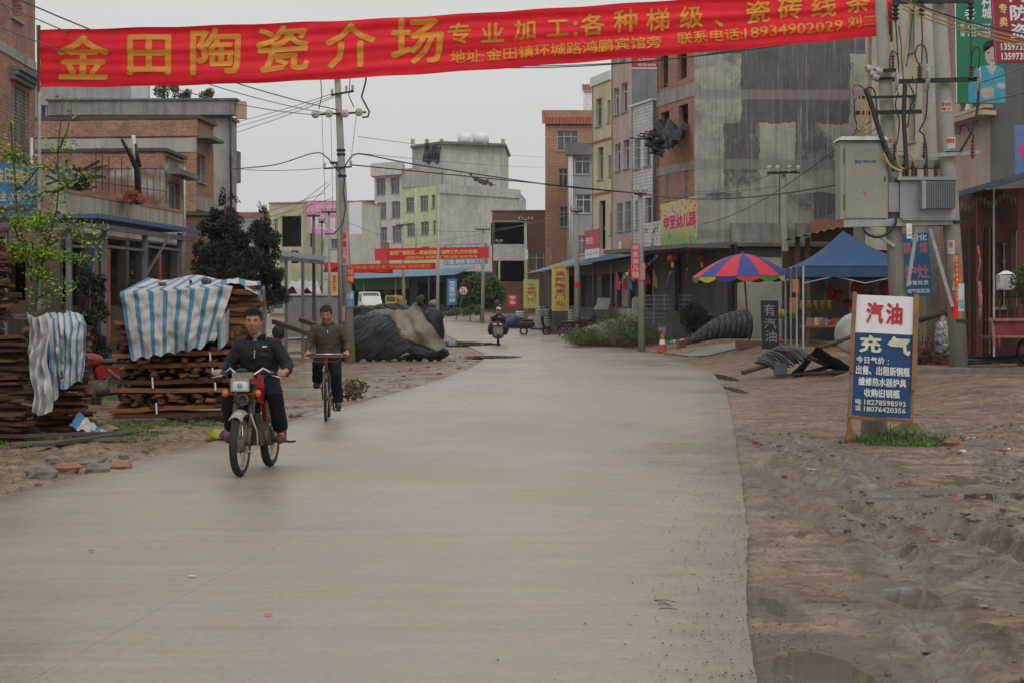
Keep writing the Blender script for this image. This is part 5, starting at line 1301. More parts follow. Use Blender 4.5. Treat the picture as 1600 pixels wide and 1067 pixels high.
b=MB();b.grid(lambda a,c:ban(a*1330,c),240,22);b.build('cloth',BANR,bt)
def write_px(b,s,x0,v0,x1,v1,bo):
 vs,fs,_=glyphs(s)
 bm=bmesh.new();bv=[bm.verts.new((x0-62+(x1-x0)*a,(v0+(v1-v0)*c)*90,0))for a,c in vs]
 for f in fs:
  try:bm.faces.new([bv[i]for i in f])
  except ValueError:pass
 for _ in range(5):
  es=[e for e in bm.edges if e.calc_length()>9]
  if not es:break
  bmesh.ops.subdivide_edges(bm,edges=es,cuts=1);bmesh.ops.triangulate(bm,faces=bm.faces)
 bm.verts.index_update();pts=[v.co.copy()for v in bm.verts];fs=[[v.index for v in f.verts]for f in bm.faces];bm.free()
 offs=[(0,0)]if bo<=0 else[(-bo,-bo*.4),(bo,bo*.4),(-bo*.3,bo),(bo*.3,-bo)]
 for k,(dx,dy)in enumerate(offs):
  b.add([ban(p.x+dx,(p.y+dy)/90,.014+k*.001)for p in pts],fs)
for s,x0,x1,v0,v1 in(('金',90,170,.14,.88),('田',201,266,.2,.86),('陶',299,375,.18,.94),('瓷',402,482,.18,.94),('介',510,586,.2,.94),('场',612,692,.2,.96)):
 b=MB();write_px(b,s,x0,v0,x1,v1,1.7);b.build('large_character',GOLD,bt)
b=MB()
for s,x0,x1,v0,v1 in(('专',700,735,.48,.83),('业',752,787,.48,.81),('加',803,836,.48,.82),('工',855,888,.5,.78),(':',896,902,.48,.74),('各',908,944,.47,.86),('种',959,995,.48,.88),('梯',1010,1046,.46,.87),('级',1062,1098,.46,.86),('、',1116,1130,.44,.58),('瓷',1166,1203,.47,.88),('砖',1216,1253,.48,.88),('线',1268,1306,.48,.88),('条',1322,1358,.5,.9)):write_px(b,s,x0,v0,x1,v1,.8)
b.build('lettering',GOLD,bt)
b=MB()
for s,x0,x1,v0,v1 in(('地址:',704,756,.14,.36),('金田镇环城路鸿鹏宾馆旁',760,1033,.15,.37),('联系电话:',1058,1160,.17,.4),('18934902029',1163,1316,.18,.39),('刘二',1324,1370,.2,.44)):write_px(b,s,x0,v0,x1,v1,.4)
b.build('lettering',GOLD,bt)
b=MB();b.beam(P(61,40,Yb),P(60,143,Yb),.05);b.build('end_stick',WOODD,bt)
b=MB();b.beam(P(1391,-20,Yb),P(1393,66,Yb),.05);b.build('end_stick',WOODD,bt)
b=MB();p=P(60,487,Yb);b.tube([V((p.x,Yb+.05,-.2)),P(61,100,Yb+.05),P(60,40,Yb+.05)],.045,8);tag(b.build('banner_post',ALU),'slim pale post holding the left end of the big banner','post')
# smaller banners over the far street
def small_banner(name,label,TL,TR,BL,BR,mat,items,tmat,nu=40):
 r,fn,w,h=board(name,label,'banner',TL,TR,BL,BR,.01,mat);letters(r,fn,tmat,[(s,a*w,c*h,e*w,g*h,bo)for s,a,c,e,g,bo in items]);return r,fn,w,h
BR2=clothmat('far_banner_red',(.50,.02,.022))
r_=small_banner('red_banner','upper of the two far red banners, hung between poles over the bend',P(585,389,120),P(764,386,120),P(586,408,120),P(764,404,120),BR2,[('金田广播新区---黄金街铺,一铺养三代,代代住福!',.13,.42,.9,.8,.02),('招商热线 金田镇广场对面 欢迎来电',.27,.08,.9,.32,0)],YEL)
for u0,u1 in((.0,.1),(.91,1.)):patch(r_[0],r_[1],plain('bright_red',(.55,.03,.035),.6),u0*r_[2],0,u1*r_[2],r_[3],0,'end_panel')
small_banner('red_banner','lower far red banner with orange characters stretched across the shop fronts',P(530,414,110),P(681,411,110),P(530,424,110),P(681,421,110),BR2,[('专业安装 铝合金 不锈钢 欢迎惠顾',.05,.25,.95,.8,.02)],GOLD)
tag(tarp_patch('t',(P(505,410,108),P(530,411,108),P(528,425,108),P(508,424,108)),BR2,8,5,.1,.3,3).build('red_banner',BR2),'crumpled left end of a red banner beside the tall middle pole','banner')
tag(tarp_patch('t',(P(505,421,112),P(614,421,112),P(614,428,112),P(505,426,112)),BR2,20,5,.05,.2,8).build('red_banner',BR2),'plain red strip hanging below the lower far banner','banner')

# ------------------------------------------------------------------ roadside gas sign in the foreground
Ys=23.6
TLs,TRs,BLs,BRs=P(1337,459,Ys+.25),P(1430,463,Ys+.15),P(1328,651,Ys),P(1424,657,Ys-.1)
OAK=plain('varnished_wood',(.2,.09,.03),.55,0,.3,5,.1)
gs=thing('standing_sign','wooden framed standing sign, white panel over blue, with red and white characters','sign',P(1376,690,Ys))
N=(BRs-BLs).cross(TLs-BLs).normalized();N=N if N.y<0 else-N
def gsf(u,v,d=0):return(BLs*(1-u)+BRs*u)*(1-v)+(TLs*(1-u)+TRs*u)*v+N*d
NVY=clothmat('blue_canvas',(.014,.045,.135),.6,bumpk=.12)
def cloth_panel(v0,v1,mat,name,amp):
 b=MB();b.grid(lambda a,c:gsf(.02+.96*a,v0+(v1-v0)*c,amp*noise.noise(V((a*3,c*5,2)))),30,40);return b.build(name,mat,gs)
cloth_panel(.685,.992,plain('sign_panel_white',(.60,.585,.60),.5,0,.03),'white_panel',.0)
cloth_panel(.015,.682,NVY,'blue_panel',.004)
def gtx(items,mat,name='lettering'):
 b=MB()
 for s,x0,y0,x1,y1,bo in items:
  # boxes given in the photo's pixels of the unskewed panel: x 0..1, y 0..1 from the top
  w=.75;h=1.55
  write(b,s,lambda u,v,d=0:gsf(u/w,v/h,.012+d),x0*w,(1-y1)*h,x1*w,(1-y0)*h,bo,None)
 b.build(name,mat,gs)
gtx([('汽',.19,.065,.48,.24,.03),('油',.52,.065,.80,.24,.03)],plain('paint_red',(.42,.008,.02),.5))
PALEY=plain('paint_pale',(.50,.50,.36),.6);PWH=plain('paint_white',(.55,.56,.55),.6)
gtx([('充',.10,.335,.47,.475,.045),('气',.56,.335,.95,.485,.045)],PALEY)
gtx([('今日气价',.06,.505,.53,.562,.03),(':',.58,.525,.60,.562,.02),('出售、出租新钢瓶',.06,.578,.95,.652,.03),('维修热水器炉具',.11,.672,.90,.742,.03),('收购旧钢瓶',.21,.762,.80,.83,.03)],PWH)
gtx([('电',.075,.848,.17,.893,.03),('话',.075,.9,.17,.945,.03),('18278598593',.22,.852,.90,.893,.03),('18076420356',.22,.906,.90,.947,.03)],PALEY)
for nm,a,c,w_,dd in(('upright',(-.02,-.2),(-.01,1.005),.03,.0),('upright',(1.01,-.045),(1.01,1.005),.03,.0),('upper_batten',(-.015,.36),(-.015,1.01),.05,.03),('upper_batten',(1.02,.24),(1.02,1.01),.062,.03),('bottom_rail',(-.0,-.003),(1.0,-.003),.035,.02)):
 b=MB();b.beam(gsf(*a,dd-.02),gsf(*c,dd-.02),w_,.03,up=(0,-1,0));b.build(nm,OAK,gs)
b=MB();q=P(1325,690,Ys);b.add([q+V((-.05,-.03,0)),q+V((.09,-.03,0)),q+V((.02,-.03,.3)),q+V((-.05,.02,0)),q+V((.09,.02,0)),q+V((.02,.02,.3))],[(0,1,2),(5,4,3),(0,3,4,1),(1,4,5,2),(2,5,3,0)]);b.build('foot_gusset',OAK,gs)
b=MB();q=P(1366,684,24.3);b.lathe([(.0,-.1),(.165,-.1),(.17,.02),(.165,.32),(.15,.34),(0,.34)],V((q.x,q.y,gh(q.x,q.y))),20);tag(b.build('concrete_stump',plaster('stump',(.2,.15,.11),(.08,.06,.045),.5,.4)),'short round concrete stump behind the standing sign','stump')

# ------------------------------------------------------------------ advertising on the right
r_,fn,w,h=board('green_billboard','green billboard with a man in a teal jumper, arms folded','billboard',P(1491,-40,50),P(1572,-40,50),P(1494,162,50),P(1572,163,50),.12,GRN)
sc_=h/203.
def gp2(px,py):return((px-1492.)/80.*w,(163-py)*sc_)
def shape(root,fn,pts,mat,d,name):
 b=MB();q=[gp2(*p)for p in pts];c=(sum(a[0]for a in q)/len(q),sum(a[1]for a in q)/len(q))
 b.add([fn(c[0],c[1],d)]+[fn(a[0],a[1],d)for a in q],[(0,i+1,(i+1)% len(q)+1)for i in range(len(q))]);return b.build(name,mat,root)
shape(r_,fn,[(1512,162),(1511,140),(1516,118),(1525,107),(1538,103),(1558,103),(1568,108),(1571,120),(1571,162)],TEAL,.001,'printed_jumper')
shape(r_,fn,[(1540,103),(1550,120),(1558,103)],SKIN_P,.002,'printed_neck')
shape(r_,fn,[(1538,82),(1539,92),(1543,100),(1549,104),(1555,101),(1560,93),(1561,80),(1557,70),(1542,70)],SKIN_P,.003,'printed_face')
shape(r_,fn,[(1536,84),(1536,72),(1541,65),(1551,63),(1560,66),(1563,74),(1562,84),(1560,76),(1552,72),(1541,75)],BLK,.004,'printed_hair')
shape(r_,fn,[(1541,83),(1546,82),(1546,84),(1541,84.5)],BLK,.0045,'printed_eye');shape(r_,fn,[(1552,82),(1557,83),(1557,84.5),(1552,84)],BLK,.0045,'printed_eye')
shape(r_,fn,[(1545,94),(1550,95.5),(1554,94),(1550,97)],DKRED,.0045,'printed_mouth')
shape(r_,fn,[(1530,150),(1532,140),(1548,137),(1553,140),(1552,152),(1540,156)],SKIN_P,.004,'printed_arm');shape(r_,fn,[(1556,137),(1560,129),(1568,130),(1571,136),(1566,140)],SKIN_P,.004,'printed_hand')
for s,x0,y0,x1,y1 in(('料',1534,-12,1550,12),('城',1534,12,1550,30),('者',1507,14,1524,31),('13597351',1512,38,1552,46),('13597351',1512,50,1552,58),('电',1500,38,1507,46),('话',1500,50,1507,58)):
 a=gp2(x0,y1);c=gp2(x1,y0);letters(r_,fn,WHT,[(s,a[0],a[1],c[0],c[1],.02)])
patch(r_,fn,WHT,-.0,0,w*.02,h,.001,'white_edge')
r_,fn,w,h=board('dark_red_billboard','dark red billboard with big white characters overlapping the green one','billboard',P(1547,-40,47),P(1630,-40,47),P(1556,98,47),P(1630,98,47),.12,DKRED)
def rp(px,py):return((px-1551.)/79.*w,(98-py)/138.*h)
for s,x0,y0,x1,y1,m in(('专',1561,6,1574,22,YEL),('卖',1561,27,1574,42,YEL),('防',1578,8,1606,33,WHT),('盗',1578,37,1606,60,WHT),('门',1578,-20,1606,4,WHT),('1359735188',1561,68,1622,79,WHT),('1359735168',1561,83,1622,94,WHT)):
 a=rp(x0,y1);c=rp(x1,y0);letters(r_,fn,m,[(s,a[0],a[1],c[0],c[1],.03)])
patch(r_,fn,PINKP,0,0,w*.02,h,.001,'pink_edge')
r_,fn,w,h=board('blue_advert_board','pale blue advert board at the right edge above the shop roof','sign',P(1586,196,43),P(1640,196,43),P(1587,276,43),P(1640,272,43),.08,plain('pale_blue_board',(.10,.17,.34),.5));letters(r_,fn,PINKP,[('电信',.08,h*.3,.5,h*.7,.03)])
r_,fn,w,h=board('blue_shop_banner','blue cloth sign with red and white characters behind the transformer legs','sign',P(1405,366,43.5),P(1450,364,43.5),P(1413,464,43.5),P(1457,463,43.5),.02,BLUE_S if False else plain('deep_blue_cloth',(.02,.10,.22),.6))
letters(r_,fn,plain('faded_red',(.42,.12,.16),.6),[('锅、煤',.05,h*.68,w*.95,h*.86,.03),('炉灶',.05,h*.28,w*.95,h*.5,.03)]);letters(r_,fn,WHT,[('零售批发',.08,h*.18,w*.9,h*.25,.02),('煤气瓶检测',.08,h*.05,w*.9,h*.12,.02),('液化',w*.4,h*.88,w*.95,h*.98,.02)])
# row of signs along the right row
r_,fn,w,h=board('kindergarten_pole_sign','narrow magenta sign with five yellow characters on the kindergarten pole','sign',P(986,382,75.5),P(1000,381,75.5),P(986,436,75.5),P(1000,437,75.5),.06,PINKP)
for i,s in enumerate('申至幼儿园'):letters(r_,fn,YEL,[(s,w*.2,h*(.82-.19*i),w*.82,h*(.96-.19*i),.03)])
def paintmat():
 n=NT('painted_vinyl');x,y,z=n.sep()
 n1=n.t.nodes.new('ShaderNodeTexVoronoi');n1.inputs['Scale'].default_value=6;n.L(n.co,n1.inputs['Vector'])
 f=n.ramp(z,[(.0,(.12,.28,.08)),(1.,(.50,.38,.16))])
 mrn=n.t.nodes.new('ShaderNodeMapRange');mrn.inputs['From Min'].default_value=-.2;mrn.inputs['From Max'].default_value=2.3;n.L(z,mrn.inputs['Value'])
 f=n.ramp(mrn.outputs[0],[(.1,(.14,.30,.10)),(.3,(.25,.34,.14)),(.5,(.45,.42,.22)),(.8,(.50,.38,.22))])
 dots=n.ramp(n1.outputs['Distance'],[(.3,1.),(.36,0.)])
 hs=n.t.nodes.new('ShaderNodeHueSaturation');hs.inputs['Saturation'].default_value=1.5;hs.inputs['Value'].default_value=.6;n.L(n1.outputs['Color'],hs.inputs['Color'])
 n.col(n.mix(n.math('MULTIPLY',dots,.9),f,hs.outputs[0]));n.rough(.5);return n.mat
PV=paintmat()
r_,fn,w,h=board('kindergarten_banner','colourful painted banner with pink characters hung at the corner of the raw brick front','banner',P(1032,320,84),P(1089,306,82.5),P(1033,393,84),P(1090,386,82.5),.04,PV)
letters(r_,fn,plain('hot_pink',(.55,.03,.12),.5),[('申至幼儿园',w*.08,h*.42,w*.95,h*.72,.035)])
r_,fn,w,h=board('balloon_panel','white vinyl panel sprinkled with coloured dots beside the painted banner','banner',P(1008,350,88),P(1031,345,86),P(1008,399,88),P(1031,394,86),.04,WTILE)
for k in range(26):
 b=MB();x0,y0=RN.random()*w*.95,RN.random()*h*.95;rr=.05+.05*RN.random();b.add([fn(x0+rr*math.cos(a*.785),y0+rr*math.sin(a*.785),.003+k*.0006)for a in range(8)],[range(8)]);b.build('dot',[REDP,YEL,PINKP,GRN,TEAL][k % 5],r_)
r_,fn,w,h=board('red_white_poster','red and white poster high on the shop front beside the grey pole','poster',P(913,361,96),P(936,358,95),P(914,405,96),P(937,402,95),.04,plain('poster_red',(.45,.10,.11),.6));patch(r_,fn,WHT,0,0,w,h*.32,.002);letters(r_,fn,WHT,[('养生堂',w*.1,h*.5,w*.55,h*.75,.02)]);letters(r_,fn,REDP,[('新品上市',w*.1,h*.1,w*.9,h*.2,.02)])
r_,fn,w,h=board('skin_tone_poster','pale poster of a figure on the mauve block above the awning','poster',P(965,372,94),P(984,370,93),P(965,402,94),P(984,399,93),.03,plain('poster_tan',(.42,.25,.18),.6));patch(r_,fn,WHT,w*.1,h*.1,w*.3,h*.8,.002)
r_,fn,w,h=board('rooftop_red_sign','red sign with white characters under the banner on the grey side wall','sign',P(986,70,96),P(1027,68,94),P(987,108,96),P(1027,108,94),.08,REDP);letters(r_,fn,WHT,[('中国邮政',w*.25,h*.28,w*.95,h*.42,.02),('电话:4888',w*.25,h*.1,w*.95,h*.22,.02)]);letters(r_,fn,YEL,[('300',w*.1,h*.5,w*.9,h*.8,.03)]);patch(r_,fn,WHT,0,0,w,h*.05,.002,'white_edge')
def stand_sign(px0,px1,py0,py1,Y,bg_,txt,tm,label,top=None,topm=None,bold=.04,name='roadside_sign'):
 r_,fn,w,h=board(name,label,'sign',P(px0,py0,Y),P(px1,py0+.5,Y),P(px0,py1,Y),P(px1,py1,Y),.08,bg_)
 n_=len(txt);t0=.92 if not top else .86;s_=(t0-.1)/n_
 for i,s in enumerate(txt):letters(r_,fn,tm,[(s,w*.2,h*(t0-s_*(i+1)+s_*.12),w*.8,h*(t0-s_*i),bold)])
 if top:letters(r_,fn,topm,[(top,w*.1,h*.9,w*.9,h*.97,0)]);letters(r_,fn,topm,[('13977558866',w*.1,h*.03,w*.9,h*.08,0)])
 return r_
YBG=plain('sign_yellow_board',(.55,.45,.13),.6)
stand_sign(862,889,414,486,104,YBG,'英邦陶瓷门业',plain('brick_red',(.40,.06,.05),.6),'tall yellow sign with six red characters by the awning post','金田镇广场对面',REDP)
stand_sign(818,842,437,482,110,plain('sign_yellow_green',(.46,.46,.13),.6),'不锈钢门花厂',plain('brick_red',(0,0,0)),'shorter yellow sign with red characters left of the tall yellow sign','专业制作',TEAL)
stand_sign(793,809,461,479,118,plain('bright_red',(0,0,0)),'学车',WHT,'small red sign with two white characters by the road bend',bold=.03)
stand_sign(699,714,436,477,132,plain('sign_sky_blue',(.06,.18,.38),.6),'快乐宝贝幼儿园',WHT,'blue vertical sign with white characters left of the round bush')
stand_sign(517,528,428,460,100,YBG,'国营家私超市',REDP,'yellow vertical sign just left of the tall middle pole',bold=.03)
stand_sign(552,562,376,412,200,plain('paper_pink',(0,0,0)),'家具城',WHT,'pale pink vertical sign on the brick arch house',bold=.03)
r_,fn,w,h=board('blue_shop_fascia','pale blue shop fascia boards behind the upper far banner','sign',P(693,383,175),P(760,380,172),P(694,415,175),P(761,413,172),.1,plain('fascia_blue',(.12,.30,.42),.6));letters(r_,fn,WHT,[('金田镇建材批发',w*.05,h*.72,w*.9,h*.95,.02),('门窗 楼梯 装饰工程',w*.03,h*.05,w*.95,h*.25,.02)])
r_,fn,w,h=board('pink_billboard','large pink billboard on the pale house left of the middle pole','billboard',P(479,316,180),P(529,316,180),P(481,364,180),P(529,371,180),.15,PINKB)
letters(r_,fn,plain('brush_white',(.6,.55,.6),.6),[('好宝贝',w*.1,h*.15,w*.9,h*.55,.04),('妇幼保健用品',w*.3,h*.8,w*.9,h*.9,.0)])
r_,fn,w,h=board('blank_billboard','blank white billboard just right of the middle pole','billboard',P(546,317,185),P(565,316,185),P(546,367,185),P(565,366,185),.15,WHT)
r_,fn,w,h=board('chalk_board','black upright board with hand chalked characters beside the market tent','sign',P(1189,470,54),P(1216,470,54),P(1191,545,54),P(1218,546,54),.12,BLK)
letters(r_,fn,plain('chalk',(.22,.23,.23),.8),[('有',w*.15,h*.68,w*.8,h*.93,0),('汽',w*.15,h*.42,w*.85,h*.64,0),('油',w*.2,h*.15,w*.85,h*.38,0)])
# round weight limit sign
ts=thing('traffic_sign','round red rimmed weight limit sign on a leaning post before the bush','traffic sign',P(711,480,128));ts.location.z=gz(ts.location.x,128);ROOT[ts.name]=Matrix.Translation(ts.location)
b=MB();b.tube([V((ts.location.x,128.1,gz(ts.location.x,128)-.1)),P(724,462,128.1),P(725,448,128.1)],.04,6);b.build('post',STEELG,ts)
cS=P(724,455,128);ax=V((0,-1,0))
b=MB();b.lathe([(0,0),(.32,0),(.32,.03),(0,.03)],cS,20,ax);b.build('disc',REDP,ts)
b=MB();b.lathe([(0,.034),(.23,.034)],cS,20,ax);b.build('disc_face',WHT,ts)
fn=lambda u,v,d=0:cS+V((u,-.038-d,v));b=MB();write(b,'7t',fn,-.14,0,.14,.17,.03);write(b,'载重',fn,-.15,-.15,.15,-.02,.03);b.build('lettering',BLK,ts)
# ------------------------------------------------------------------ timber yard, left
def woodmat(name,c1,c2,bumpk=.5):
 n=NT(name);g=n.noise(3.5,6,.65,n.map((.5,6,6)));c=n.ramp(g,[(.25,c2),(.7,c1)])
 k=n.t.nodes.new('ShaderNodeMapRange');k.inputs['To Min'].default_value=.35;k.inputs['To Max'].default_value=1.4;n.L(n.rand(),k.inputs['Value'])
 v_=n.t.nodes.new('ShaderNodeVectorMath');v_.operation='SCALE';n.L(c,v_.inputs[0]);n.L(k.outputs[0],v_.inputs['Scale'])
 n.col(v_.outputs[0]);n.rough(.8);n.spec(.3);n.nrm(n.bump(g,bumpk,.01));return n.mat
W1=woodmat('raw_orange_timber',(.25,.10,.034),(.10,.038,.015));W2=woodmat('bark_slab',(.125,.052,.025),(.028,.014,.009));W3=woodmat('wet_grey_timber',(.13,.10,.075),(.05,.038,.03))
def plank_mesh(seed,L,w,t,mat,rag=.12):
 r=random.Random(seed);b=MB();K=5
 for k in range(K+1):
  x=-L/2+L*k/K;j=lambda:1+r.uniform(-rag,rag);dz=r.uniform(-.25,.25)*t
  ws=w/2*(1 if 0<k<K else .93);b.v+=[V((x+(r.uniform(-.03,.03)if k in(0,K)else 0),-ws*j(),-t/2*j()+dz)),V((x,ws*j(),-t/2*j()+dz)),V((x,ws*.9*j(),t/2*j()+dz)),V((x,-ws*.9*j(),t/2*j()+dz))]
 for k in range(K):
  for i in range(4):q=(i+1)% 4;b.f.append([k*4+i,(k+1)*4+i,(k+1)*4+q,k*4+q]);b.mi.append(0);b.sm.append(False)
 b.f+=[[3,2,1,0],[K*4,K*4+1,K*4+2,K*4+3]];b.mi+=[0,0];b.sm+=[False,False]
 return b.mesh('plank',mat)
PM=[plank_mesh(k,1.0,.16,.035,(W1 if k % 3==0 else W2))for k in range(9)]
PL=[plank_mesh(20+k,2.3,.13,.06,W1,.06)for k in range(4)]
CH=[plank_mesh(40+k,.42,.11,.05,(W1 if k==0 else W2),.3)for k in range(5)]
def put(me,name,root,loc,rot,s=(1,1,1)):
 o=bpy.data.objects.new(name,me);COL.objects.link(o);o.parent=root
 M=ROOT[root.name].inverted()@ Matrix.Translation(V(loc));o.location=M.to_translation();o.rotation_euler=rot;o.scale=s;return o
RP=random.Random(5)
# tall pile at the left edge
pA=thing('plank_pile','tall ragged pile of orange brown bark edged planks at the left edge','plank pile',(-6.45,24.2,0))
z=.03
k=0
while z<2.62 and k<285:
 y_=23.6 if z<2.0 else 23.9
 for(xx,yy)in((-6.8,23.5),(-6.25+RP.uniform(-.1,.08),23.55),(-6.5,23.9))if z<2.35 else((-6.75,23.6),(-6.4,23.8)):
  put(PM[k % 9],'plank',pA,(xx-(.22 if z>1.3 else 0),yy+RP.uniform(-.05,.08),z),(RP.uniform(-.2,.2),RP.uniform(-.08,.08),RP.uniform(-.35,.5)),(RP.uniform(.5,.8),RP.uniform(.8,1.5),RP.uniform(.7,1.4)));k+=1
 z+=RP.uniform(.024,.042)
# lower pile beside it, under the smaller striped sheet
pB=thing('plank_pile','low dark pile of bark slabs under the small striped sheet','plank pile',(-5.55,24.6,0))
z=.03
while z<1.42 and k<500:
 for xx in(-6.0,-5.68):
  put(PM[(k+1)% 9],'plank',pB,(xx+RP.uniform(-.05,.05),24.7+RP.uniform(-.2,.15),z),(RP.uniform(-.1,.1),RP.uniform(-.1,.1),RP.uniform(-.5,.5)),(RP.uniform(.4,.6),RP.uniform(.8,1.5),RP.uniform(.8,1.5)));k+=1
 z+=RP.uniform(.03,.05)
def stripemat():
 n=NT('striped_sheeting');at=n.t.nodes.new('ShaderNodeAttribute');at.attribute_name='su'
 f=n.math('FRACT',at.outputs['Fac']);m_=n.ramp(f,[(.0,1.),(.33,1.),(.36,0.),(1.,0.)])
 dirt=n.ramp(n.noise(2.8,9,.8),[(.38,0.),(.62,1.)])
 wt=n.mix(n.math('MULTIPLY',dirt,.6),(.47,.455,.43),(.20,.18,.155));bl=n.mix(n.math('MULTIPLY',dirt,.6),(.05,.19,.32),(.04,.09,.13))
 n.col(n.mix(m_,wt,bl));n.rough(.6);n.spec(.3);n.nrm(n.bump(n.noise(9,6,.7),.5,.02));return n.mat
STR=stripemat()
def striped(name,fn,nu,nv,per,label,w):
 """fn(u,v)->world; per: stripes across u"""
 b=MB();b.grid(fn,nu,nv);o=b.build(name,STR);at=o.data.attributes.new('su','FLOAT','POINT')
 at.data.foreach_set('value',[i/nu*per+.0 for j in range(nv+1)for i in range(nu+1)]);tag(o,label,'tarpaulin');return o
def fold(u,v,s,a=1.):return a*(.022*math.sin(u*19+s+2.5*math.sin(v*3+u*4))*clamp(v*1.5)+.1*noise.noise(V((u*4+s,v*2.5,s)))+.045*noise.noise(V((u*11,v*7,s)))+.03*abs(noise.noise(V((u*19+v*9,v*13,s)))))
def s1f(u,v):
 Y0=23.9
 if v<.3:t=v/.3;x=66+u*62;y=492-6*math.sin(u*math.pi)+10*(1-u)*0+14*t*t;Y=Y0+.75*(1-t);return P(x+4*t,y,Y)+V((0,0,.04*noise.noise(V((u*5,v*5,1)))))
 t=(v-.3)/.7;x=70+u*66+(10*t if u<.4 else 2*t)*1.1-(u*10*t);yb_=606-10*u+(26*(1-sst(u,.12,.22)));y=506+8*(u-.4)+t*(yb_-506)-6*math.sin(u*9)
 return P(x,y,Y0-.02-.05*t)+V((0,-fold(u,t,1.7),0))
striped('striped_sheet',s1f,44,30,6.4,'small blue and white striped sheet hanging over the low plank pile',1)
CLEAR=plain('milky_plastic',(.40,.40,.385),.4,0,.2,6,.4,dirt=(.2,.18,.15))
def pl_f(u,v):return P(44+u*30+v*6+3*math.sin(v*9),496+v*152-8*(u-.5)**2*4,23.25)+V((0,-.12*math.sin(u*math.pi)-.1*noise.noise(V((u*6,v*7,3)))-.05*math.sin(u*19+v*6),0))
b=MB();b.grid(pl_f,26,44);tag(b.build('plastic_sheet',CLEAR),'long milky plastic sheet hanging from the stick on the plank pile','plastic sheet')
b=MB();b.tube([P(43,507,23.75),P(58,493,23.75),P(72,480,23.8)],[.055,.05,.035],7);tag(b.build('stick',W3),'short grey stick jutting up beside the milky plastic sheet','stick')
b=MB();b.box(P(95,487,24.4),(.13,.1,.035),.2);tag(b.build('stone',W3),'flat stone weighing down the small striped sheet','stone')
b=MB();b.beam(P(15,494,23.7),P(62,490,23.9),.12,.03);b.beam(P(20,497,23.65),P(55,499,23.8),.09,.02);tag(b.build('grey_board',W3),'loose grey boards lying on the pile by the stick','board')
# white striped rag on the ground
def rag(u,v):
 p=P(120+u*50,0,24.3);p.y=24.3+.1-.5*v;p.z=.06+.27*(1-u)**1.2*(1-v*.55)+.06*noise.noise(V((u*6,v*6,5)));return p
striped('striped_rag',rag,20,12,1.7,'crumpled striped rag slumped on the ground by the plank pile',1)

# big stack with horizontal boards
Yc=27.6
pC=thing('timber_stack','long timber stack of alternating boards and bark offcuts under the big striped sheet','timber stack',P(295,655,Yc));pC.location.z=0;ROOT[pC.name]=Matrix.Translation(pC.location)
def xw(px,Y=Yc):return(px-800)/3000*Y
levels=[648,637,612,597,570,553,527,505]
for i,py in enumerate(levels):
 zc=zY(py,Yc)
 for(dy,off)in((-.0,0),(.16,.05),(.5,0)):
  put(PL[(i+int(dy*10))% 4],'plank',pC,(xw(278)+RP.uniform(-.05,.05)+off,Yc+dy,zc+.01+RP.uniform(-.01,.01)),(0,RP.uniform(-.03,.02)-.025,RP.uniform(-.02,.02)),(.83,1,1))
kk=0
for i in range(len(levels)-1):
 za,zb_=zY(levels[i],Yc)+.04,zY(levels[i+1],Yc)-.03
 if zb_-za<.08:continue
 n_=max(1,int((zb_-za)/.05))
 for j in range(n_):
  for q in range(9):
   x=xw(196+q*22+RP.uniform(-6,6));put(CH[kk % 5],'offcut',pC,(x,Yc+.12+RP.uniform(-.05,.05),za+(zb_-za)*(j+.5)/n_),(RP.uniform(-.4,.4),RP.uniform(-.2,.2),math.pi/2+RP.uniform(-.5,.5)),(1,RP.uniform(.8,1.5),RP.uniform(.7,1.3)));kk+=1
 # fill behind
 b=MB();b.box((xw(290),Yc+.48,(za+zb_)/2),(1.75,.3,zb_-za));b.build('packing',W2,pC)
for i in range(30):  # bark slabs piled at the right end
 y=534-i*2.9;zc=zY(y,Yc);put(PM[(i*2)% 9]if i % 4 else PL[0],'plank',pC,(xw(374)+.06*math.sin(i*.7),Yc+.05+RP.uniform(-.05,.1),zc),(RP.uniform(-.15,.15),RP.uniform(-.1,.12),RP.uniform(-.4,.4)),(.5 if i % 4 else .24,1.2,1.3))
b=MB();b.box((xw(372),Yc+.55,1.05),(.6,.35,1.8));b.build('packing',W2,pC)
b=MB();b.box((xw(280),Yc+.75,1.1),(1.6,.5,1.5));b.build('packing',W2,pC)
for i,py in enumerate((553,597,637)):
 b=MB();b.beam(P(232+i*6,py-8,Yc-.12),P(233+i*6,py+9,Yc-.12),.02);b.build('tie',WHT,pC)
for i,py in enumerate((556,580,603)):
 b=MB();b.beam(P(328+i*4,py-6,Yc-.12),P(329+i*4,py+7,Yc-.12),.02);b.build('tie',WHT,pC)
def s2f(u,v):
 # u 0..1 across 187..365, v: 0 back top, .35 front top edge, 1 hem
 if v<.32:
  t=v/.32;x=232+u*140-(45+u*8)*t*1.0*(1-u*.6);yt=436+4*math.sin(u*9)-2;yb_=457-12*u;return P(x,yt+(yb_-yt)*t,Yc+.95*(1-t)-.08)
 t=(v-.32)/.68;xa=187+u*178;xb=205+u*132;hem=562-(u*22)-10*sst(u,.8,1)+5*math.sin(u*40)*.5
 x=xa+(xb-xa)*t;y=457-12*u+(hem-(457-12*u))*t
 return P(x,y,Yc-.14-.1*t)+V((0,-fold(u,t,4.),0))
striped('striped_tarpaulin',s2f,84,44,8.0,'big blue and white striped tarpaulin draped over the long timber stack',1)
def s3f(u,v):
 x=345+u*62;yt=438-2*math.sin(u*5);p=P(x,yt+v*v*22*(u if u>.6 else .35),Yc+.9*(1-v)-.1);p.z+=.03*noise.noise(V((u*6,v*5,8)));return p
striped('striped_tarpaulin',s3f,24,14,2.2,'smaller striped sheet over the right end of the timber stack',1)
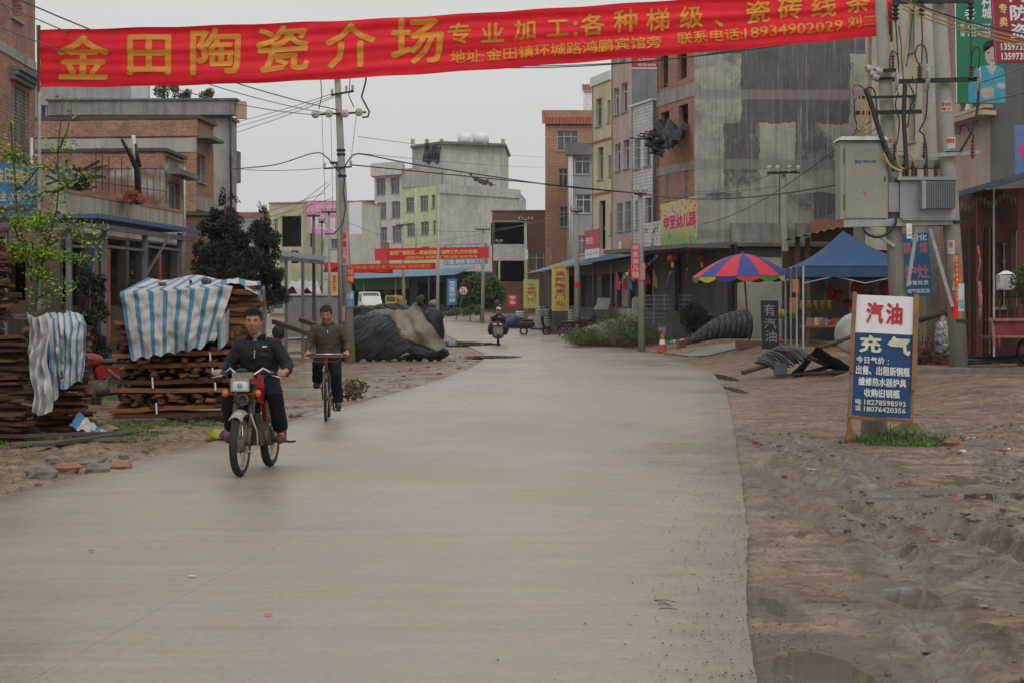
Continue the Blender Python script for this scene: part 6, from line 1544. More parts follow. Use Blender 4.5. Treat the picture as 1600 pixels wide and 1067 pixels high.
def s4f(u,v):return P(395+u*18+v*(6+22*u*.3),447+v*105,Yc+.25)+V((0,-.05*math.sin(u*6+v*4),0))
striped('striped_tarpaulin',s4f,10,20,1.0,'narrow hanging end of striped sheet at the right side of the timber stack',1)
def s5f(u,v):return P(338+u*22+v*(2-4*u),482+18*(1-u)+v*50,Yc-.2)+V((0,-.05*math.sin(u*8),0))
striped('striped_tarpaulin',s5f,10,12,1.1,'short folded flap of striped sheet in front of the bark slabs',1)
for k_,(x,y,w_,h_,lab)in enumerate(((224,452,.28,.05,'grey lump of wood lying on the big striped tarpaulin'),(254,445,.14,.06,'flat brown stone on the big striped tarpaulin'),(298,441,.05,.05,'small upright chip on the big striped tarpaulin'),(323,441,.18,.1,'pointed brown stone on the big striped tarpaulin'))):
 b=MB();b.ball(P(x,y-1,Yc+.25),(w_/2,.06,h_/2),7,4,lambda p:1+.3*noise.noise(p*1.5));tag(b.build('stone',W3),lab,'stone')
# bricks and slabs on the ground, left
def stone(x,y,s,lab,mat,sq=.6,name='stone'):
 b=MB();b.ball((x,y,gh(x,y)+s*sq*.35),(s,s*.8,s*sq),8,5,lambda p:1+.5*noise.noise(p*1.3+V((x*3,y*3,0)))+.2*noise.noise(p*4+V((x,y,2))));b.sm=[False]*len(b.sm);return tag(b.build(name,mat),lab,'stone')
BST=plain('brick_stone',(.24,.125,.085),.85,0,.35,4,.3);GST=plain('grey_stone',(.17,.145,.12),.85,0,.4,5,.4)
def gp(px,py):Y=4800/(py-487);return(px-800)/3000*Y,Y
for px,py,s,lab,m_ in((88,688,.085,'rounded reddish stone on the grass in front of the plank pile',BST),(168,680,.12,'larger reddish brown stone by the wet boards',BST),(37,769,.07,'dark square lump near the left frame edge',GST),(65,746,.14,'flat grey stone, leftmost of the rubble along the road',GST),(104,738,.12,'brown stone among the rubble along the road edge',BST),(150,740,.12,'grey stone in the middle of the roadside rubble',GST),(163,722,.06,'small dark stone behind the roadside rubble',GST),(190,735,.1,'brown grey stone at the right end of the roadside rubble',BST),(130,730,.08,'low stone between the rubble pieces',GST),(80,722,.06,'small dark stone at the back of the rubble',GST),(243,672,.07,'small tan stone on the grass strip',BST),(268,655,.07,'orange brown stone under the timber stack',BST),(1420,676,.2,'mossy flat stone behind the grass tuft by the sign',plain('mossy_stone',(.12,.12,.065),.9,0,.3)),(1487,694,.13,'reddish stone at the right end of the grass tuft',BST),(1503,706,.05,'pale pebble below the grass tuft',WPP)):
 x,y=gp(px,py);stone(x,y,s*1.15,lab,m_)
for i,(a,c)in enumerate((((20,700),(200,692)),((60,706),(215,684)),((40,695),(180,688)))):
 ax_,ay=gp(*a);bx_,by=gp(*c);b=MB();b.beam((ax_,ay,.05+.03*i),(bx_,by,.06+.02*i),.14,.035);tag(b.build('wet_board',W3),['wet board nearest the road in front of the pile','wet board touching the large reddish stone','wet board farthest from the road in front of the pile'][i],'board','wet boards on the ground')
x,y=gp(345,690)
b=MB();b.ball((x,y+.1,.05),(.19,.15,.09),20,12,lambda p:1+.5*noise.noise(p*2.8));sg=thing('plastic_bag','crumpled yellow and purple plastic bag at the road edge','bag',(x,y,.02));b.build('bag_body',plain('bag_yellow',(.26,.27,.03),.4,0,.4,9),sg)
b=MB();b.ball((x+.1,y+.02,.075),(.13,.12,.085),12,8,lambda p:1+.25*noise.noise(p*2.5+V((3,0,0))));b.build('bag_side',plain('bag_purple',(.09,.015,.09),.4,0,.3),sg)

# ------------------------------------------------------------------ plants
LEAFM={}
def leafmat(name,c,var=.45):
 if name in MATS:return MATS[name]
 n=NT(name);k=n.ramp(n.island(),[(0.,tuple(x*(1-var)for x in c)),(1.,tuple(x*(1+var)for x in c))])
 cl=n.ramp(n.noise(1.3,3,.5),[(.35,.7),(.65,1.25)]);n.col(n.mix(1.,k,cl,'MULTIPLY'));n.rough(.6);n.spec(.3)
 MATS[name]=n.mat;return n.mat
LB=leafmat('spring_leaf',(.17,.26,.03));LD=leafmat('juniper_leaf',(.017,.024,.011));LM=leafmat('bush_leaf',(.05,.085,.025));LG=leafmat('weed_leaf',(.075,.12,.028));LGR=leafmat('grass_blade',(.075,.135,.025));LRD=leafmat('russet_leaf',(.13,.09,.04))
BARK=plain('bark',(.07,.055,.04),.95,0,.4,8,.5)
def leaf_cloud(b,blobs,n,s,rnd,droop=0.,thr=-.15,fr=2.2,up=.0):
 """blobs: list of (center, (rx,ry,rz)); leaves of size s; noise gaps"""
 tot=sum(r[0]*r[1]*r[2]for _,r in blobs);done=0;tries=0
 while done<n and tries<n*6:
  tries+=1;t=rnd.random()*tot
  for c,r in blobs:
   t-=r[0]*r[1]*r[2]
   if t<=0:break
  d=V((rnd.gauss(0,1),rnd.gauss(0,1),rnd.gauss(0,1))).normalized()*(rnd.random()**.42)
  p=V(c)+V((d.x*r[0],d.y*r[1],d.z*r[2]))
  if noise.noise(p*fr)<thr:continue
  a=V((rnd.uniform(-1,1),rnd.uniform(-1,1),rnd.uniform(-1,1)-droop+up)).normalized();q=a.orthogonal().normalized();q=Matrix.Rotation(rnd.random()*6.28,3,a)@ q
  sz=s*rnd.uniform(.6,1.3);b.add([p-a*sz,p+q*sz*.42,p+a*sz,p-q*sz*.42],[(0,1,2,3)]);done+=1
def tree(name,label,base,trunk_pts,blobs,n,s,leaf,r0=.08,seed=1,limbs=10,cat='tree',thr=-.15,fr=2.2,crown='crown',group=None):
 rnd=random.Random(seed);root=thing(name,label,cat,base,0,group);b=MB()
 tp=[V(p)for p in trunk_pts];b.tube(tp,[r0*(1-.75*i/(len(tp)-1))for i in range(len(tp))],8)
 for k in range(limbs):
  c,r=blobs[k % len(blobs)];t=rnd.uniform(.35,.95);i=int(t*(len(tp)-1));p=tp[i].lerp(tp[min(i+1,len(tp)-1)],t*(len(tp)-1)-i)
  e=V(c)+V((rnd.uniform(-1,1)*r[0],rnd.uniform(-1,1)*r[1],rnd.uniform(-.5,1)*r[2]))*.75;m=p.lerp(e,.5)+V((rnd.uniform(-.1,.1),0,-.05))
  b.tube([p,m,e],[r0*.35,r0*.2,r0*.06],5)
 b.build('trunk',BARK,root)
 c_=MB();leaf_cloud(c_,blobs,n,s,rnd,thr=thr,fr=fr);c_.build(crown,leaf,root);return root
# young tree in fresh leaf at the left
Yl=25.6
rnd=random.Random(3)
yt_=thing('young_tree','slender young tree with sparse fresh green leaves at the left edge','tree',P(60,660,Yl));yt_.location.z=0;ROOT[yt_.name]=Matrix.Translation(yt_.location)
tb=MB();lc=MB();br=[]
br+=[[(55,660),(52,560),(56,470),(60,420),(50,380)],[(56,470),(58,420),(62,395),(72,360)],[(50,440),(40,400),(27,340),(24,290),(20,240),(17,190),(16,205)],[(60,430),(75,380),(88,330),(92,290),(90,240),(95,190),(98,150)],[(60,400),(85,398),(110,405),(150,402)],[(52,390),(30,385),(0,380),(-20,372)],[(40,400),(20,350),(2,330),(-15,330)],
       [(90,300),(110,285),(130,272),(145,285)],[(24,300),(45,282),(60,262),(75,265)],[(62,395),(95,372),(125,352),(160,360)],[(75,380),(60,350),(40,330),(35,318)],[(20,240),(35,250),(52,260)],[(20,250),(8,235),(-5,228)],[(90,240),(105,205),(112,170)],[(60,430),(90,440),(105,455)],[(56,470),(75,455),(95,470)],[(92,300),(70,300),(50,310),(30,300)],[(88,330),(110,345),(135,375),(150,380)],[(52,385),(25,400),(5,410)]]
for i,q in enumerate(br):
 pts=[P(x,y,Yl+.25*math.sin(i*2.1)*(j/len(q)))for j,(x,y)in enumerate(q)]
 tb.tube(pts,[(.035 if i<1 else .018)*(1-.7*j/(len(q)-1))for j in range(len(q))],5)
 for j in range(1 if i>3 else 2,len(q)):
  for m_ in range(60):
   t=rnd.random();p=pts[j-1].lerp(pts[j],t)+V((rnd.gauss(0,.09),rnd.gauss(0,.12),rnd.gauss(0,.055)))
   if p.z>3.9 and rnd.random()<.78:continue
   a=V((rnd.uniform(-1,1),rnd.uniform(-1,1),rnd.uniform(-.5,.7))).normalized();qv=a.cross(V((rnd.uniform(-1,1),rnd.uniform(-1,1),1))).normalized();s_=rnd.uniform(.018,.038)
   lc.add([p-a*s_,p+qv*s_*.5,p+a*s_,p-qv*s_*.5],[(0,1,2,3)])
leaf_cloud(lc,[(P(40,395,Yl),(.42,.3,.14)),(P(100,400,Yl),(.35,.3,.08)),(P(5,400,Yl),(.2,.3,.2)),(P(50,345,Yl),(.35,.3,.14)),(P(55,425,Yl),(.22,.2,.1))],3400,.028,rnd,thr=-.05,fr=4)
tb.build('trunk',BARK,yt_);lc.build('crown',LB,yt_)
# dark conifers
def conifer(label,px,Y,ptop,pbot,wpx,n,s,seed,leaf=LD,name='juniper_tree',lean=0):
 sc__=Y/3000;base=P(px,487,Y);base.z=gz(base.x,Y);zt=zY(ptop,Y);rnd=random.Random(seed);bl=[];zb_=zY(pbot,Y)
 for k in range(26):
  t=k/25.;z_=zb_+(zt-zb_)*t;w_=wpx*sc__*(1-t**2.2*.8)*(.7+.6*rnd.random());a=rnd.random()*6.28
  bl.append(((base.x+math.cos(a)*w_*.45+lean*t,Y+math.sin(a)*w_*.4,z_),(w_*.55,w_*.5,(zt-zb_)*.07+.12)))
 return tree(name,label,base,[base,(base.x+lean*.5,Y,(zb_+zt)/2),(base.x+lean,Y,zt-.2)],bl,n,s,leaf,.1,seed,14,thr=-.12,fr=2.6)
conifer('broad dark juniper standing right of the canopy house',352,52,310,485,62,42000,.042,4)
conifer('second dark juniper crown leaning toward the far lane',408,54,328,480,44,24000,.042,9)
conifer('bushy dark juniper closing the gap to the left of the taller one',318,53,372,485,40,18000,.042,12)
conifer('small dark shrub between the canopy posts and the timber stack',150,33,372,560,34,8000,.045,6,name='shrub')
conifer('dark shrub standing under the canopy',205,35,440,560,22,3500,.045,8,name='shrub')
# round bush by the bend
bb=P(752,480,130);bb.z=gz(bb.x,130)
tree('round_bush','large round dark green bush at the bend by the traffic sign',bb,[bb,bb+V((0,0,1.6))],[(P(752,455,130),(1.55,1.4,1.25)),(P(735,465,130),(1.0,1,.9)),(P(775,462,130),(.8,1,.95)),(P(752,438,130),(1.1,1,.5))],9000,.1,LM,.1,5,8,'bush',thr=-.2,fr=1.4)
b0_=P(735,490,126);b0_.z=gz(b0_.x,126)
tree('low_shrub','low pale green shrub below the round bush',b0_,[b0_,b0_+V((0,0,.6))],[(P(742,484,126),(.6,.5,.4)),(P(720,488,126),(.9,.5,.25)),(P(700,491,126),(.7,.5,.15))],2500,.07,LG,.04,6,4,'shrub',thr=-.2)
# weedy mound right of the road
def mound_weeds():
 rnd=random.Random(12);root=thing('weed_mound','low mound overgrown with mixed weeds between the road and the kindergarten wall','bush',P(960,520,88));b=MB();r2=MB();st=MB()
 bl=[]
 for k in range(60):
  t=rnd.random();x=897+t*128;top=488+34*abs(t-.55)**1.3*2;y=rnd.uniform(top+4,max(top+6,526));Y=82+rnd.random()*8
  bl.append((P(x,y+4,Y),(.42+.25*rnd.random(),.5,.32)))
 leaf_cloud(b,bl,20000,.042,rnd,thr=-.12,fr=3.);leaf_cloud(r2,bl[:9],1600,.05,rnd,thr=0.)
 for k in range(40):
  c=rnd.choice(bl)[0];st.tube([V(c),V(c)+V((rnd.uniform(-.2,.2),0,.3))],[.008,.003],4)
 hm=MB();hm.ball(P(962,530,87),(1.75,2.6,.85),30,14,lambda p:1+.2*noise.noise(p*2));hm.build('earth_mound',GROUND_M,root)
 b.build('foliage',LG,root);r2.build('dry_foliage',LRD,root);st.build('stems',BARK,root)['kind']='stuff'
mound_weeds()
# roof shrubs
for(px,py,s_,lab)in((262,143,.75,'largest green shrub growing on the blackened roof parapet'),(290,150,.35,'small shrub in the middle of the roof parapet'),(324,150,.42,'small round shrub near the right end of the roof parapet')):
 p=P(px,158,85);tree('roof_shrub',lab,p,[p,P(px,py,85)],[(P(px-2,py,85),(s_*.8,s_*.6,s_*.55)),(P(px+4,py-5,85),(s_*.5,s_*.4,s_*.5))],int(1500*s_),.06,LM,.04,3,4,'shrub')
# grass
def grass_patch(b,rnd,cx_,cy_,rx,ry,n,h,lean=.5):
 for k in range(n):
  a=rnd.random()*6.28;r=rnd.random()**.5*(1+.3*noise.noise(V((math.cos(a)*2,math.sin(a)*2,cx_))));x=cx_+math.cos(a)*rx*r;y=cy_+math.sin(a)*ry*r
  z=gh(x,y)-.005;hh=h*rnd.uniform(.4,1.2)*(1-.5*r);d=V((rnd.gauss(0,lean),rnd.gauss(0,lean),1)).normalized();w_=rnd.uniform(.003,.008);q=V((rnd.uniform(-1,1),rnd.uniform(-1,1),0)).normalized()*w_
  p=V((x,y,z));m=p+d*hh*.55;t=p+d*hh+V((d.x*hh*.4,d.y*hh*.4,-hh*.12));b.add([p-q,p+q,m+q*.8,m-q*.8,t],[(0,1,2,3),(3,2,4)])
rnd=random.Random(8)
gb_=MB();cx_,cy_=gp(1425,694);grass_patch(gb_,rnd,cx_,cy_+.35,.6,.6,1300,.2)
for q in range(26):a_=rnd.random()*6.28;grass_patch(gb_,rnd,cx_+math.cos(a_)*.75*rnd.random(),cy_+.35+math.sin(a_)*.85*rnd.random(),.1+.1*rnd.random(),.12,60,.12+.2*rnd.random(),.8)
o=gb_.build('grass',LGR);o['kind']='stuff'
gb_=MB()
for(px,py,rx,ry,n_,h_)in((60,688,1.6,.8,4600,.11),(250,668,1.5,.9,4200,.09),(345,655,.9,.5,1800,.08),(120,668,.9,1.,2200,.1),(150,622,.9,1.5,1400,.1),(470,612,.35,.8,700,.14),(620,565,1,1,300,.1)):
 x,y=gp(px,py);grass_patch(gb_,rnd,x,y,rx,ry,n_,h_)
for k in range(900):
 y=rnd.uniform(16,30);x=el(y)-rnd.uniform(1.2,3.2);grass_patch(gb_,rnd,x,y,.05,.05,3,.05)
o=gb_.build('grass',LGR);o['kind']='stuff'
gb_=MB()
for k in range(140):
 px=rnd.choice((rnd.uniform(1040,1090),rnd.uniform(1500,1545),rnd.uniform(880,1010)));Y=84 if px<1100 else 42;p=P(px,487,Y);grass_patch(gb_,rnd,p.x,Y,.4,.4,14,.22)
o=gb_.build('weeds',LG);o['kind']='stuff'
x,y=gp(547,628);rnd=random.Random(2);b=MB();leaf_cloud(b,[((x,y+.6,.2),(.3,.25,.2))],350,.05,rnd);w_=thing('dry_weed','dry brown green weed beside the cyclist','weed',(x,y+.6,0));b.build('foliage',LRD,w_)

# ------------------------------------------------------------------ black netting pile, middle left
def ridged(name,c,rx,ry,rz,ang,nr,amp,seed,nu=150,nv=70,squash=None):
 b=MB();c=V(c)
 def f(u,v):
  a=2*math.pi*u;t=math.pi*(v-.5)*.995;return srf(V((math.cos(a)*math.cos(t),math.sin(a)*math.cos(t),math.sin(t))))
 def srf(d):
  k=1+.15*noise.noise(d*1.5+V((seed,0,0)))+.02*noise.noise(d*6+V((seed,3,0)))
  ph=(d.x*math.cos(ang)+d.z*math.sin(ang))*nr+nr*.10*noise.noise(d*1.2+V((0,seed,0)))+.8*noise.noise(d*4)
  k+=amp*(abs(math.sin(ph))-.5)*(.4+1.2*abs(noise.noise(V((ph*.21,d.z*1.5,seed)))))+amp*.8*noise.noise(V((ph*.45,d.z*2,seed)))
  p=V((d.x*rx,d.y*ry,d.z*rz))*k
  if squash:p=squash(p)
  return c+p
 RSRF[0]=srf
 return b.grid(f,nu,nv,True,True)
def strands(root,ang,n,seed,r=.009):
 rq=random.Random(seed);b=MB();e=V((math.cos(ang),0,math.sin(ang)));p1=V((-math.sin(ang),0,math.cos(ang)));p2=V((0,-1,0))
 for k in range(n):
  c=rq.uniform(-.93,.93);a0_=rq.uniform(-1.5,.9);ln=rq.uniform(.5,1.6);w_=rq.uniform(-.08,.08);pts=[]
  for j in range(9):a=a0_+ln*j/8;d=(e*(c+w_*math.sin(a*2))+(p1*math.sin(a)+p2*math.cos(a))*math.sqrt(1-c*c)).normalized();pts.append(RSRF[0](d*1.0)+V((0,-.012,.006)))
  b.tube(pts,r*rq.uniform(.6,1.5),4,False)
 b.build('netting_strands',plain('highlight_strand',(.04,.042,.045),.4,0,.5),root)['kind']='stuff'  # netting strands, lighter grey to paint in the highlights on the bundles
RSRF=[None]
BN=plain('black_netting',(.010,.011,.012),.5,0,.5,14,.5,spec=.3)
np_=thing('netting_pile','large heap of twisted black netting bundles with a tan cover, left of the road','netting pile',P(612,562,63));np_.location.z=0;ROOT[np_.name]=Matrix.Translation(np_.location)
pN=P(600,530,63)
def sq1(p):
 t=clamp((p.x+1.6)/3.2);p.z*=1-.6*sst(t,.4,1.0);p.z-=.0;return p
ridged('n',(pN.x,63,.42),1.75,1.3,1.15,-.62,62,.035,2,300,150,squash=sq1).build('netting_bundle',BN,np_);strands(np_,-.62,420,3)
pN2=P(660,545,63);ridged('n',(pN2.x,62.6,.28),.85,.9,.36,.3,34,.03,5,200,90).build('netting_bundle',BN,np_)
pN3=P(612,505,64.2);ridged('n',(pN3.x,64.6,1.1),1.05,.8,.75,1.1,36,.035,8,200,100).build('netting_bundle',BN,np_);strands(np_,1.1,120,4)
TAN=plain('tan_cover',(.2,.18,.135),.75,0,.25,4,.4,dirt=(.08,.075,.06))
m=MB();m.grid(lambda u,v:P(612+u*38+v*44*(.3+u*.8)-6*(1-u)*v,476+v*(70)+(1-u)*14-3*math.sin(u*8),62.7-1.2*math.sin(v*1.7)*.7)+V((.07*noise.noise(V((u*5,v*4,2))),.25*noise.noise(V((u*3,v*3,7))),.06*noise.noise(V((u*6,v*6,1))))),26,30);m.build('tan_cover',TAN,np_)
ridged('n',P(600,493,63.6),.55,.5,.2,0,14,.1,11,60,30).build('net_roll',plain('grey_net',(.12,.125,.11),.8,0,.5,16,.4),np_)
ridged('n',P(568,493,64),.42,.4,.32,.5,10,.06,13,60,30).build('netting_bundle',BN,np_)
ridged('n',P(676,515,66),.42,.5,.75,1.4,12,.06,17,60,30).build('netting_bundle',BN,np_)
m=MB();m.grid(lambda u,v:P(655+u*30,503+v*24+u*4,65.6)+V((0,.1*noise.noise(V((u*4,v*4,0))),0)),8,8);m.build('grey_sheet',plain('grey_sheet',(.18,.185,.18),.7),np_)
for k in range(9):x0=552+k*16;p=P(x0,487,61.9);stone(p.x,61.6+.2*math.sin(k),.09+.03*math.sin(k*2),'small pale stone along the foot of the black netting pile',GST)['group']='stones along the netting pile'

# black coil on the right
cr=thing('netting_coil','big tapering coil of black netting lying beyond the traffic cone','netting coil',P(1120,535,76));cr.location.z=gz(cr.location.x,76);ROOT[cr.name]=Matrix.Translation(cr.location)
def coil(u,v):
 t=v;px=1064+t*104;top=536-44*math.sin(t*1.5)**1.0*(1-.0*t);R_=max(.04,(537-top)/2/3000*76*1.03);c=P(px,538,76);zc=gz(c.x,76)+R_*.92;a=2*math.pi*u
 rr=R_*(1+.05*abs(math.sin((u*3+t*34)))+.07*noise.noise(V((math.cos(a)*2,t*6,math.sin(a)*2))));return V((c.x+math.cos(a)*rr*.25*-1,76+math.cos(a)*rr*.9,zc+math.sin(a)*rr))
b=MB();b.grid(coil,60,90,True,True);b.build('coil',BN,cr)
b=MB()
for k in range(92):
 t=.02+.97*k/92;b.tube([coil((j/16+.0)%1.,clamp(t+.012*math.sin(k*7.1+j*.7),0,1))+V((.03*math.sin(k*3.3),-.015,.012))for j in range(17)],.011,4,False)
b.build('netting_strands',plain('sheen_strand',(.10,.105,.11),.4,0,.4),cr)['kind']='stuff'  # netting strands, shine of the coil's ridges put into their lighter grey
b=MB();cE=P(1168,515,76);b.lathe([(0,0),(.56,0)],cE+V((-.02,0,-.02)),20,V((1,0,0)));b.build('dark_end',BLK,cr)
for(px,py,R1,R2,nn)in((1079,492,.5,.46,120),(1098,500,.42,.3,80),(1092,512,.6,.3,80)):
 b=MB();c0_=P(px,py,80);rq=random.Random(px)
 for k in range(nn):
  ax=V((rq.gauss(0,1),rq.gauss(0,1),rq.gauss(0,1))).normalized();e1=ax.orthogonal().normalized();e2=ax.cross(e1);r_=rq.uniform(.55,1.);st0=rq.random()*6.28;ln=rq.uniform(1.5,4.5);oc=V((rq.gauss(0,.1),rq.gauss(0,.1),rq.gauss(0,.07)))
  b.tube([c0_+oc+V(((e1*math.cos(st0+ln*j/8)+e2*math.sin(st0+ln*j/8))*r_).to_tuple())*1.0*R2+V(((e1*math.cos(st0+ln*j/8)).x*r_*(R1-R2),0,0))for j in range(9)],.018,4,False)
 b.ball(c0_,(R1*.7,.3,R2*.7),10,8);b.build('netting_bundle',BN,cr)
# collapsed reed mats in front of the tent
hp=thing('reed_heap','collapsed heap of dark ribbed sheets and sticks in front of the market tent','heap',P(1245,582,45));hp.location.z=gz(hp.location.x,45);ROOT[hp.name]=Matrix.Translation(hp.location)
rnd=random.Random(4);DG=plain('slate_strip',(.10,.105,.11),.6,0,.5,6);b=MB()
for k in range(130):
 t=k/130;x0=1180+t*55+rnd.uniform(-3,3);y0=566-t*24+rnd.uniform(-2,2)-8*math.sin(t*3.1);x1=x0+34+rnd.uniform(-8,10);y1=y0+14+rnd.uniform(-3,4)+6*t
 Y=45.3-t*.3+rnd.uniform(-.3,.3);p=P(x0,y0,Y);q=P(x1,y1,Y-.4);m_=p.lerp(q,.5)+V((0,0,.07));b.tube([p,m_,q],.016,4,False)
b.build('ribbed_strips',DG,hp)['kind']='stuff'
DK=plain('dark_sheet',(.11,.118,.10),.75,0,.4,5,.3,dirt=(.12,.11,.09))
for nm,pts in(('sheet',((1236,584,44.2),(1277,541,44.4),(1283,546,45.8),(1250,586,45.8))),('sheet',((1277,541,44.4),(1334,576,44.2),(1316,585,45.6),(1262,560,46.2)))):
 m=tarp_patch('t',[P(*q)for q in pts],DK,10,10,-.0,.025,3);m.build(nm,DK,hp)
for(a,c,r_w)in(((1160,582,44.6),(1205,569,45),.055),((1275,545,45),(1345,522,46),.05),((1212,586,44.3),(1330,580,44.3),.03),((1255,583,44.8),(1300,572,45.5),.05),((1240,587,44.5),(1330,576,44.9),.02)):
 b=MB();b.tube([P(*a),P(*c)],r_w,7);b.build('stick',WOODD,hp)
b=MB();b.box(P(1219,577,44.4),(.26,.2,.26),.1);b.build('crate',plain('grey_crate',(.09,.1,.11),.6),hp)
b=MB();b.tube([P(1335,526,46),P(1410,508,44.5),P(1482,487,43)],.07,8);tag(b.build('long_pole',WOODD),'long weathered timber pole leaning across behind the standing sign','pole')

ap_=MB();APR=[(5.75,6.3,73),(5.95,7.0,70),(6.1,7.8,66),(6.5,8.8,63.5),(8.2,9.8,62.5),(9.8,10.6,62.4)]
def apf(u,v):
 k=min(int(u*5),4);t=u*5-k;a,c=APR[k],APR[k+1];x0,x1=a[0]+(c[0]-a[0])*t,a[1]+(c[1]-a[1])*t;y=a[2]+(c[2]-a[2])*t+2.0*v;x=x0+(x1-x0)*v;return V((x,y,gz(x,y)+.03))
ap_.grid(apf,30,8);structure(ap_,'concrete_apron',ROAD_M)
# traffic cone
cn2=P(1035,541,74);cz_=gz(cn2.x,74)
cc=thing('traffic_cone','faded orange and white traffic cone beside the road bend','traffic cone',(cn2.x,74,cz_))
b=MB();b.box((cn2.x,74,cz_+.03),(.42,.42,.06));b.build('base',plain('cone_red',(.38,.07,.04),.6),cc)
b=MB();b.lathe([(.17,.06),(.12,.33)],(cn2.x,74,cz_),14);b.lathe([(.09,.5),(.05,.72),(0,.73)],(cn2.x,74,cz_),14);b.build('cone',plain('cone_red',(0,0,0)),cc)
b=MB();b.lathe([(.122,.33),(.092,.5)],(cn2.x,74,cz_),14);b.build('reflective_band',WHT,cc)
b=MB();p=P(1065,532,74);b.box((p.x,74,gz(p.x,74)+.16),(.35,.3,.32));tag(b.build('rusty_box',plain('rust_box',(.14,.06,.045),.8,0,.3)),'small rusty box at the tip of the black coil','box')
b=MB();p=P(1043,511,86);b.box((p.x,86,gz(p.x,86)+.25),(.85,.4,.4));tag(b.build('white_crate',WHT),'white foam crate behind the traffic cone','crate')
for k in range(16):
 x=1048+RN.random()*34;p=P(x,520,80);b=MB();s_=.06+.05*RN.random();b.ball((p.x,80+RN.random(),gz(p.x,80)+s_*.5),(s_,s_,s_*.6),6,4,lambda q:1+.3*noise.noise(q*2));tag(b.build('litter_scrap',[TEAL,REDP,YEL,WHT,GRN][k % 5]),['teal scrap of litter near the white foam crate','red scrap of litter near the white foam crate','yellow scrap of litter near the white foam crate','white scrap of litter near the white foam crate','green scrap of litter near the white foam crate'][k % 5],'litter','litter by the foam crate')

# kindergarten yard wall and wire fence, pale car behind it
fw=thing('yard_fence','low grey yard wall topped by a wire mesh fence','fence',P(1075,500,84));fw.location.z=.3;ROOT[fw.name]=Matrix.Translation(fw.location)
b=MB();a=P(955,492,90);c=P(1132,492,82);b.beam(V((a.x,a.y,.55)),V((c.x,c.y,.65)),.2,.9);b.build('wall',CONCD,fw)
b=MB();a=P(968,492,96);c=P(1003,492,90);b.beam(V((a.x,a.y,1.1)),V((c.x,c.y,1.1)),.2,1.3);b.build('wall',CONC,fw)
for k in range(9):
 t=k/8;p=P(1006+t*126,487,88-6*t);b=MB();b.beam((p.x,p.y-.2,.3),(p.x,p.y-.2,zY(458,p.y)),.05);b.build('fence_post',ALU,fw)
b=MB()
for r in range(6):b.beam(P(1004,462+r*7,87.8),P(1133,462+r*7,81.8),.02)
for k in range(50):t=k/49;p=P(1004+t*129,462,87.8-6*t);b.beam(p,V((p.x,p.y,.4)),.014)
b.build('wire_mesh',ALU,fw)

# ------------------------------------------------------------------ parasol
pU=P(1172,545,62);zU=gz(pU.x,62)
um=thing('parasol','big red and blue market parasol with a green and yellow trimmed valance','parasol',(pU.x,62,zU))
ap=P(1160,397,62);RU=78/3000*62;zr_=zY(432,62)
UR=clothmat('parasol_red',(.48,.03,.045),.6,bumpk=.1);UB=clothmat('parasol_blue',(.035,.05,.22),.6,bumpk=.1);VY=plain('valance_yellow',(.55,.42,.04),.6);VG=plain('valance_green',(.05,.22,.06),.6);VR=plain('valance_red',(.5,.05,.04),.6)
NP=14
for k in range(NP):
 a0_,a1_=2*math.pi*k/NP,2*math.pi*(k+1)/NP
 def up_(u,v,a0_=a0_,a1_=a1_):
  a=a0_+(a1_-a0_)*u;r=RU*v*(1-.025*math.sin(math.pi*u)*v);z_=ap.z-(ap.z-zr_)*(v**1.7)-.02*math.sin(math.pi*u)*v;p=V((ap.x+.0+math.cos(a)*r,62+math.sin(a)*r,z_));p.z+=(p.x-ap.x)*-.0+.02*(p.x-ap.x);return p
 b=MB();b.grid(up_,6,12);pn=b.build('panel',UR if k % 2 else UB,um)
 b=MB();b.grid(lambda u,v:up_(u,1)+V((0,0,-.01-v*.17*(.55+.45*abs(math.sin(math.pi*(u))))**1)),8,2);b.build('valance',[VY,VG,VR,UB][(k*3)% 4],pn)
b=MB();b.tube([V((pU.x,62,zU-.1)),P(1166,470,62),V((ap.x,62,ap.z+.06))],.028,8);b.build('pole',STEELG,um)
b=MB();b.box((pU.x,62,zU+.09),(.9,.5,.22));b.build('base',plain('mud_block',(.15,.09,.06),.9),um)
b=MB()
for k in range(NP):
 a=2*math.pi*k/NP;b.tube([V((ap.x,62,ap.z-.5)),V((ap.x+math.cos(a)*RU*.5,62+math.sin(a)*RU*.5,ap.z-.3))],.01,4)
b.build('rib',STEELG,um)
for k in range(4):  # worn white print on a red gore
 b=MB();
 b.add([P(1166+k*2.2,405+k*5,60.4+.0),P(1169+k*2.4,404+k*5,60.4),P(1173+k*2,411+k*5,60.35),P(1169+k*2,412+k*5,60.35)],[(0,1,2,3)]);
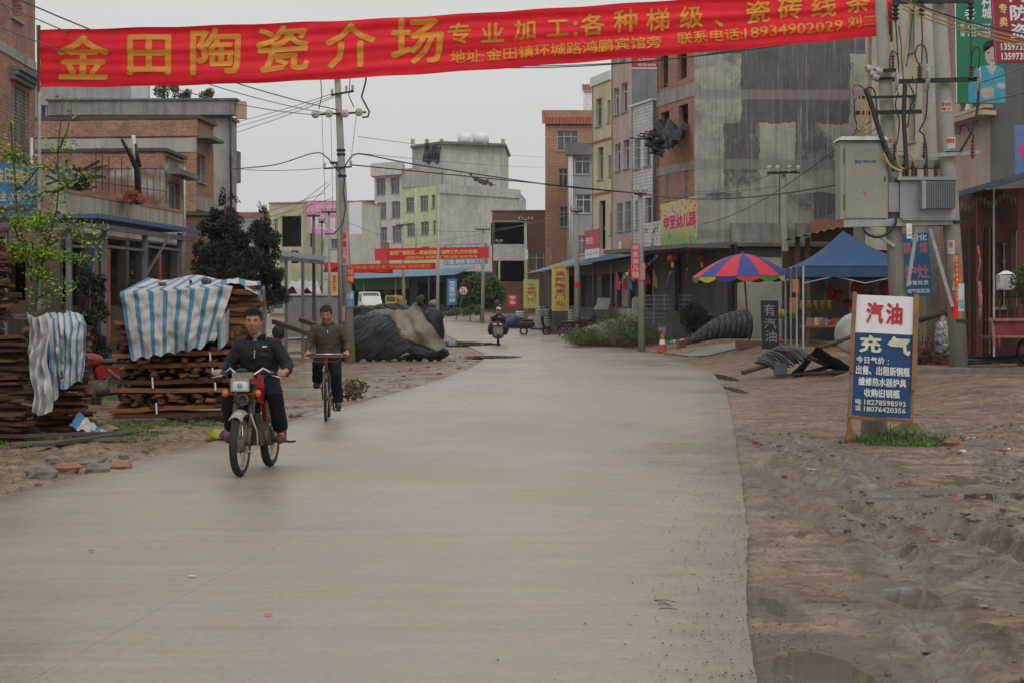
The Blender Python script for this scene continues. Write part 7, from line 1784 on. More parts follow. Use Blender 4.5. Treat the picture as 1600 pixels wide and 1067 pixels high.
# ------------------------------------------------------------------ market tent with the stall under it
NVT=clothmat('tent_navy',(.033,.075,.16),.7,bumpk=.1)
zT=.62;tn=thing('market_tent','navy blue pop up market tent over the stall','tent',(11.0,58,zT))
xl,xr,yf,yb_=P(1255,0,56).x,P(1450,0,56).x,56.0,59.6
zr2=zY(416,56);apx=V(((xl+xr)/2-.35,57.8,zY(361,57.8)))
cs=[V((xl,yf,zr2)),V((xr,yf,zr2)),V((xr,yb_,zr2)),V((xl,yb_,zr2))]
for k in range(4):
 a,c=cs[k],cs[(k+1)% 4];b=MB()
 b.grid(lambda u,v:a.lerp(c,u).lerp(apx,v)+V((0,0,-.22*math.sin(math.pi*v)*.7-.1*math.sin(math.pi*u)*(1-v)*v)),14,10);b.build('roof_panel',NVT,tn)
 b=MB();n_=V(((c-a).y,-(c-a).x,0)).normalized();b.grid(lambda u,v:a.lerp(c,u)+V((0,0,-.02-.3*v))+n_*(.02+.025*math.sin(u*26)*v),40,4);b.build('valance',NVT,tn)
for i,(x,y)in enumerate(((xl,yf),(xr,yf),(xr,yb_),(xl,yb_))):
 b=MB();b.beam((x,y,zT-.2),(x,y,zr2),.05);b.build('leg',ALU,tn)
for(px,Y)in((1245,57.2),(1236,58.3)):
 p=P(px,487,Y);b=MB();b.beam((p.x,Y,zT-.1),(p.x,Y,zr2),.04);b.build('leg',ALU,tn)
b=MB();b.beam((xl,yf+.03,zr2-.1),((xl+xr)/2,yf+.03,zr2-.5),.025);b.beam((xr,yf+.03,zr2-.1),((xl+xr)/2,yf+.03,zr2-.5),.025);b.beam((xl,yf+.03,zr2-.5),((xl+xr)/2,yf+.03,zr2-.1),.025);b.build('scissor_bars',ALU,tn)
# stall table with goods
st_=thing('stall_table','rough wooden stall table under the tent','table',P(1300,540,57.5));st_.location.z=zT;ROOT[st_.name]=Matrix.Translation(st_.location)
a=P(1256,510,57.2);c=P(1325,510,57.2);b=MB();b.box(((a.x+c.x)/2,57.5,a.z),(c.x-a.x,1.0,.07));b.build('tabletop',W1,st_)
for x in(a.x+.08,c.x-.08):
 for y in(57.1,57.9):b=MB();b.beam((x,y,zT-.1),(x,y,a.z-.04),.08);b.build('leg',W3,st_)
zt_=a.z+.035
JAR=plain('honey_jar',(.40,.24,.03),.25,0,.2);PKT=[plain('packet_a',(.35,.16,.2),.5,0,.3),plain('packet_b',(.3,.2,.3),.5,0,.3),REDP,YEL,VG,WPP]
sh=thing('shelf','low shelf with yellow jars at the back of the stall','shelf',P(1275,487,58.6));b=MB();p=P(1276,485,58.6);b.box(p,(1.2,.3,.04));b.build('board',W3,sh);b=MB();b.beam(p+V((-.55,0,0)),V((p.x-.55,58.6,zT)),.05);b.beam(p+V((.55,0,0)),V((p.x+.55,58.6,zT)),.05);b.build('upright',W3,sh)
for k in range(5):
 q=p+V((-.42+k*.2,0,.02));j=thing('jar','yellow jar, number %s from the left on the stall shelf' %['one','two','three','four','five'][k],'jar',q,0,'yellow jars on the shelf')
 j['label']=['leftmost','second','middle','fourth','rightmost'][k]+' yellow jar on the shelf at the back of the stall'
 b=MB();b.lathe([(0,0),(.08,0),(.085,.18),(.06,.22)],q,12);b.build('jar_body',JAR,j);b=MB();b.lathe([(.065,.22),(.065,.27),(0,.27)],q,12);b.build('lid',WPP,j)
rnd=random.Random(21)
for k in range(22):
 x=a.x+.15+(c.x-a.x-.3)*rnd.random();y=57.1+.7*rnd.random();s_=(.12+.1*rnd.random(),.12,.1+.12*rnd.random())
 b=MB();b.box((x,y,zt_+s_[2]/2),s_,rnd.random()*1.5,.85);o=tag(b.build('packet',PKT[k % 6]),['pinkish','lilac','red','yellow','green','whitish'][k % 6]+' packet of goods on the stall table','packet','packets on the stall table')
RC=plain('red_cloth',(.26,.015,.02),.7)
for k,(px,py,Y,w_,h_)in enumerate(((1298,455,58.5,.22,.5),(1308,462,58.7,.3,.35),(1340,452,58.4,.45,.55),(1325,474,58.6,.3,.3),(1382,452,58.3,.35,.5),(1362,468,58.6,.28,.4),(1291,470,58.8,.15,.6),(1428,480,57,.35,.4),(1375,478,58.7,.2,.3))):
 p=P(px,py,Y);b=MB();b.ball(p,(w_/2,.12,h_/2),8,6,lambda q:1+.35*noise.noise(q*2+V((px,0,0))));b.tube([p+V((0,0,h_*.45)),V((p.x,Y,zr2-.05))],.012,4)
 HB_=['dark red bag hanging leftmost under the tent','dark red bag second from the left under the tent','largest dark red bag hanging behind the standing sign top','low dark red bag beside the big hanging one','dark red bag just left of the transformer pole','small dark red bag low near the transformer pole','','dark red bag right of the left transformer pole','']
 tag(b.build('hanging_bag',[RC,RC,RC,RC,RC,RC,plain('hang_tan',(.2,.12,.08),.8),RC,YEL][k]),HB_[k]if k not in(6,8)else['','tan'][1]+' bundle hanging at the side of the stall' if k==6 else 'small yellow bag hanging deep under the tent','bag','bags hanging under the tent')
# white drum and brown posts behind the sign
b=MB();b.lathe([(0,-.28),(.42,-.26),(.52,-.15),(.52,.15),(.42,.26),(0,.28)],P(1337,522,48),24,V((.25,1,.1)));tag(b.build('white_drum',plain('drum_white',(.45,.45,.44),.35,0,.08,dirt=(.15,.12,.1))),'big white round drum half hidden behind the standing sign','drum')
# shack with corrugated roof between tent and streaked wall
sk=thing('market_shack','dark timber shack with a corrugated sheet roof behind the tent','shack',P(1300,530,64));sk.location.z=.6;ROOT[sk.name]=Matrix.Translation(sk.location)
sheet_roof(sk,'roof_sheet',P(1226,375,62),P(1392,338,61),P(1240,372,67),plain('rusty_sheet',(.12,.10,.085),.8,.2,.5,3),.03,.25)
for px,Y in((1246,62.5),(1262,62.6),(1330,62.4),(1395,62)):
 p=P(px,487,Y);b=MB();b.beam((p.x,Y,.4),(p.x,Y,zY(372,Y)),.14);b.build('post',WOODD,sk)
a=P(1222,0,65.5);c=P(1480,0,64);facade(sk,(a.x,a.y),(c.x,c.y),.3,zY(392,65),plain('dark_boards',(.06,.045,.035),.9,0,.5,2),[])
b=MB();p=P(1300,362,64);b.box(p,(1.4,.1,.7));b.build('brown_panel',plain('brown_panel',(.22,.10,.06),.8),sk)
for(px,py,w_,h_)in((1243,445,.12,.5),(1240,478,.16,.5)):
 p=P(px,py,61);b=MB();b.box(p,(w_*1.7,.03,h_));b.build('orange_cloth',plain('orange_cloth',(.5,.17,.07),.7),sk)
# small things between chalk board and tent
b=MB();p=P(1228,490,60);b.box((p.x,60,zY(497,60)),(1.3,.8,.06));tb_=tag(b.build('side_table',VG),'low green topped table between the chalk board and the tent','table')
for k in range(7):
 p=P(1212+k*6,487,60);b=MB();b.lathe([(0,0),(.07,0),(.07,.16),(.03,.2),(.03,.24),(0,.24)],(p.x,60,zY(497,60)+.035),8);tag(b.build('oil_bottle',VY if k % 3 else GRN),('yellow' if k % 3 else 'green')+' bottle on the low green table','bottle','bottles on the low green table')
# silver wrapped bundle, debris and the blue cable ducts near the pole
FOIL=(lambda n:(n.col(n.ramp(n.noise(12,4,.7),[(.4,(.1,.1,.1)),(.6,(.5,.5,.5))])),n.rough(.28),n.nrm(n.bump(n.noise(14,5,.7),1.,.05)),n.mat)[-1])(NT('crumpled_foil'));FOIL.node_tree.nodes['Principled BSDF'].inputs['Metallic'].default_value=.7
b=MB();b.ball(P(1474,528,42),(.19,.18,.46),30,24,lambda p:1+.22*noise.noise(p*4));tag(b.build('foil_bundle',FOIL),'tall bundle wrapped in crumpled silver foil beside the right transformer pole','bundle')
b=MB();rnd=random.Random(31)
for k in range(420):
 px=rnd.uniform(1408,1480);t=1-abs(px-1440)/40;p=P(px,487,41.5+rnd.random()*2);z0_=gz(p.x,p.y);p.z=z0_+.02+rnd.random()*.42*max(.2,t);q=p+V((rnd.uniform(-.22,.22),rnd.uniform(-.2,.2),rnd.uniform(-.1,.1)));b.beam(p,q,rnd.uniform(.015,.05),.02)
o=b.build('brushwood',plain('brushwood',(.11,.055,.038),.9,0,.5));o['kind']='stuff'
b=MB()
for k in range(60):
 p=P(rnd.uniform(1425,1475),487,44);b.tube([V((p.x,44,gz(p.x,44))),V((p.x+rnd.uniform(-.1,.1),44,gz(p.x,44)+rnd.uniform(.4,.9)))],.006,4,False)
o=b.build('red_twigs',plain('red_twig',(.14,.02,.025),.8));o['kind']='stuff'
# kerb board along the yard
for i,(x0,x1,y0,y1)in enumerate(((1425,1520,575,577),(1520,1640,577,579))):
 b=MB();p=P(x0,y0,38.8);q=P(x1,y1,38.5);p.z=gz(p.x,p.y)+.04;q.z=gz(q.x,q.y)+.05;b.beam(p,q,.12,.12);tag(b.build('kerb_beam',CONCD),['low dark beam on the ground at the foot of the right transformer pole','low dark beam on the ground in front of the red cart'][i],'beam')
for k in range(3):
 b=MB();pts=[P(1505+j*25,556+k*5+3*math.sin(j+k),40.5-k*.3)for j in range(6)];b.tube(pts,.03,6);tag(b.build('black_hose',BLKP),['top black hose lying under the red cart','middle black hose lying under the red cart','lowest black hose lying under the red cart'][k],'hose')

# ------------------------------------------------------------------ roadside shop at the right edge
rs=thing('roadside_shop','dark roadside shop with a corrugated roof and red posts at the right edge','building',(11.8,43,.5))
sheet_roof(rs,'roof_sheet',P(1497,303,42.5),P(1660,255,39),P(1520,300,47),SHEETD,.025,.2)
b=MB();b.beam(P(1497,304,42.45),P(1660,258,38.95),.05,.12);b.build('roof_edge',plain('slate_edge',(.10,.13,.17),.6),rs)
a=P(1478,0,47);c=P(1640,0,45);WDR=plain('red_brown_boards',(.075,.03,.022),.8,0,.4,2,.2)
facade(rs,(a.x,a.y),(c.x,c.y),.2,zY(296,46),WDR,[(1556,380,1572,480,'win'),(1580,360,1630,480,'back')])
for k in range(10):
 p=P(1512+k*6,0,46.3);b=MB();b.beam((p.x,46.1,.6),(p.x,46.1,3.6),.1,.05);b.build('plank',woodmat('x',(.16,.07,.035),(.06,.03,.02))if k==0 else bpy.data.materials['x'],rs)
for px,Y,m_ in((1530,42.5,plain('red_post',(.11,.02,.022),.6)),(1595,41,plain('red_post',(0,0,0))),(1553,45,ALU)):
 p=P(px,0,Y);b=MB();b.beam((p.x,Y,.3),(p.x,Y,zY(296,Y)),.12 if m_!=ALU else .04);b.build('post',m_,rs)
b=MB()
for k in range(16):
 x0=1500+k*6;y0=318-k*.9+5*math.sin(k);b.add([P(x0,y0,42.2),P(x0+5,y0-1,42.2),P(x0+2.5,y0+13,42.25)],[(0,1,2)])
b.build('bunting',plain('faded_bunting',(.12,.13,.07),.8),rs)
b=MB();b.tube([P(1528,385,42),P(1532,410,41.9),P(1526,440,41.9),P(1529,430,41.9)],.02,5);b.tube([P(1530,440,42.3),P(1532,470,42.2),P(1530,505,42.2)],.04,5);b.build('hanging_strip',plain('strip_red_white',(.4,.15,.15),.6,0,.6,12),rs)
ct=thing('red_cart','old cart with peeling red side boards at the right edge','cart',P(1590,545,39.5));ct.location.z=.45;ROOT[ct.name]=Matrix.Translation(ct.location)
CRD=plain('peeling_red',(.21,.028,.03),.7,0,.3,4,.2,dirt=(.2,.13,.1));RW=plain('raw_pinkish_wood',(.24,.14,.11),.85,0,.4)
cx0=P(1546,500,39.5);cx1=P(1650,500,38.8)
b=MB();b.beam(P(1553,512,39.4),P(1650,512,38.8),.05,.3,up=(0,0,1));b.build('side_board',CRD,ct)
b=MB();b.beam(P(1545,500,39.4),P(1655,499,38.8),.1,.06);b.build('top_rail',RW,ct);b=MB();b.beam(P(1553,526,39.4),P(1655,526,38.8),.06,.05);b.build('bottom_rail',RW,ct)
b=MB();b.beam(P(1549,497,39.38),P(1554,541,39.38),.1,.06);b.build('corner_board',RW,ct);b=MB();b.beam(P(1560,528,39.3),P(1560,541,39.3),.16,.04);b.build('bracket',CRD,ct)
b=MB();b.box(((cx0.x+cx1.x)/2,40.0,zY(528,39.6)),(1.3,1.1,.05));b.build('bed',WOODD,ct)
b=MB();b.lathe([(.24,-.05),(.3,-.05),(.3,.05),(.24,.05)],P(1610,548,39.9),20,V((0,1,0)));b.build('wheel',BLK,ct)
for k in range(4):
 b=MB();p=P(1562+k*12,498,39.7);b.beam(p,p+V((0,0,.45)),.03);b.build('upright',WOODD,ct)
b=MB();b.beam(P(1560,465,39.7),P(1600,464,39.7),.03);b.build('rack_bar',IRON,ct)
ck=thing('cooker_hood','white topped cooker standing on the red cart','cooker',P(1572,455,40));b=MB();q=P(1572,430,40);b.grid(lambda u,v:q+V(((u-.5)*.36,(v-.5)*.35,.09*math.sin(math.pi*u)*math.sin(math.pi*clamp(v,.05,.95)))),10,8);b.build('top',WHT,ck)
b=MB();b.box(P(1572,442,40),(.34,.32,.3));b.build('body',ALU,ck)
for k in range(3):b=MB();b.beam(P(1559,444+k*3,39.82),P(1568,444+k*3,39.82),.012);b.build('label_line',WHT,ck)
pl=P(1600,460,39.3);tree('potted_plant','dark leafy plant leaning in at the right edge beside the cooker',V((pl.x,39.3,.9)),[V((pl.x,39.3,.9)),pl,pl+V((0,0,.4))],[(P(1598,445,39.3),(.28,.3,.35)),(P(1592,470,39.2),(.25,.25,.2)),(P(1600,425,39.3),(.2,.2,.2))],900,.04,LM,.02,4,6,'plant')
# ------------------------------------------------------------------ vehicles and street clutter
RUB=plain('tyre_rubber',(.018,.017,.016),.75,0,.3,20,.2);CHR=plain('chrome',(.42,.42,.41),.25,1.,.1);DIRTM=plain('dirty_metal',(.12,.10,.08),.65,.5,.5,14,.3)
MRED=plain('bike_red',(.19,.012,.016),.35,0,.2);CREAMF=plain('old_white_paint',(.27,.25,.2),.5,0,.35,18,dirt=(.09,.07,.045));BLKV=plain('black_vinyl',(.018,.018,.019),.5,0,.2);RIMM=plain('dirty_rim',(.36,.28,.19),.5,.5,.4,20)
ORL=plain('orange_lens',(.55,.10,.01),.3);RDL=plain('red_lens',(.45,.02,.01),.3);LENS=(lambda n:(n.col((.55,.57,.55)),n.rough(.1),n.nrm(n.bump(n.noise(60,2,.5),.3,.01)),n.mat)[-1])(NT('lamp_glass'))
def wheel(root,name,c,R_,tr,n_sp,drum=.0,axis=V((1,0,0)),rimm=None,nseg=40):
 """tyre with rim, spokes and hub; c in the thing's own frame (world=False)"""
 c=V(c);b=MB();Rt=axis.to_track_quat('Z','Y').to_matrix()
 b.grid(lambda u,v:c+Rt @ V(((R_-tr+math.cos(2*math.pi*v)*tr)*math.cos(2*math.pi*u),(R_-tr+math.cos(2*math.pi*v)*tr)*math.sin(2*math.pi*u),math.sin(2*math.pi*v)*tr*1.05)),nseg,10,True,True)
 w_=b.build(name,RUB,root,world=False)
 b=MB();r1_=R_-tr*1.75;b.lathe([(r1_-.012,-tr*.7),(r1_+.006,-tr*.72),(r1_-.012,-tr*.2),(r1_-.012,tr*.2),(r1_+.006,tr*.72),(r1_-.012,tr*.7),(r1_-.02,0),(r1_-.012,-tr*.7)],c,nseg,axis);b.build('rim',rimm or RIMM,w_,world=False)
 b=MB()
 for k in range(n_sp):
  a=2*math.pi*k/n_sp;s_=1 if k % 2 else-1;a2=a+(.5 if(k//2)% 2 else-.5)
  b.beam(c+Rt @ V((math.cos(a)*r1_*.99,math.sin(a)*r1_*.99,0)),c+Rt @ V((math.cos(a2)*.035,math.sin(a2)*.035,s_*.03)),.0035 if R_<.32 else .003)
 b.build('spokes',CHR,w_,world=False)['kind']='stuff'
 b=MB();hr=drum or .03;b.lathe([(0,-.05),(hr*.7,-.05),(hr,-.03),(hr,.025),(hr*.6,.05),(0,.05)],c,18,axis);b.build('hub',DIRTM,w_,world=False)
 return w_
def L(root,mb,name,mat):return mb.build(name,mat,root,world=False)
def motorcycle(label,loc,rz,tank=MRED,name='motorcycle',fender=CREAMF):
 t=thing(name,label,'motorcycle',loc,rz)
 fa,ra=V((0,-.61,.30)),V((0,.58,.29))
 wheel(t,'front_wheel',fa,.30,.036,36,.075);wheel(t,'rear_wheel',ra,.29,.04,36,.075)
 for s in(-1,1):
  b=MB();b.tube([fa+V((s*.078,0,0)),V((s*.078,-.535,.47))],.022,8);b.tube([V((s*.078,-.535,.47)),V((s*.078,-.50,.56)),V((s*.078,-.44,.72))],[.03,.027,.03],10);b.tube([V((s*.078,-.44,.72)),V((s*.078,-.40,.86))],.02,8);L(t,b,'fork_leg',DIRTM)
 b=MB();b.grid(lambda u,v:fa+V(((u-.5)*.125,-math.cos(-.55+v*1.9+.35)*.335*1.,0))+V((0,0,math.sin(.62+v*1.75)*.335-.01*abs(u-.5)*6-.03*(abs(u-.5)*2)**2))if False else fa+V(((u-.5)*.13,-math.cos(.95+v*1.35)*.338,math.sin(.95+v*1.35)*.338-.045*(abs(u-.5)*2)**2.2)),10,18)
 L(t,b,'front_fender',fender)
 b=MB();b.box((0,-.42,.86),(.2,.06,.03));b.box((0,-.45,.70),(.2,.06,.03));b.tube([V((0,-.40,.66)),V((0,-.36,.88))],.03,8);L(t,b,'fork_clamp',BLKV)
 # headlamp unit
 b=MB();b.add([V((x*.088,-.60,.87+z*.058))for x,z in((-1,-1),(1,-1),(1,1),(-1,1))]+[V((x*.07,-.46,.87+z*.05))for x,z in((-1,-1),(1,-1),(1,1),(-1,1))],[(4,7,6,5),(0,1,5,4),(1,2,6,5),(2,3,7,6),(3,0,4,7)]);hl=L(t,b,'headlight',BLKV)
 b=MB()
 for x0,z0,x1,z1 in((-.09,-.06,.09,-.046),(-.09,.046,.09,.06),(-.09,-.046,-.076,.046),(.076,-.046,.09,.046)):b.box(((x0+x1)/2,-.605,.87+(z0+z1)/2),(x1-x0,.02,z1-z0))
 b.build('bezel',CHR,hl,world=False)
 b=MB();b.grid(lambda u,v:V(((u-.5)*.152,-.603-.012*math.sin(math.pi*u)*math.sin(math.pi*v),.87+(v-.5)*.092)),8,6);b.build('lens',LENS,hl,world=False);b=MB();b.lathe([(0,.0),(.02,.003),(.026,.001)],V((.0,-.6165,.87)),12,V((0,-1,0)));b.build('bulb',CHR,hl,world=False)
 b=MB();b.box((0,-.5,.955),(.19,.1,.06));L(t,b,'instrument_cluster',plain('faded_cluster',(.2,.18,.12),.7,0,.4,30));b=MB();b.ball((-.02,-.47,1.0),(.06,.04,.025),10,6);L(t,b,'black_cap',BLKV)
 b=MB();b.lathe([(0,.02),(.04,.02),(.052,.03),(.052,.0),(.045,-.03),(0,-.04)],V((.02,-.55,.73)),18,V((0,-1,0)));hn=L(t,b,'horn',BLKV);b=MB();b.lathe([(.045,.032),(.056,.034),(.056,.02)],V((.02,-.55,.73)),18,V((0,-1,0)));b.build('horn_ring',DIRTM,hn,world=False)
 for s in(-1,1):
  b=MB();b.tube([V((s*.03,-.52,.775)),V((s*.14,-.53,.79))],.009,6);b.lathe([(0,.03),(.028,.022),(.036,0),(.03,-.03),(0,-.035)],V((s*.155,-.55,.79)),14,V((0,-1,0)));L(t,b,'indicator',ORL)
 # handlebar
 hb_=[V((-.37,-.24,.955)),V((-.24,-.28,.965)),V((-.16,-.36,1.02)),V((-.07,-.4,.95)),V((.07,-.4,.95)),V((.16,-.36,1.02)),V((.24,-.28,.965)),V((.37,-.24,.955))]
 b=MB();b.tube(hb_,.0125,8);L(t,b,'handlebar',CHR)
 for s in(-1,1):
  b=MB();b.tube([V((s*.385,-.235,.954)),V((s*.25,-.275,.964))],.019,10);L(t,b,'grip',BLKV);b=MB();b.ball((s*.225,-.29,.97),(.035,.03,.028),10,6);L(t,b,'switch_box',BLKV)
  b=MB();b.tube([V((s*.22,-.31,.955)),V((s*.27,-.34,.945)),V((s*.36,-.32,.925))],.007,6);L(t,b,'lever',CHR)
 for k,(s,x2)in enumerate(((1,.1),(-1,-.06),(1,.12))):
  b=MB();b.tube([V((s*.2,-.31,.96)),V((s*.17,-.5,1.0-.03*k)),V((x2,-.6,.75)),V((x2+.02,-.52,.5)),V((.09+.02*k,-.56,.33))][:(5 if k!=1 else 3)],.006,6);L(t,b,'control_cable',BLKV)
 b=MB();b.tube([V((.10,-.6,.60)),V((.15,-.55,.42)),V((.15,-.52,.28)),V((.1,-.56,.22)),V((.06,-.6,.26))],.008,6);L(t,b,'speedometer_cable',plain('pale_cable',(.3,.27,.2),.6))
 # tank, seat, side panel, tail
 b=MB();b.ball((0,-.16,.80),(.135,.27,.13),18,12,lambda p:1-.12*clamp(p.y));L(t,b,'fuel_tank',tank)
 b=MB();b.ball((0,.3,.78),(.125,.42,.06),16,8);L(t,b,'seat',BLKV)
 for s in(-1,1):
  b=MB();b.prism([(-.05,.5),(.3,.55),(.34,.7),(.0,.74),(-.1,.68)],s*.1-.02,s*.1+.02,Matrix(((0,0,1),(1,0,0),(0,1,0))));L(t,b,'side_panel',tank)
  if s>0:b=MB();b.prism([(-.40,.70),(-.24,.68),(-.18,.84),(-.34,.88)],s*.125-.012,s*.125+.012,Matrix(((0,0,1),(1,0,0),(0,1,0))));L(t,b,'leg_shield',tank)
 b=MB();b.box((.15,-.42,.90),(.05,.05,.12));L(t,b,'red_reflector',RDL)
 b=MB();b.beam((0,-.38,.66),(0,-.25,.28),.06);b.beam((0,-.3,.72),(0,.4,.68),.05);b.beam((0,.05,.68),(0,.1,.3),.05);b.beam((-.08,.1,.3),(-.08,.58,.29),.035);b.beam((.08,.1,.3),(.08,.58,.29),.035);L(t,b,'frame',BLKV)
 b=MB();b.box((0,-.06,.38),(.22,.34,.22));b.box((.0,-.2,.48),(.15,.16,.2));b.tube([V((.0,-.24,.4)),V((.0,-.32,.52))],.07,10);b.ball((.12,.0,.36),(.05,.12,.1),10,8);b.ball((-.12,.0,.36),(.05,.12,.1),10,8)
 for k in range(6):b.box((0,-.3+.005*k,.44+k*.028),(.19,.16,.008))
 L(t,b,'engine',DIRTM)
 b=MB();b.tube([V((-.04,-.3,.42)),V((-.12,-.3,.26)),V((-.15,.0,.22)),V((-.16,.62,.3))],[.02,.022,.025,.04],10);L(t,b,'exhaust',RUST)
 for s in(-1,1):b=MB();b.tube([V((s*.12,.1,.66)),V((s*.12,.55,.32))],[.03,.024],8);L(t,b,'shock_absorber',DIRTM)
 b=MB();b.grid(lambda u,v:ra+V(((u-.5)*.13,math.cos(.2+v*1.9)*.335,math.sin(.2+v*1.9)*.335)),4,14);L(t,b,'rear_fender',BLKV)
 b=MB();b.beam((-.27,.02,.3),(.27,.02,.3),.03);b.box((.25,.02,.3),(.1,.05,.03));b.box((-.25,.02,.3),(.1,.05,.03));b.tube([V((.1,.3,.3)),V((.26,.34,.27)),V((.33,.28,.28))],.012,6);L(t,b,'foot_rest',IRON)
 b=MB();b.beam((0,.75,.55),(0,.9,.4),.14,.02);L(t,b,'mud_flap',BLKV)
 return t
MOTO=motorcycle('worn motorcycle with cream front fender and red tank coming down the road',(-2.515,18.85,gz(-2.5,18.8)+.036),rad(-6.5))

def bicycle(label,loc,rz):
 t=thing('bicycle',label,'bicycle',loc,rz);fa,ra=V((0,-.55,.335)),V((0,.53,.335))
 wheel(t,'front_wheel',fa,.335,.019,36,rimm=plain('brown_rim',(.2,.13,.08),.6));wheel(t,'rear_wheel',ra,.335,.019,36,rimm=plain('brown_rim',(0,0,0)))
 BF=plain('bike_frame',(.06,.04,.03),.5,.2,.4);
 for s in(-1,1):b=MB();b.tube([fa+V((s*.05,0,0)),V((s*.05,-.47,.62)),V((s*.03,-.44,.72))],.011,6);L(t,b,'fork_leg',BF)
 b=MB();b.tube([V((0,-.44,.70)),V((0,-.39,.93))],.02,8);b.tube([V((0,-.41,.86)),V((0,.2,.84))],.016,8);b.tube([V((0,-.43,.74)),V((0,.08,.3))],.017,8);b.tube([V((0,.08,.3)),V((0,.22,.88))],.016,8)
 for s in(-1,1):b.tube([V((0,.08,.3)),ra+V((s*.05,0,0))],.01,6);b.tube([V((0,.2,.82)),ra+V((s*.05,0,0))],.009,6)
 L(t,b,'frame',BF)
 b=MB();b.tube([V((-.27,-.16,.94)),V((-.2,-.28,.955)),V((-.1,-.38,.955)),V((.1,-.38,.955)),V((.2,-.28,.955)),V((.27,-.16,.94))],.012,8);L(t,b,'handlebar',CHR)
 for s in(-1,1):b=MB();b.tube([V((s*.285,-.12,.935)),V((s*.262,-.19,.943))],.017,8);L(t,b,'grip',BLKV);b=MB();b.tube([V((s*.26,-.24,.93)),V((s*.12,-.36,.925))],.005,5);L(t,b,'brake_rod',CHR)
 b=MB();b.box((0,-.42,.925),(.5,.05,.03));b.tube([V((-.25,-.42,.93)),V((-.15,-.42,.85)),V((.15,-.42,.85)),V((.25,-.42,.93))],.008,5);L(t,b,'rack_bar',plain('rack_brown',(.11,.05,.035),.6))
 b=MB();b.box((0,-.46,.86),(.05,.03,.08));L(t,b,'head_badge',MRED)
 b=MB();b.grid(lambda u,v:fa+V(((u-.5)*.06,-math.cos(.9+v*1.9)*.365,math.sin(.9+v*1.9)*.365)),4,16);L(t,b,'front_mudguard',BF);b=MB();b.grid(lambda u,v:ra+V(((u-.5)*.06,math.cos(-.1+v*2.2)*.365,math.sin(-.1+v*2.2)*.365)),4,16);L(t,b,'rear_mudguard',BF)
 b=MB();b.ball((0,.26,.9),(.1,.14,.035),12,6);L(t,b,'saddle',BLKV)
 b=MB();b.lathe([(.09,-.004),(.1,-.004),(.1,.004),(.09,.004)],V((.05,.08,.3)),20,V((1,0,0)));L(t,b,'chain_wheel',DIRTM)
 b=MB();b.beam((.07,.08,.3),(.09,.04,.14),.02);b.box((.14,.03,.13),(.1,.07,.02));L(t,b,'pedal',DIRTM);b=MB();b.beam((-.07,.08,.3),(-.09,.12,.46),.02);b.box((-.14,.12,.46),(.1,.07,.02));L(t,b,'pedal',DIRTM)
 b=MB();b.box((0,.62,.72),(.14,.3,.02));b.tube([V((.06,.72,.71)),ra+V((.05,0,0))],.006,5);b.tube([V((-.06,.72,.71)),ra+V((-.05,0,0))],.006,5);L(t,b,'rear_rack',BF)
 return t
BIKE=bicycle('old black bicycle with rusty rack and upswept bars ridden toward us',(-2.68,27.9,gz(-2.6,27.9)+.036),rad(3.2))

def scooter(label,loc,rz,col,name='scooter',lit=False):
 t=thing(name,label,'scooter',loc,rz);fa,ra=V((0,-.6,.23)),V((0,.6,.23))
 for nm,c in(('front_wheel',fa),('rear_wheel',ra)):
  b=MB();b.grid(lambda u,v:c+V((math.sin(2*math.pi*v)*.055,(.18+math.cos(2*math.pi*v)*.05)*math.cos(2*math.pi*u),(.18+math.cos(2*math.pi*v)*.05)*math.sin(2*math.pi*u))),20,8,True,True);L(t,b,nm,RUB)
 b=MB();b.grid(lambda u,v:V(((u-.5)*(.30+.16*math.sin(v*2.6)),-.56+.14*v+.09*(2*abs(u-.5))**2,.38+.52*v)),10,10);L(t,b,'front_shield',col)
 b=MB();b.ball((0,-.62,.42),(.1,.2,.1),12,8);L(t,b,'front_fender',BLKV)
 b=MB();b.ball((0,-.47,.98),(.2,.13,.1),14,8);L(t,b,'handlebar_cowl',BLKV);b=MB();b.beam((-.35,-.36,1.02),(.35,-.36,1.02),.035);L(t,b,'handlebar',BLKV)
 for s in(-1,1):
  b=MB();b.ball((s*.11,-.56,.94),(.085,.05,.04),10,6);L(t,b,'headlight',LENS if not lit else WHT)
  b=MB();b.tube([V((s*.24,-.38,1.03)),V((s*.3,-.4,1.2))],.008,5);b.ball((s*.32,-.4,1.23),(.06,.015,.04),8,6);L(t,b,'mirror',BLKV)
 b=MB();b.box((0,-.1,.34),(.32,.6,.08));L(t,b,'footboard',BLKV)
 b=MB();b.ball((0,.45,.58),(.18,.45,.24),14,10);L(t,b,'rear_body',col)
 b=MB();b.ball((0,.4,.8),(.15,.38,.06),12,6);L(t,b,'seat',BLKV)
 return t
OLIVE=plain('scooter_olive',(.14,.145,.12),.4,0,.15)
SCO=scooter('olive grey scooter with its rider coming round the bend',(-.62,86,gz(-.7,86)+.036),rad(0),OLIVE)
def drop(o,x,y,z=0):
 o.location=(x,y,z);return o
p=P(836,503,100);s2_=scooter('black scooter parked side on by the yellow green sign',(p.x,100,gz(p.x,100)),rad(78),BLKV)
p=P(897,495,97);motorcycle('dark motorcycle parked by the grey pole under the awning',(p.x,97,gz(p.x,97)),rad(70),BLKV,fender=BLKV)
p=P(917,493,99);motorcycle('second parked motorcycle deeper under the awning',(p.x,99,gz(p.x,99)),rad(95),DIRTM,fender=BLKV)
p=P(160,607,31.5);motorcycle('red motorbike parked in the shrubs between the timber piles',(p.x-.05,31.5,0),rad(-62),MRED,fender=MRED)

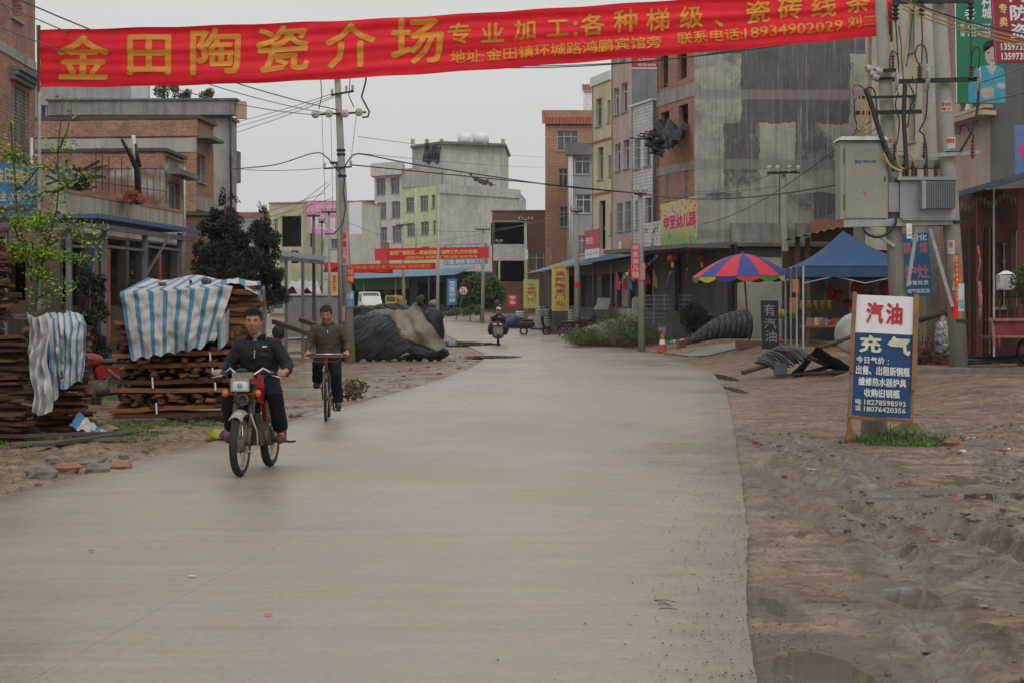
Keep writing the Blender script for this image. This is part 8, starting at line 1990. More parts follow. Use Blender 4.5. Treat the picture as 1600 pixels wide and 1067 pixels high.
# --- van, truck, crane truck, car
def boxy(root,name,mat,rings,world=False):
 """loft of rectangles: (y, z0, z1, half width bottom, half width top)"""
 b=MB();
 for(y,z0,z1,wb,wt)in rings:b.v+=[V((-wb,y,z0)),V((wb,y,z0)),V((wt,y,z1)),V((-wt,y,z1))]
 k=len(rings)
 for i in range(k-1):
  for j in range(4):q=(j+1)% 4;b.f.append([i*4+j,i*4+q,(i+1)*4+q,(i+1)*4+j][::-1]);b.mi.append(0);b.sm.append(False)
 b.f+=[[0,1,2,3],[(k-1)*4+3,(k-1)*4+2,(k-1)*4+1,(k-1)*4]];b.mi+=[0,0];b.sm+=[False,False]
 return b.build(name,mat,root,world=world)
def carwheels(t,pts,r=.3):
 for(x,y)in pts:
  b=MB();b.lathe([(0,-.09),(r*.6,-.09),(r,-.08),(r,.08),(r*.6,.09),(0,.09)],V((x,y,r)),16,V((1,0,0)));w_=L(t,b,'wheel',RUB);b=MB();b.lathe([(0,-.1),(r*.55,-.1),(r*.55,.1),(0,.1)],V((x,y,r)),12,V((1,0,0)));b.build('hubcap',ALU,w_,world=False)
def van(label,loc,rz,col,name='van'):
 t=thing(name,label,'van',loc,rz)
 boxy(t,'body',col,[(-1.9,.3,.75,.70,.70),(-1.8,.25,.98,.78,.76),(-1.25,.25,1.1,.8,.78),(-.7,.25,1.78,.8,.68),(1.8,.25,1.82,.8,.7),(1.9,.3,1.7,.78,.66)])
 b=MB();b.add([V((-.68,-1.21,1.13)),V((.68,-1.21,1.13)),V((.6,-.76,1.72)),V((-.6,-.76,1.72))],[(0,1,2,3)]);L(t,b,'windscreen',GLASS)
 for v_ in t.children if False else():pass
 for s in(-1,1):
  for y0,y1 in((-.95,-.3),(-.2,.7),(.8,1.6)):b=MB();b.add([V((s*.797,y0+(.1 if y0<-.5 else 0),1.12)),V((s*.797,y1,1.12)),V((s*.715,y1,1.65)),V((s*.715,y0+(.35 if y0<-.5 else 0),1.65))],[(0,1,2,3)]);L(t,b,'side_window',GLASS)
  b=MB();b.box((s*.58,-1.88,.72),(.26,.06,.15));L(t,b,'headlight',LENS);b=MB();b.box((s*.87,-1.05,1.15),(.1,.08,.16));L(t,b,'mirror',BLKV)
 b=MB();b.box((0,-1.93,.42),(1.45,.1,.2));L(t,b,'bumper',ALU);b=MB();b.box((0,-1.89,.66),(.7,.04,.12));L(t,b,'grille',BLKV)
 carwheels(t,((-.7,-1.15),(.7,-1.15),(-.7,1.25),(.7,1.25)));return t
p=P(578,493,150);VANM=plain('van_white',(.52,.52,.50),.35,0,.06,dirt=(.3,.28,.25));van('small white van approaching in the far lane behind the netting pile',(p.x,150,gz(p.x,150)+.03),rad(10),VANM)
p=P(1052,480,90);cr_=van('cream coloured car parked behind the yard fence',(p.x,89,.55),rad(75),plain('car_cream',(.45,.42,.36),.4),name='car');cr_['category']='car';cr_.scale=(1,1,.95)
tr=thing('box_truck','light truck with a grey ribbed box body parked beyond the bicycles','truck',P(478,531,95));tr.location.z=gz(tr.location.x,95);ROOT[tr.name]=Matrix.Translation(tr.location)
GB=plain('ribbed_grey',(.24,.25,.24),.6,.1,.12);x0,x1=P(449,0,95).x,P(531,0,95).x;z0_,z1_=zY(526,95),zY(462,95)
b=MB();n_=34;b.grid(lambda u,v:V((x0+(x1-x0)*u,94.1+(.03 if round(u*n_*2)% 2 else 0),z0_+(z1_-z0_)*v)),n_*2,1,False);b.build('box_side',GB,tr)
b=MB();b.box(((x0+x1)/2,95.1,(z0_+z1_)/2-.01),(x1-x0-.02,1.9,z1_-z0_));b.build('box_body',GB,tr);b=MB();b.beam(V((x0-.03,94.08,z1_+.03)),V((x1+.03,94.08,z1_+.03)),.08,.1);b.build('top_rail',plain('pale_rail',(.42,.43,.42),.6),tr)
cx_=x0;CABW=plain('cab_grey_white',(.40,.41,.40),.45,0,.1)
b=MB();b.prism([(-.75,.55),(0,.55),(0,2.2),(-.35,2.2),(-.72,1.45),(-.8,1.2)],-.85,.85,Matrix(((1,0,0),(0,0,1),(0,1,0))),V((cx_-.02,95.0,.25)));b.build('cab',CABW,tr)
b=MB();b.add([V((cx_-.62,94.14,1.75)),V((cx_-.12,94.14,1.75)),V((cx_-.12,94.14,2.3)),V((cx_-.38,94.14,2.3))],[(0,1,2,3)]);b.build('side_window',GLASS,tr);b=MB();b.box((cx_-.4,94.13,1.45),(.7,.02,.14));b.build('orange_stripe',plain('stripe_orange',(.35,.13,.05),.6),tr)
for x in(cx_-.3,x1-.6):
 b=MB();b.lathe([(0,-.1),(.36,-.1),(.36,.1),(0,.1)],V((x,94.2,gz(x,95)+.36)),16,V((0,1,0)));b.build('wheel',RUB,tr)
kt=thing('crane_truck','yellow crane truck standing before the green shop front','truck',P(617,486,158));kt.location.z=gz(kt.location.x,158);ROOT[kt.name]=Matrix.Translation(kt.location)
KY=plain('machine_yellow',(.42,.34,.03),.5);q=P(612,470,158);b=MB();b.box(q+V((0,0,.0)),(.9,1.6,.8));b.build('cab',KY,kt);b=MB();b.box(q+V((0,-.82,.12)),(.7,.03,.4));b.build('windscreen',GLASS,kt)
b=MB();b.beam(P(616,463,158),P(632,466,158),.25);b.beam(P(620,470,158.5),P(632,475,158),.5);b.build('boom',KY,kt);b=MB();b.beam(P(606,478,158),P(632,478,158),.9,.35);b.build('chassis',BLKV,kt)
for x in(608,628):b=MB();c=P(x,483,157.3);b.lathe([(0,-.1),(.38,-.1),(.38,.1),(0,.1)],c,14,V((0,1,0)));b.build('wheel',RUB,kt)
tc=thing('farm_tricycle','dark farm tricycle with a loaded tray in front of the far shops','tricycle',P(672,500,128));tc.location.z=gz(tc.location.x,128);ROOT[tc.name]=Matrix.Translation(tc.location)
b=MB();b.box(P(678,481,128),(1.2,1.6,.35));b.build('tray',IRON,tc);b=MB();b.ball(P(678,475,128),(.35,.4,.3),10,6,lambda q:1+.3*noise.noise(q*2));b.build('load',GST,tc);b=MB();b.tube([P(656,470,127),P(662,476,127),P(664,492,127)],.06,6);b.ball(P(657,468,127.5),(.3,.3,.3),8,6,lambda q:1+.5*noise.noise(q*2));b.build('front_frame',IRON,tc)
for x in(662,672,688):b=MB();b.lathe([(.0,-.06),(.3,-.06),(.3,.06),(0,.06)],P(x,493,127.2),14,V((0,1,0)));b.build('wheel',RUB,tc)
# blue covered cart, stacks of wrapped tiles, small shop clutter
p=P(800,503,112);ridged('n',(p.x,112,gz(p.x,112)+.35),.72,.7,.42,.4,5,.04,4,40,20);m=ridged('n',(p.x,112,gz(p.x,112)+.35),.72,.7,.42,.4,5,.04,4,40,20);tag(m.build('covered_cart',plain('tarp_blue',(.035,.05,.13),.6)),'low cart covered with a dark blue tarp beside the small red sign','cart')
k_=0
for(px,Y,n_)in((814,113,7),(845,112,8),(854,112,8),(896,108,8),(905,108,7),(849,114,9)):
 p=P(px,487,Y);z_=gz(p.x,Y);ts_=thing('tile_stack',['first','second','third','fourth','fifth','sixth'][k_]+' stack of white wrapped tiles counted from the small red sign','stack',(p.x,Y,z_),0,'white tile stacks');k_+=1
 for i in range(n_):
  b=MB();b.lathe([(0,0),(.30,.0),(.32,.05),(.30,.1),(.28,.135),(0,.135)],V((p.x,Y,z_+i*.14)),10);b.build('tile_pack',plain('wrapped_white',(.40,.40,.385),.6,0,.2,9),ts_)
for k,(px,py,Y,m_,w_)in enumerate(((862,494,101,RUST,.35),(871,492,102,RUST,.4),(880,500,96,WPP,.22),(886,490,99,TEAL,.3),(857,496,103,RUST,.3))):
 p=P(px,py,Y);b=MB();z_=gz(p.x,Y);b.box((p.x,Y,z_+w_*.45),(w_,w_*.8,w_*.9),k);tag(b.build('goods_box',m_),['rusty bin left of the tall yellow sign','rusty bin under the tall yellow sign','small white and red can on the apron before the yellow sign','teal crate right of the tall yellow sign','rusty bin farthest left by the parked black scooter'][k],'bin')
b=MB();b.grid(lambda u,v:P(935+u*22-v*8,466+v*18,95)+V((.1*noise.noise(V((u*3,v*3,0))),0,0)),8,8);tag(b.build('pale_sheet',plain('pale_sheet',(.3,.3,.29),.7)),'pale plastic sheet leaning near the awning posts','sheet')
# pennants and lanterns at the kindergarten
for k,(px,py,h_,m_)in enumerate(((965,424,30,PINKP),(977,425,30,REDP),(984,428,26,TEAL),(1023,421,30,YEL),(1050,421,32,PINKP),(1012,425,20,REDP))):
 Y=86 if px>1000 else 92;b=MB();b.add([P(px-2,py,Y),P(px+3,py+h_*.5,Y),P(px+4.5,py+h_,Y+.05),P(px-4,py+h_*.9,Y)],[(0,3,2,1)]);b.beam(P(px-2,py,Y),P(px-3,py+h_*1.4,Y+.05),.03);tag(b.build('pennant',m_),['pink pennant leftmost in front of the shops','red pennant left of the magenta pole sign','blue pennant beside the magenta pole sign','yellow pennant right of the kindergarten pole','pink pennant between the two red lanterns','small red pennant behind the kindergarten pole'][k],'pennant')
for k,px in enumerate((1051,1097)):
 ln=thing('lantern',['left','right'][k]+' red lantern of the pair hanging in the kindergarten porch','lantern',P(px,405,81),0,'porch lanterns');c=P(px,404,81);b=MB();b.ball(c,(.23,.23,.17),16,10);b.build('lantern_body',plain('lantern_red',(.30,.04,.03),.6),ln);b=MB();b.lathe([(.06,-.38),(.06,-.17)],c,8);b.build('tassel',YEL,ln);b=MB();b.tube([c+V((0,0,.15)),c+V((0,0,.5))],.01,4);b.build('cord',BLKV,ln)
cols=[REDP,YEL,TEAL,VG,PINKP]
for(xa,ya,xb,yb2)in((1000,398,962,450),(1030,395,985,440),(1075,394,1072,440),(1055,394,1040,450)):
 f_=thing('flag_string',{1000:'string of small coloured flags slanting down left of the pole',1030:'string of small coloured flags crossing behind the magenta sign',1075:'string of small coloured flags hanging straight between the lanterns',1055:'string of small coloured flags slanting under the painted banner'}[xa],'flag string',P(xb,yb2,83))
 for k in range(11):
  t=k/11;p=P(xa+(xb-xa)*t,ya+(yb2-ya)*t,83);b=MB();b.add([p+V((-.07,0,0)),p+V((.07,0,0)),p+V((.02*(-1)**k,0,-.15))],[(0,2,1)]);b.build('flag',cols[k % 5],f_)
 b=MB();b.tube([P(xa,ya,83.02),P(xb,yb2,83.02)],.01,4);b.build('cord',BLKV,f_)
# open shelter with posts, left of the middle pole
sl=thing('open_shelter','open shelter with a corrugated roof on thin posts by the box truck','shelter',P(475,560,60),0);sl.location.z=0;ROOT[sl.name]=Matrix.Translation(sl.location)
sheet_roof(sl,'roof_sheet',P(425,398,57),P(506,408,59),P(440,392,64),plain('shelter_sheet',(.13,.145,.16),.6,.2,.3,2),.03,.25)
b=MB();b.beam(P(425,402,57),P(506,411,59),.06,.12);b.build('roof_beam',STEELG,sl)
for px,Y,yb3 in((447,57.6,562),(473,58,560),(490,63,548)):
 p=P(px,487,Y);b=MB();b.beam((p.x,Y,-.1),(p.x,Y,zY(408,Y)),.09);b.build('post',STEELG,sl)
# load under white sheet above the truck box
ld=thing('covered_load','dark timber load under a torn white sheet behind the truck box','load',P(475,460,99));b=MB();b.box(P(476,455,99),(1.6,1,.5));b.build('timber_load',WOODD,ld)
tarp_patch('t',(P(448,452,97),P(502,458,97),P(496,440,99),P(456,440,99)),CLEAR,14,6,-.1,.3,4).build('white_sheet',CLEAR,ld)
# beams, blocks by the cyclist
for k,(a,c,w_)in enumerate((((428,503,52),(482,521,50),.12),((470,500,52),(538,523,50),.12),((440,552,44),(520,548,44),.07),((436,560,43),(516,565,43),.09),((430,572,41),(476,568,41),.08))):
 b=MB();b.beam(P(*a),P(*c),w_);tag(b.build('timber_beam',WOODD if k<2 else GST),['dark beam sloping right behind the motorcyclist','dark beam sloping behind the cyclist','grey rail highest of those on the ground beside the cyclist','thick grey beam on the ground beside the cyclist','low grey beam at the end of the timber stack'][k],'beam')
for k,(px,py,w_,h_)in enumerate(((482,578,.42,.28),(476,592,.9,.16),(500,560,.5,.15))):
 Y=37-k;p=P(px,py,Y);b=MB();b.box((p.x,Y,h_/2+(.16 if k==0 else 0)),(w_,.4,h_),.1);tag(b.build('concrete_block',plain('pale_block',(.27,.25,.2),.9,0,.25,3,.3)),['pale concrete block on the low slab beside the cyclist','long low concrete slab beside the cyclist','low block behind the cyclist'][k],'block')
for(px,Y,hh)in((472,42,1.3),(488,41,1.5)):
 pass
# mottled litter on the mud
for k,(px,py,m_,s_)in enumerate(((1270,728,WPP,.05),(1327,731,plain('litter_blue',(.02,.03,.15),.5),.05),(1570,534,YEL,.06),(1560,600,WHT,.05),(1520,683,WPP,.08),(1500,770,REDP,.04),(1575,706,WPP,.06),(1405,858,REDP,.04),(1083,910,BLK,.015),(419,974,REDP,.02),(143,871,BLK,.018),(300,912,WPP,.02))):
 if py<560:continue
 x,y=gp(px,py);z_=gh(x,y)if(x>er(y)or x<el(y))else gz(x,y)+.045;b=MB();b.grid(lambda u,v:V((x+(u-.5)*s_*2,y+(v-.5)*s_*1.6,z_+.004+.35*s_*abs(noise.noise(V((u*4+k,v*4,k)))))),6,5,False)
 tag(b.build('litter_scrap',m_),['crumpled white wrapper in the mud in front of the sign','crumpled dark blue wrapper in the mud in front of the sign','','small white scrap on the red earth yard','pale rag scrap in the mud right of the grass tuft','red scrap beside the muddy puddle','pale scrap by the right frame edge','red scrap in the middle of the mud','small black scrap on the road near the right edge','tiny red petal like scrap on the road','tiny black clod on the left lane','pale flattened scrap on the road seam'][k],'litter')
# torn twigs lying on the road
b=MB()
for k,(xa,ya,xb,yb)in enumerate(((1022,951,1056,954),(1028,957,1050,961),(1030,965,1058,966),(1024,952,1046,959))):xa,ya=gp(xa,ya);xb,yb=gp(xb,yb);b.tube([V((xa,ya,.048)),V(((xa+xb)/2,(ya+yb)/2+.015,.053)),V((xb,yb,.048))],.0022,4)
tag(b.build('broken_twig',WOODD),'little broken twig lying on the road near the lower edge','twig')
# ------------------------------------------------------------------ people
def fuse(mb,name,mat,parent,voxel=.008,smooth=3,wrinkle=0.,wscale=9.,seed=0.,post=None):
 """melt the collected shapes into one continuous skin"""
 me=mb.mesh('tmp',mat);ob=bpy.data.objects.new('tmp',me);COL.objects.link(ob)
 r=ob.modifiers.new('r','REMESH');r.mode='VOXEL';r.voxel_size=voxel;r.use_smooth_shade=True
 if smooth:s_=ob.modifiers.new('s','SMOOTH');s_.iterations=smooth;s_.factor=.5
 dg=bpy.context.evaluated_depsgraph_get();dg.update()
 out=bpy.data.meshes.new_from_object(ob.evaluated_get(dg));out.name=name
 bpy.data.objects.remove(ob);bpy.data.meshes.remove(me)
 if wrinkle:
  nr=[v.normal.copy()for v in out.vertices]
  for v,n_ in zip(out.vertices,nr):
   c=v.co;k=noise.noise(V((c.x*wscale+seed,c.y*wscale,c.z*wscale*1.9)))+.5*noise.noise(V((c.x*wscale*2.3,c.y*wscale*2.3+seed,c.z*wscale*3.6)))
   v.co=c+n_*(wrinkle*k)
 if not out.materials:out.materials.append(mat)
 out.polygons.foreach_set('use_smooth',[True]*len(out.polygons))
 o=bpy.data.objects.new(name,out);COL.objects.link(o)
 if parent:o.parent=parent
 ROOT[o.name]=ROOT[parent.name]if parent else Matrix.Identity(4)
 return o
def loft(b,rings,n=20):
 """rings: (center, rx, ry) horizontal ellipses"""
 o=len(b.v);k=len(rings)
 for c,rx,ry in rings:
  c=V(c);b.v+=[c+V((math.cos(2*math.pi*j/n)*rx,math.sin(2*math.pi*j/n)*ry,0))for j in range(n)]
 for i in range(k-1):
  for j in range(n):q=(j+1)% n;b.f.append([o+i*n+j,o+i*n+q,o+(i+1)*n+q,o+(i+1)*n+j]);b.mi.append(0);b.sm.append(True)
 b.f.append([o+j for j in range(n)][::-1]);b.f.append([o+(k-1)*n+j for j in range(n)]);b.mi+=[0,0];b.sm+=[True,True]
def head_shape(p,cap=False):
 """unit direction -> scaled head point, face toward -y; metres"""
 x,y,z=p.x,p.y,p.z
 jaw=sst(-z,.0,.95);sx_=.080*(1-.24*jaw)*(1+.2*math.exp(-((z-.68)/.26)**2));sy_=.098*(1-.10*jaw)*(1+.12*math.exp(-((z-.68)/.26)**2));sz_=.128
 q=V((x*sx_,y*sy_,z*sz_))
 if y<0:
  f=-y
  def g(cx,cz,w_,h_):return math.exp(-((q.x-cx)/w_)**2-((q.z-cz)/h_)**2)*f
  q.y-=.024*g(0,-.018,.013,.022)+.010*g(0,.012,.009,.022)+.007*g(0,.036,.05,.011)
  q.y+=.013*(g(.031,.016,.017,.012)+g(-.031,.016,.017,.012))
  q.y-=.006*(g(.04,-.018,.02,.02)+g(-.04,-.018,.02,.02))
  q.y-=.008*g(0,-.055,.022,.006)+.007*g(0,-.068,.02,.007)-.006*g(0,-.0615,.024,.003)+(-.004*g(0,-.082,.02,.008))*-1*-1
  q.y-=.012*g(0,-.1,.022,.016)
  q.y+=.003*g(.018,-.045,.008,.02)
 return q
def head(b,c,yaw,pitch,s=1.):
 Rm=Matrix.Rotation(yaw,3,'Z')@ Matrix.Rotation(pitch,3,'X');c=V(c)
 b.grid(lambda u,v:c+Rm @(head_shape(V((math.cos(2*math.pi*u)*math.cos(math.pi*(v-.5)),math.sin(2*math.pi*u)*math.cos(math.pi*(v-.5)),math.sin(math.pi*(v-.5)))))*s),72,48,True,True)
 for sd in(-1,1):
  b.grid(lambda u,v:c+Rm @(V((sd*(.079+.012*math.sin(math.pi*(v))),.012+.0*u+math.cos(2*math.pi*u)*.018*math.cos(math.pi*(v-.5)),-.004+math.sin(2*math.pi*u)*.032*math.cos(math.pi*(v-.5))))+V((sd*(v-.5)*.016,(v-.5)*.01,0)))*1.0,14,8,True,True)
 return Rm
def hair(root,c,Rm,mat,line=.055,side=.0,s=1.,back=-.07):
 b=MB();c=V(c);nu,nv=60,40;pts={}
 o=0;vs=[];keep=[]
 for j in range(nv+1):
  for i in range(nu):
   a=2*math.pi*i/nu;t=math.pi*(j/nv-.5);d=V((math.cos(a)*math.cos(t),math.sin(a)*math.cos(t),math.sin(t)));q=head_shape(d)
   k=1.10+.05*noise.noise(d*5)+.03*noise.noise(d*17)+.05*clamp(d.z);q=V((q.x*k,max(q.y,-.097)*k,q.z*k*1.02+.004));vs.append(c+Rm @(q*s))
   lim=line if d.y<-.35 else(side if d.y<.12 else back);lim=line+(side-line)*sst(d.y,-.62,-.3)if d.y<.1 else side+(back-side)*sst(d.y,.1,.4)
   keep.append(q.z>lim+.006*noise.noise(d*15))
 b.v=vs
 for j in range(nv):
  for i in range(nu):
   f=[j*nu+i,j*nu+(i+1)% nu,(j+1)*nu+(i+1)% nu,(j+1)*nu+i]
   if all(keep[k]for k in f):b.f.append(f);b.mi.append(0);b.sm.append(True)
 return b.build('hair',mat,root,world=False)
def face_parts(root,c,Rm,s=1.):
 c=V(c)
 for sd in(-1,1):
  b=MB();b.ball((0,0,0),(.0135,.006,.0042),10,6);b.v=[c+Rm @((v_+V((sd*.031,-.0835,.0155)))*s)for v_ in b.v];b.build('eye',plain('eye_dark',(.02,.014,.01),.3),root,world=False)
  b=MB();b.ball((0,0,0),(.018,.005,.0038),10,6);b.v=[c+Rm @((v_+V((sd*.032,-.0905,.0335-.0*abs(v_.x))))*s)for v_ in b.v];b.build('eyebrow',plain('brow',(.02,.014,.01),.9),root,world=False)
 b=MB();b.ball((0,0,0),(.024,.006,.005),12,6);b.v=[c+Rm @((v_+V((0,-.0935,-.0615)))*s)for v_ in b.v];b.build('lips',plain('lip',(.17,.07,.05),.6),root,world=False)
def hand(b,g,sd,bend=0.,wrist=None):
 """closed hand round a bar along x at g; sd = +1 for the one at +x"""
 g=V(g)
 for i in range(4):
  x=g.x+sd*(-.032+.0215*i);ln=(1,1.08,1.02,.86)[i]
  b.tube([V((x,g.y+.036,g.z+.022)),V((x,g.y+.006,g.z+.036*ln)),V((x,g.y-.026*ln,g.z+.020)),V((x,g.y-.032*ln,g.z-.010)),V((x,g.y-.012,g.z-.030))],[.0108,.0112,.0102,.0096,.008],8)
 b.ball((g.x,g.y+.042,g.z+.008),(.044,.026,.03),14,8)
 b.tube([V((g.x-sd*.03,g.y+.045,g.z)),V((g.x-sd*.05,g.y+.022,g.z-.012)),V((g.x-sd*.046,g.y-.008,g.z-.026)),V((g.x-sd*.034,g.y-.026,g.z-.022))],[.014,.0125,.011,.009],8)
 if wrist is not None:b.tube([V(wrist),V((g.x,g.y+.045,g.z+.008))],[.026,.03],10)
SKN=(lambda n:(n.col(n.ramp(n.noise(9,4,.6),[(.3,(.27,.125,.075)),(.7,(.36,.18,.115))])),n.rough(.5),n.spec(.4),n.b.inputs['Subsurface Weight'].__setattr__('default_value',.08),n.mat)[-1])(NT('weathered_skin'))
HAIRB=plain('black_hair',(.006,.0055,.005),.6,0,.4,60,.6,spec=.15);HAIRG=plain('greying_hair',(.03,.027,.024),.85,0,.6,80,.5,spec=.1)
def fabric(name,c,bumpk=.5,sc_=70,rough=.85):
 if name in MATS:return MATS[name]
 n=NT(name);n.col(n.ramp(n.noise(8,5,.6),[(.3,tuple(x*.8 for x in c)),(.7,tuple(x*1.25 for x in c))]));n.rough(rough);n.spec(.2);n.nrm(n.bump(n.noise(sc_,3,.5),bumpk*.4,.003,n.bump(n.noise(12,5,.6),bumpk,.015)));MATS[name]=n.mat;return n.mat
def rider(label,loc,rz,po,jacket,trous,shoe,hairm,hood=None,vox=.007,wr=.008,name='person'):
 t=thing(name,label,'person',loc,rz);ROOT[t.name]=Matrix.Translation(V(loc))@ Matrix.Rotation(rz,4,'Z')
 hc=V(po['head']);b=MB()
 Rm=head(b,hc,po.get('yaw',0),po.get('pitch',0));nk=V(po['neck']);ch=V(po['chest']);pv=V(po['pelvis'])
 b.tube([nk+V((0,.01,-.06)),nk,hc+V((0,.022,-.07))],[.062,.056,.055],14)
 loft(b,[(pv+V((0,0,-.09)),.13,.10),(pv,.15,.11),(pv.lerp(ch,.5),.13,.095),(ch,.16,.105),(ch.lerp(nk,.55),.15,.09),(nk+V((0,.01,-.03)),.06,.055)])
 for s,S_,E_,W_,G_ in((-1,po['shL'],po['elL'],po['wrL'],po['haL']),(1,po['shR'],po['elR'],po['wrR'],po['haR'])):
  b.tube([nk.lerp(V(S_),.5),V(S_),V(S_).lerp(V(E_),.5),V(E_),V(E_).lerp(V(W_),.4),V(W_)],[.05,.056,.048,.04,.038,.027],12);hand(b,G_,s,wrist=W_)
 for H_,K_,A_,T_ in((po['hiL'],po['knL'],po['anL'],po['toL']),(po['hiR'],po['knR'],po['anR'],po['toR'])):
  b.tube([V(H_),V(H_).lerp(V(K_),.5),V(K_),V(K_).lerp(V(A_),.35),V(A_)],[.085,.07,.055,.052,.036],12);b.tube([V(A_)+V((0,.03,-.04)),V(A_).lerp(V(T_),.6),V(T_)],[.035,.036,.028],10)
 fuse(b,'body',SKN,t,vox,1)
 hair(t,hc,Rm,hairm,po.get('line',.06),.01,back=-.05);face_parts(t,hc,Rm)
 # jacket
 b=MB();jw=po.get('jw',1.)
 loft(b,[(pv+V((0,-.01,po.get('hem',-.06))),.195*jw,.15*jw),(pv+V((0,-.01,.0)),.2*jw,.155*jw),(pv.lerp(ch,.3),.19*jw,.15*jw),(pv.lerp(ch,.7),.2*jw,.15*jw),(ch,.205*jw,.15*jw),(ch.lerp(nk,.45),.195*jw,.13*jw),(ch.lerp(nk,.8),.13*jw,.1*jw),(nk+V((0,.012,-.02)),.08,.075)],28)
 for S_,E_,W_ in((po['shL'],po['elL'],po['wrL']),(po['shR'],po['elR'],po['wrR'])):
  S_,E_,W_=V(S_),V(E_),V(W_);b.tube([nk.lerp(S_,.45)+V((0,0,-.02)),S_,S_.lerp(E_,.5),E_,E_.lerp(W_,.5),W_.lerp(E_,.12)],[.068*jw,.076*jw,.069*jw,.066*jw,.06*jw,.045*jw],16)
 jk=fuse(b,'jacket',jacket,t,vox*1.15,2,wr,11,3.)
 b=MB();hgt=po.get('collar',.05)
 b.grid(lambda u,v:nk+V((math.sin(2*math.pi*u)*(.075+.02*v),.008-math.cos(2*math.pi*u)*(.068+.016*v)+.0,-.035+(hgt+.02)*v*(1-.75*math.exp(-((min(u,1-u))/.07)**2)))),30,5,True,True);b.build('collar',jacket,jk,world=False)
 if 'zip' in po:
  z0,z1,yy_=po['zip'];b=MB();b.beam((0.004,yy_,z0),(.004,yy_+.01,z1),.008,.008);b.build('zip',CHR,jk,world=False)
 if 'shirt' in po:
  b=MB();b.ball(nk+V((0,-.062,-.055)),(.034,.028,.05),12,8);b.build('shirt',po['shirt'],t,world=False)
 if 'logo' in po:b=MB();b.box(po['logo'],(.045,.006,.012),.0);b.build('badge',WHT,jk,world=False)
 # trousers
 b=MB();loft(b,[(pv+V((0,0,-.12)),.15,.13),(pv+V((0,0,-.02)),.175,.14),(pv+V((0,0,.06)),.165,.13)],24)
 for H_,K_,A_ in((po['hiL'],po['knL'],po['anL']),(po['hiR'],po['knR'],po['anR'])):
  H_,K_,A_=V(H_),V(K_),V(A_);b.tube([H_,H_.lerp(K_,.5),K_,K_.lerp(A_,.4),K_.lerp(A_,.8),K_.lerp(A_,po.get('cuff',.93))],[.105,.093,.08,.076,.078,.084],16)
 fuse(b,'trousers',trous,t,vox*1.15,2,wr,10,7.)
 for A_,T_ in((po['anL'],po['toL']),(po['anR'],po['toR'])):
  A_,T_=V(A_),V(T_);b=MB();d=(T_-A_);b.tube([A_+V((0,.02,.05)),A_+V((0,.03,-.02)),A_+V((0,.035,-.06))],[.047,.048,.045],14);b.tube([A_+V((0,.04,-.055)),A_.lerp(T_,.5)+V((0,0,-.025)),T_+V((0,0,-.005)),T_+d.normalized()*.02],[.045,.05,.045,.03],14);fuse(b,'shoe',shoe,t,.008,2)
 return t
JK=fabric('charcoal_jacket',(.011,.0125,.016),.8,60,.65);TR=fabric('navy_trousers',(.006,.0075,.013),.5);SW=fabric('brown_sweater',(.075,.056,.043),.8,110);SH1=plain('brown_boot',(.07,.028,.018),.5,0,.3,12,.3);SH2=plain('dark_shoe',(.03,.025,.024),.45)
zm=MOTO.location.z
pm=dict(head=(-.03,.02,1.455),yaw=rad(8),pitch=rad(2),neck=(-.01,.07,1.305),chest=(0,.10,1.13),pelvis=(0,.2,.86),shL=(-.175,.07,1.235),shR=(.18,.07,1.235),elL=(-.29,.06,1.02),elR=(.305,.05,1.035),wrL=(-.325,-.15,.975),wrR=(.335,-.14,.985),haL=(-.315,-.255,.962),haR=(.325,-.252,.962),
 hiL=(-.1,.18,.84),hiR=(.1,.18,.84),knL=(-.22,-.2,.72),knR=(.24,-.2,.74),anL=(-.235,.04,.38),anR=(.245,.04,.38),toL=(-.25,-.12,.33),toR=(.275,-.13,.33),zip=(1.11,1.19,-.072),shirt=fabric('grey_shirt',(.12,.12,.115)),logo=(.10,-.052,1.225),jw=1.0,line=.07,cuff=.86,hem=-.04)
rider('man in a charcoal jacket and dark trousers riding the old motorcycle',tuple(MOTO.location),MOTO.rotation_euler.z,pm,JK,TR,SH1,HAIRB)
pb_=dict(head=(-.02,-.03,1.51),yaw=rad(-4),pitch=rad(14),neck=(0,.05,1.375),chest=(0,.11,1.19),pelvis=(0,.22,.95),shL=(-.185,.06,1.31),shR=(.185,.06,1.31),elL=(-.275,.09,1.10),elR=(.29,.08,1.10),wrL=(-.285,-.03,.98),wrR=(.285,-.04,.98),haL=(-.275,-.145,.945),haR=(.275,-.145,.945),
 hiL=(-.09,.2,.92),hiR=(.09,.2,.92),knL=(-.14,-.16,.78),knR=(.13,-.1,.63),anL=(-.155,.09,.55),anR=(.15,.06,.25),toL=(-.165,-.03,.46),toR=(.16,-.07,.19),zip=(1.24,1.3,-.085),shirt=BLKV,jw=.94,line=.07,cuff=.95)
pb_['anL']=(-.15,.14,.56);pb_['toL']=(-.17,.0,.49)
rider('grey haired man in a brown half zip sweater riding the bicycle',tuple(BIKE.location),BIKE.rotation_euler.z,pb_,SW,TR,SH2,HAIRG)
ps=dict(head=(0,.12,1.47),neck=(0,.16,1.32),chest=(0,.2,1.14),pelvis=(0,.32,.88),shL=(-.18,.15,1.26),shR=(.18,.15,1.26),elL=(-.3,.1,1.06),elR=(.27,.02,1.1),wrL=(-.31,-.18,1.04),wrR=(.12,-.1,1.22),haL=(-.31,-.33,1.03),haR=(.07,-.16,1.26),hiL=(-.1,.3,.84),hiR=(.1,.3,.84),knL=(-.22,-.08,.78),knR=(.22,-.08,.78),anL=(-.2,-.1,.44),anR=(.2,-.1,.44),toL=(-.2,-.25,.42),toR=(.2,-.25,.42),jw=1.05)
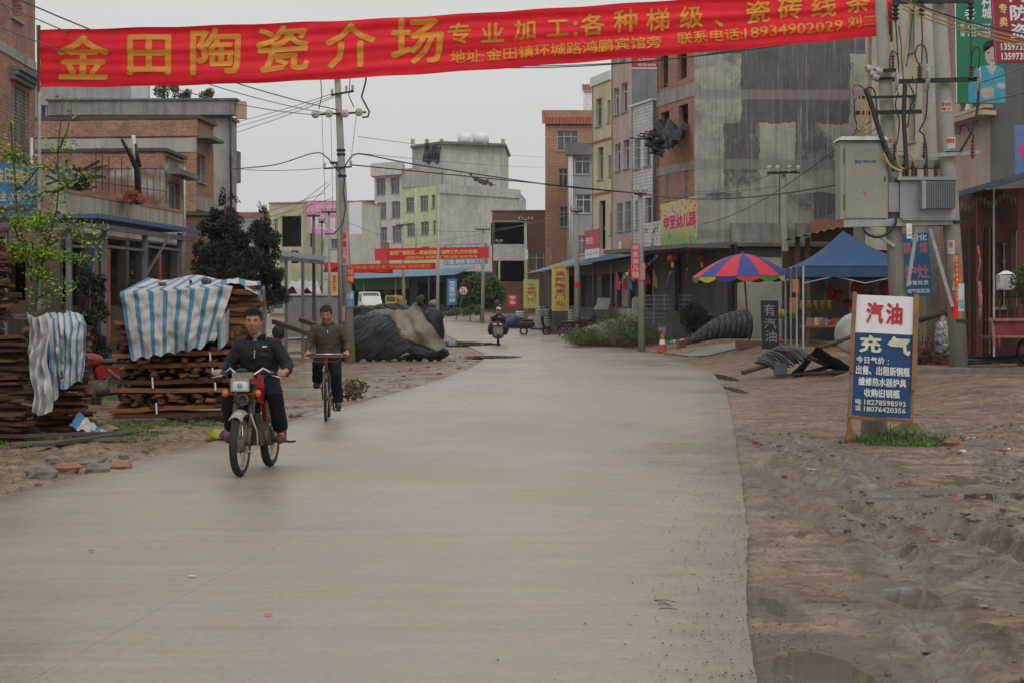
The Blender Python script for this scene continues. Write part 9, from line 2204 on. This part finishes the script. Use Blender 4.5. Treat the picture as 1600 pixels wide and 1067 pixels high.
rider('distant man in black on the olive scooter, one hand raised to his chest',tuple(SCO.location),0,ps,fabric('black_coat',(.015,.015,.016)),fabric('black_coat',(0,0,0)),SH2,HAIRG,vox=.014)
for s,nm in((-1,'left'),(1,'right')):
 q=V(SCO.location)+V((s*.34,.05,.72));b=MB();b.ball(q,(.13,.16,.27),12,8,lambda p:1+.15*noise.noise(p*2));tag(b.build('black_bag',BLKP),'black bag hanging at the %s side of the olive scooter' % nm,'bag')
b=MB();q=V(SCO.location)+V((.02,.5,1.55));b.ball(q,(.1,.1,.11),10,8);b.ball(q+V((0,.03,-.35)),(.17,.12,.26),10,8);o=fuse(b,'person',fabric('black_coat',(0,0,0)),None,.014,2);tag(o,'pillion passenger mostly hidden behind the scooter rider','person')
b=MB();b.lathe([(.13,-.02),(.1,.0),(.095,.1),(0,.12)],q+V((0,0,.04)),12);b.build('hat',WPP,None);
ht=bpy.data.objects['hat'];tag(ht,'pale hat on the passenger behind the scooter rider','hat')
# ------------------------------------------------------------------ damp air over the whole street
hz=MB();hz.box((0,340,12.5),(1100,720,28))
hm_=bpy.data.materials.new('damp_air');hm_.use_nodes=True;t_=hm_.node_tree;t_.nodes.clear()
ou=t_.nodes.new('ShaderNodeOutputMaterial');vp=t_.nodes.new('ShaderNodeVolumePrincipled');vp.inputs['Color'].default_value=(.93,.94,.95,1);vp.inputs['Density'].default_value=.00018;vp.inputs['Anisotropy'].default_value=.3
t_.links.new(vp.outputs[0],ou.inputs['Volume']);hzo=hz.build('haze',hm_);hzo['kind']='stuff'

# tell look-alikes apart by their order along the row
ORD='first second third fourth fifth sixth seventh eighth ninth tenth eleventh twelfth thirteenth fourteenth fifteenth sixteenth seventeenth eighteenth nineteenth twentieth twenty-first twenty-second'.split()
for gname,tail in(('packets on the stall table','packet on the stall table, %s from the left'),('bottles on the low green table','bottle on the low green table, %s from the left'),('stones along the netting pile','pale stone at the foot of the black netting pile, %s from the left'),('litter by the foam crate','scrap of litter near the white foam crate, %s from the left')):
 os_=sorted([o for o in COL.objects if o.get('group')==gname],key=lambda o:o.location.x/o.location.y)
 for i,o in enumerate(os_):
  w0=o['label'].split()[0];o['label']=('small ' if w0=='small' else w0+' ')+tail % ORD[i]
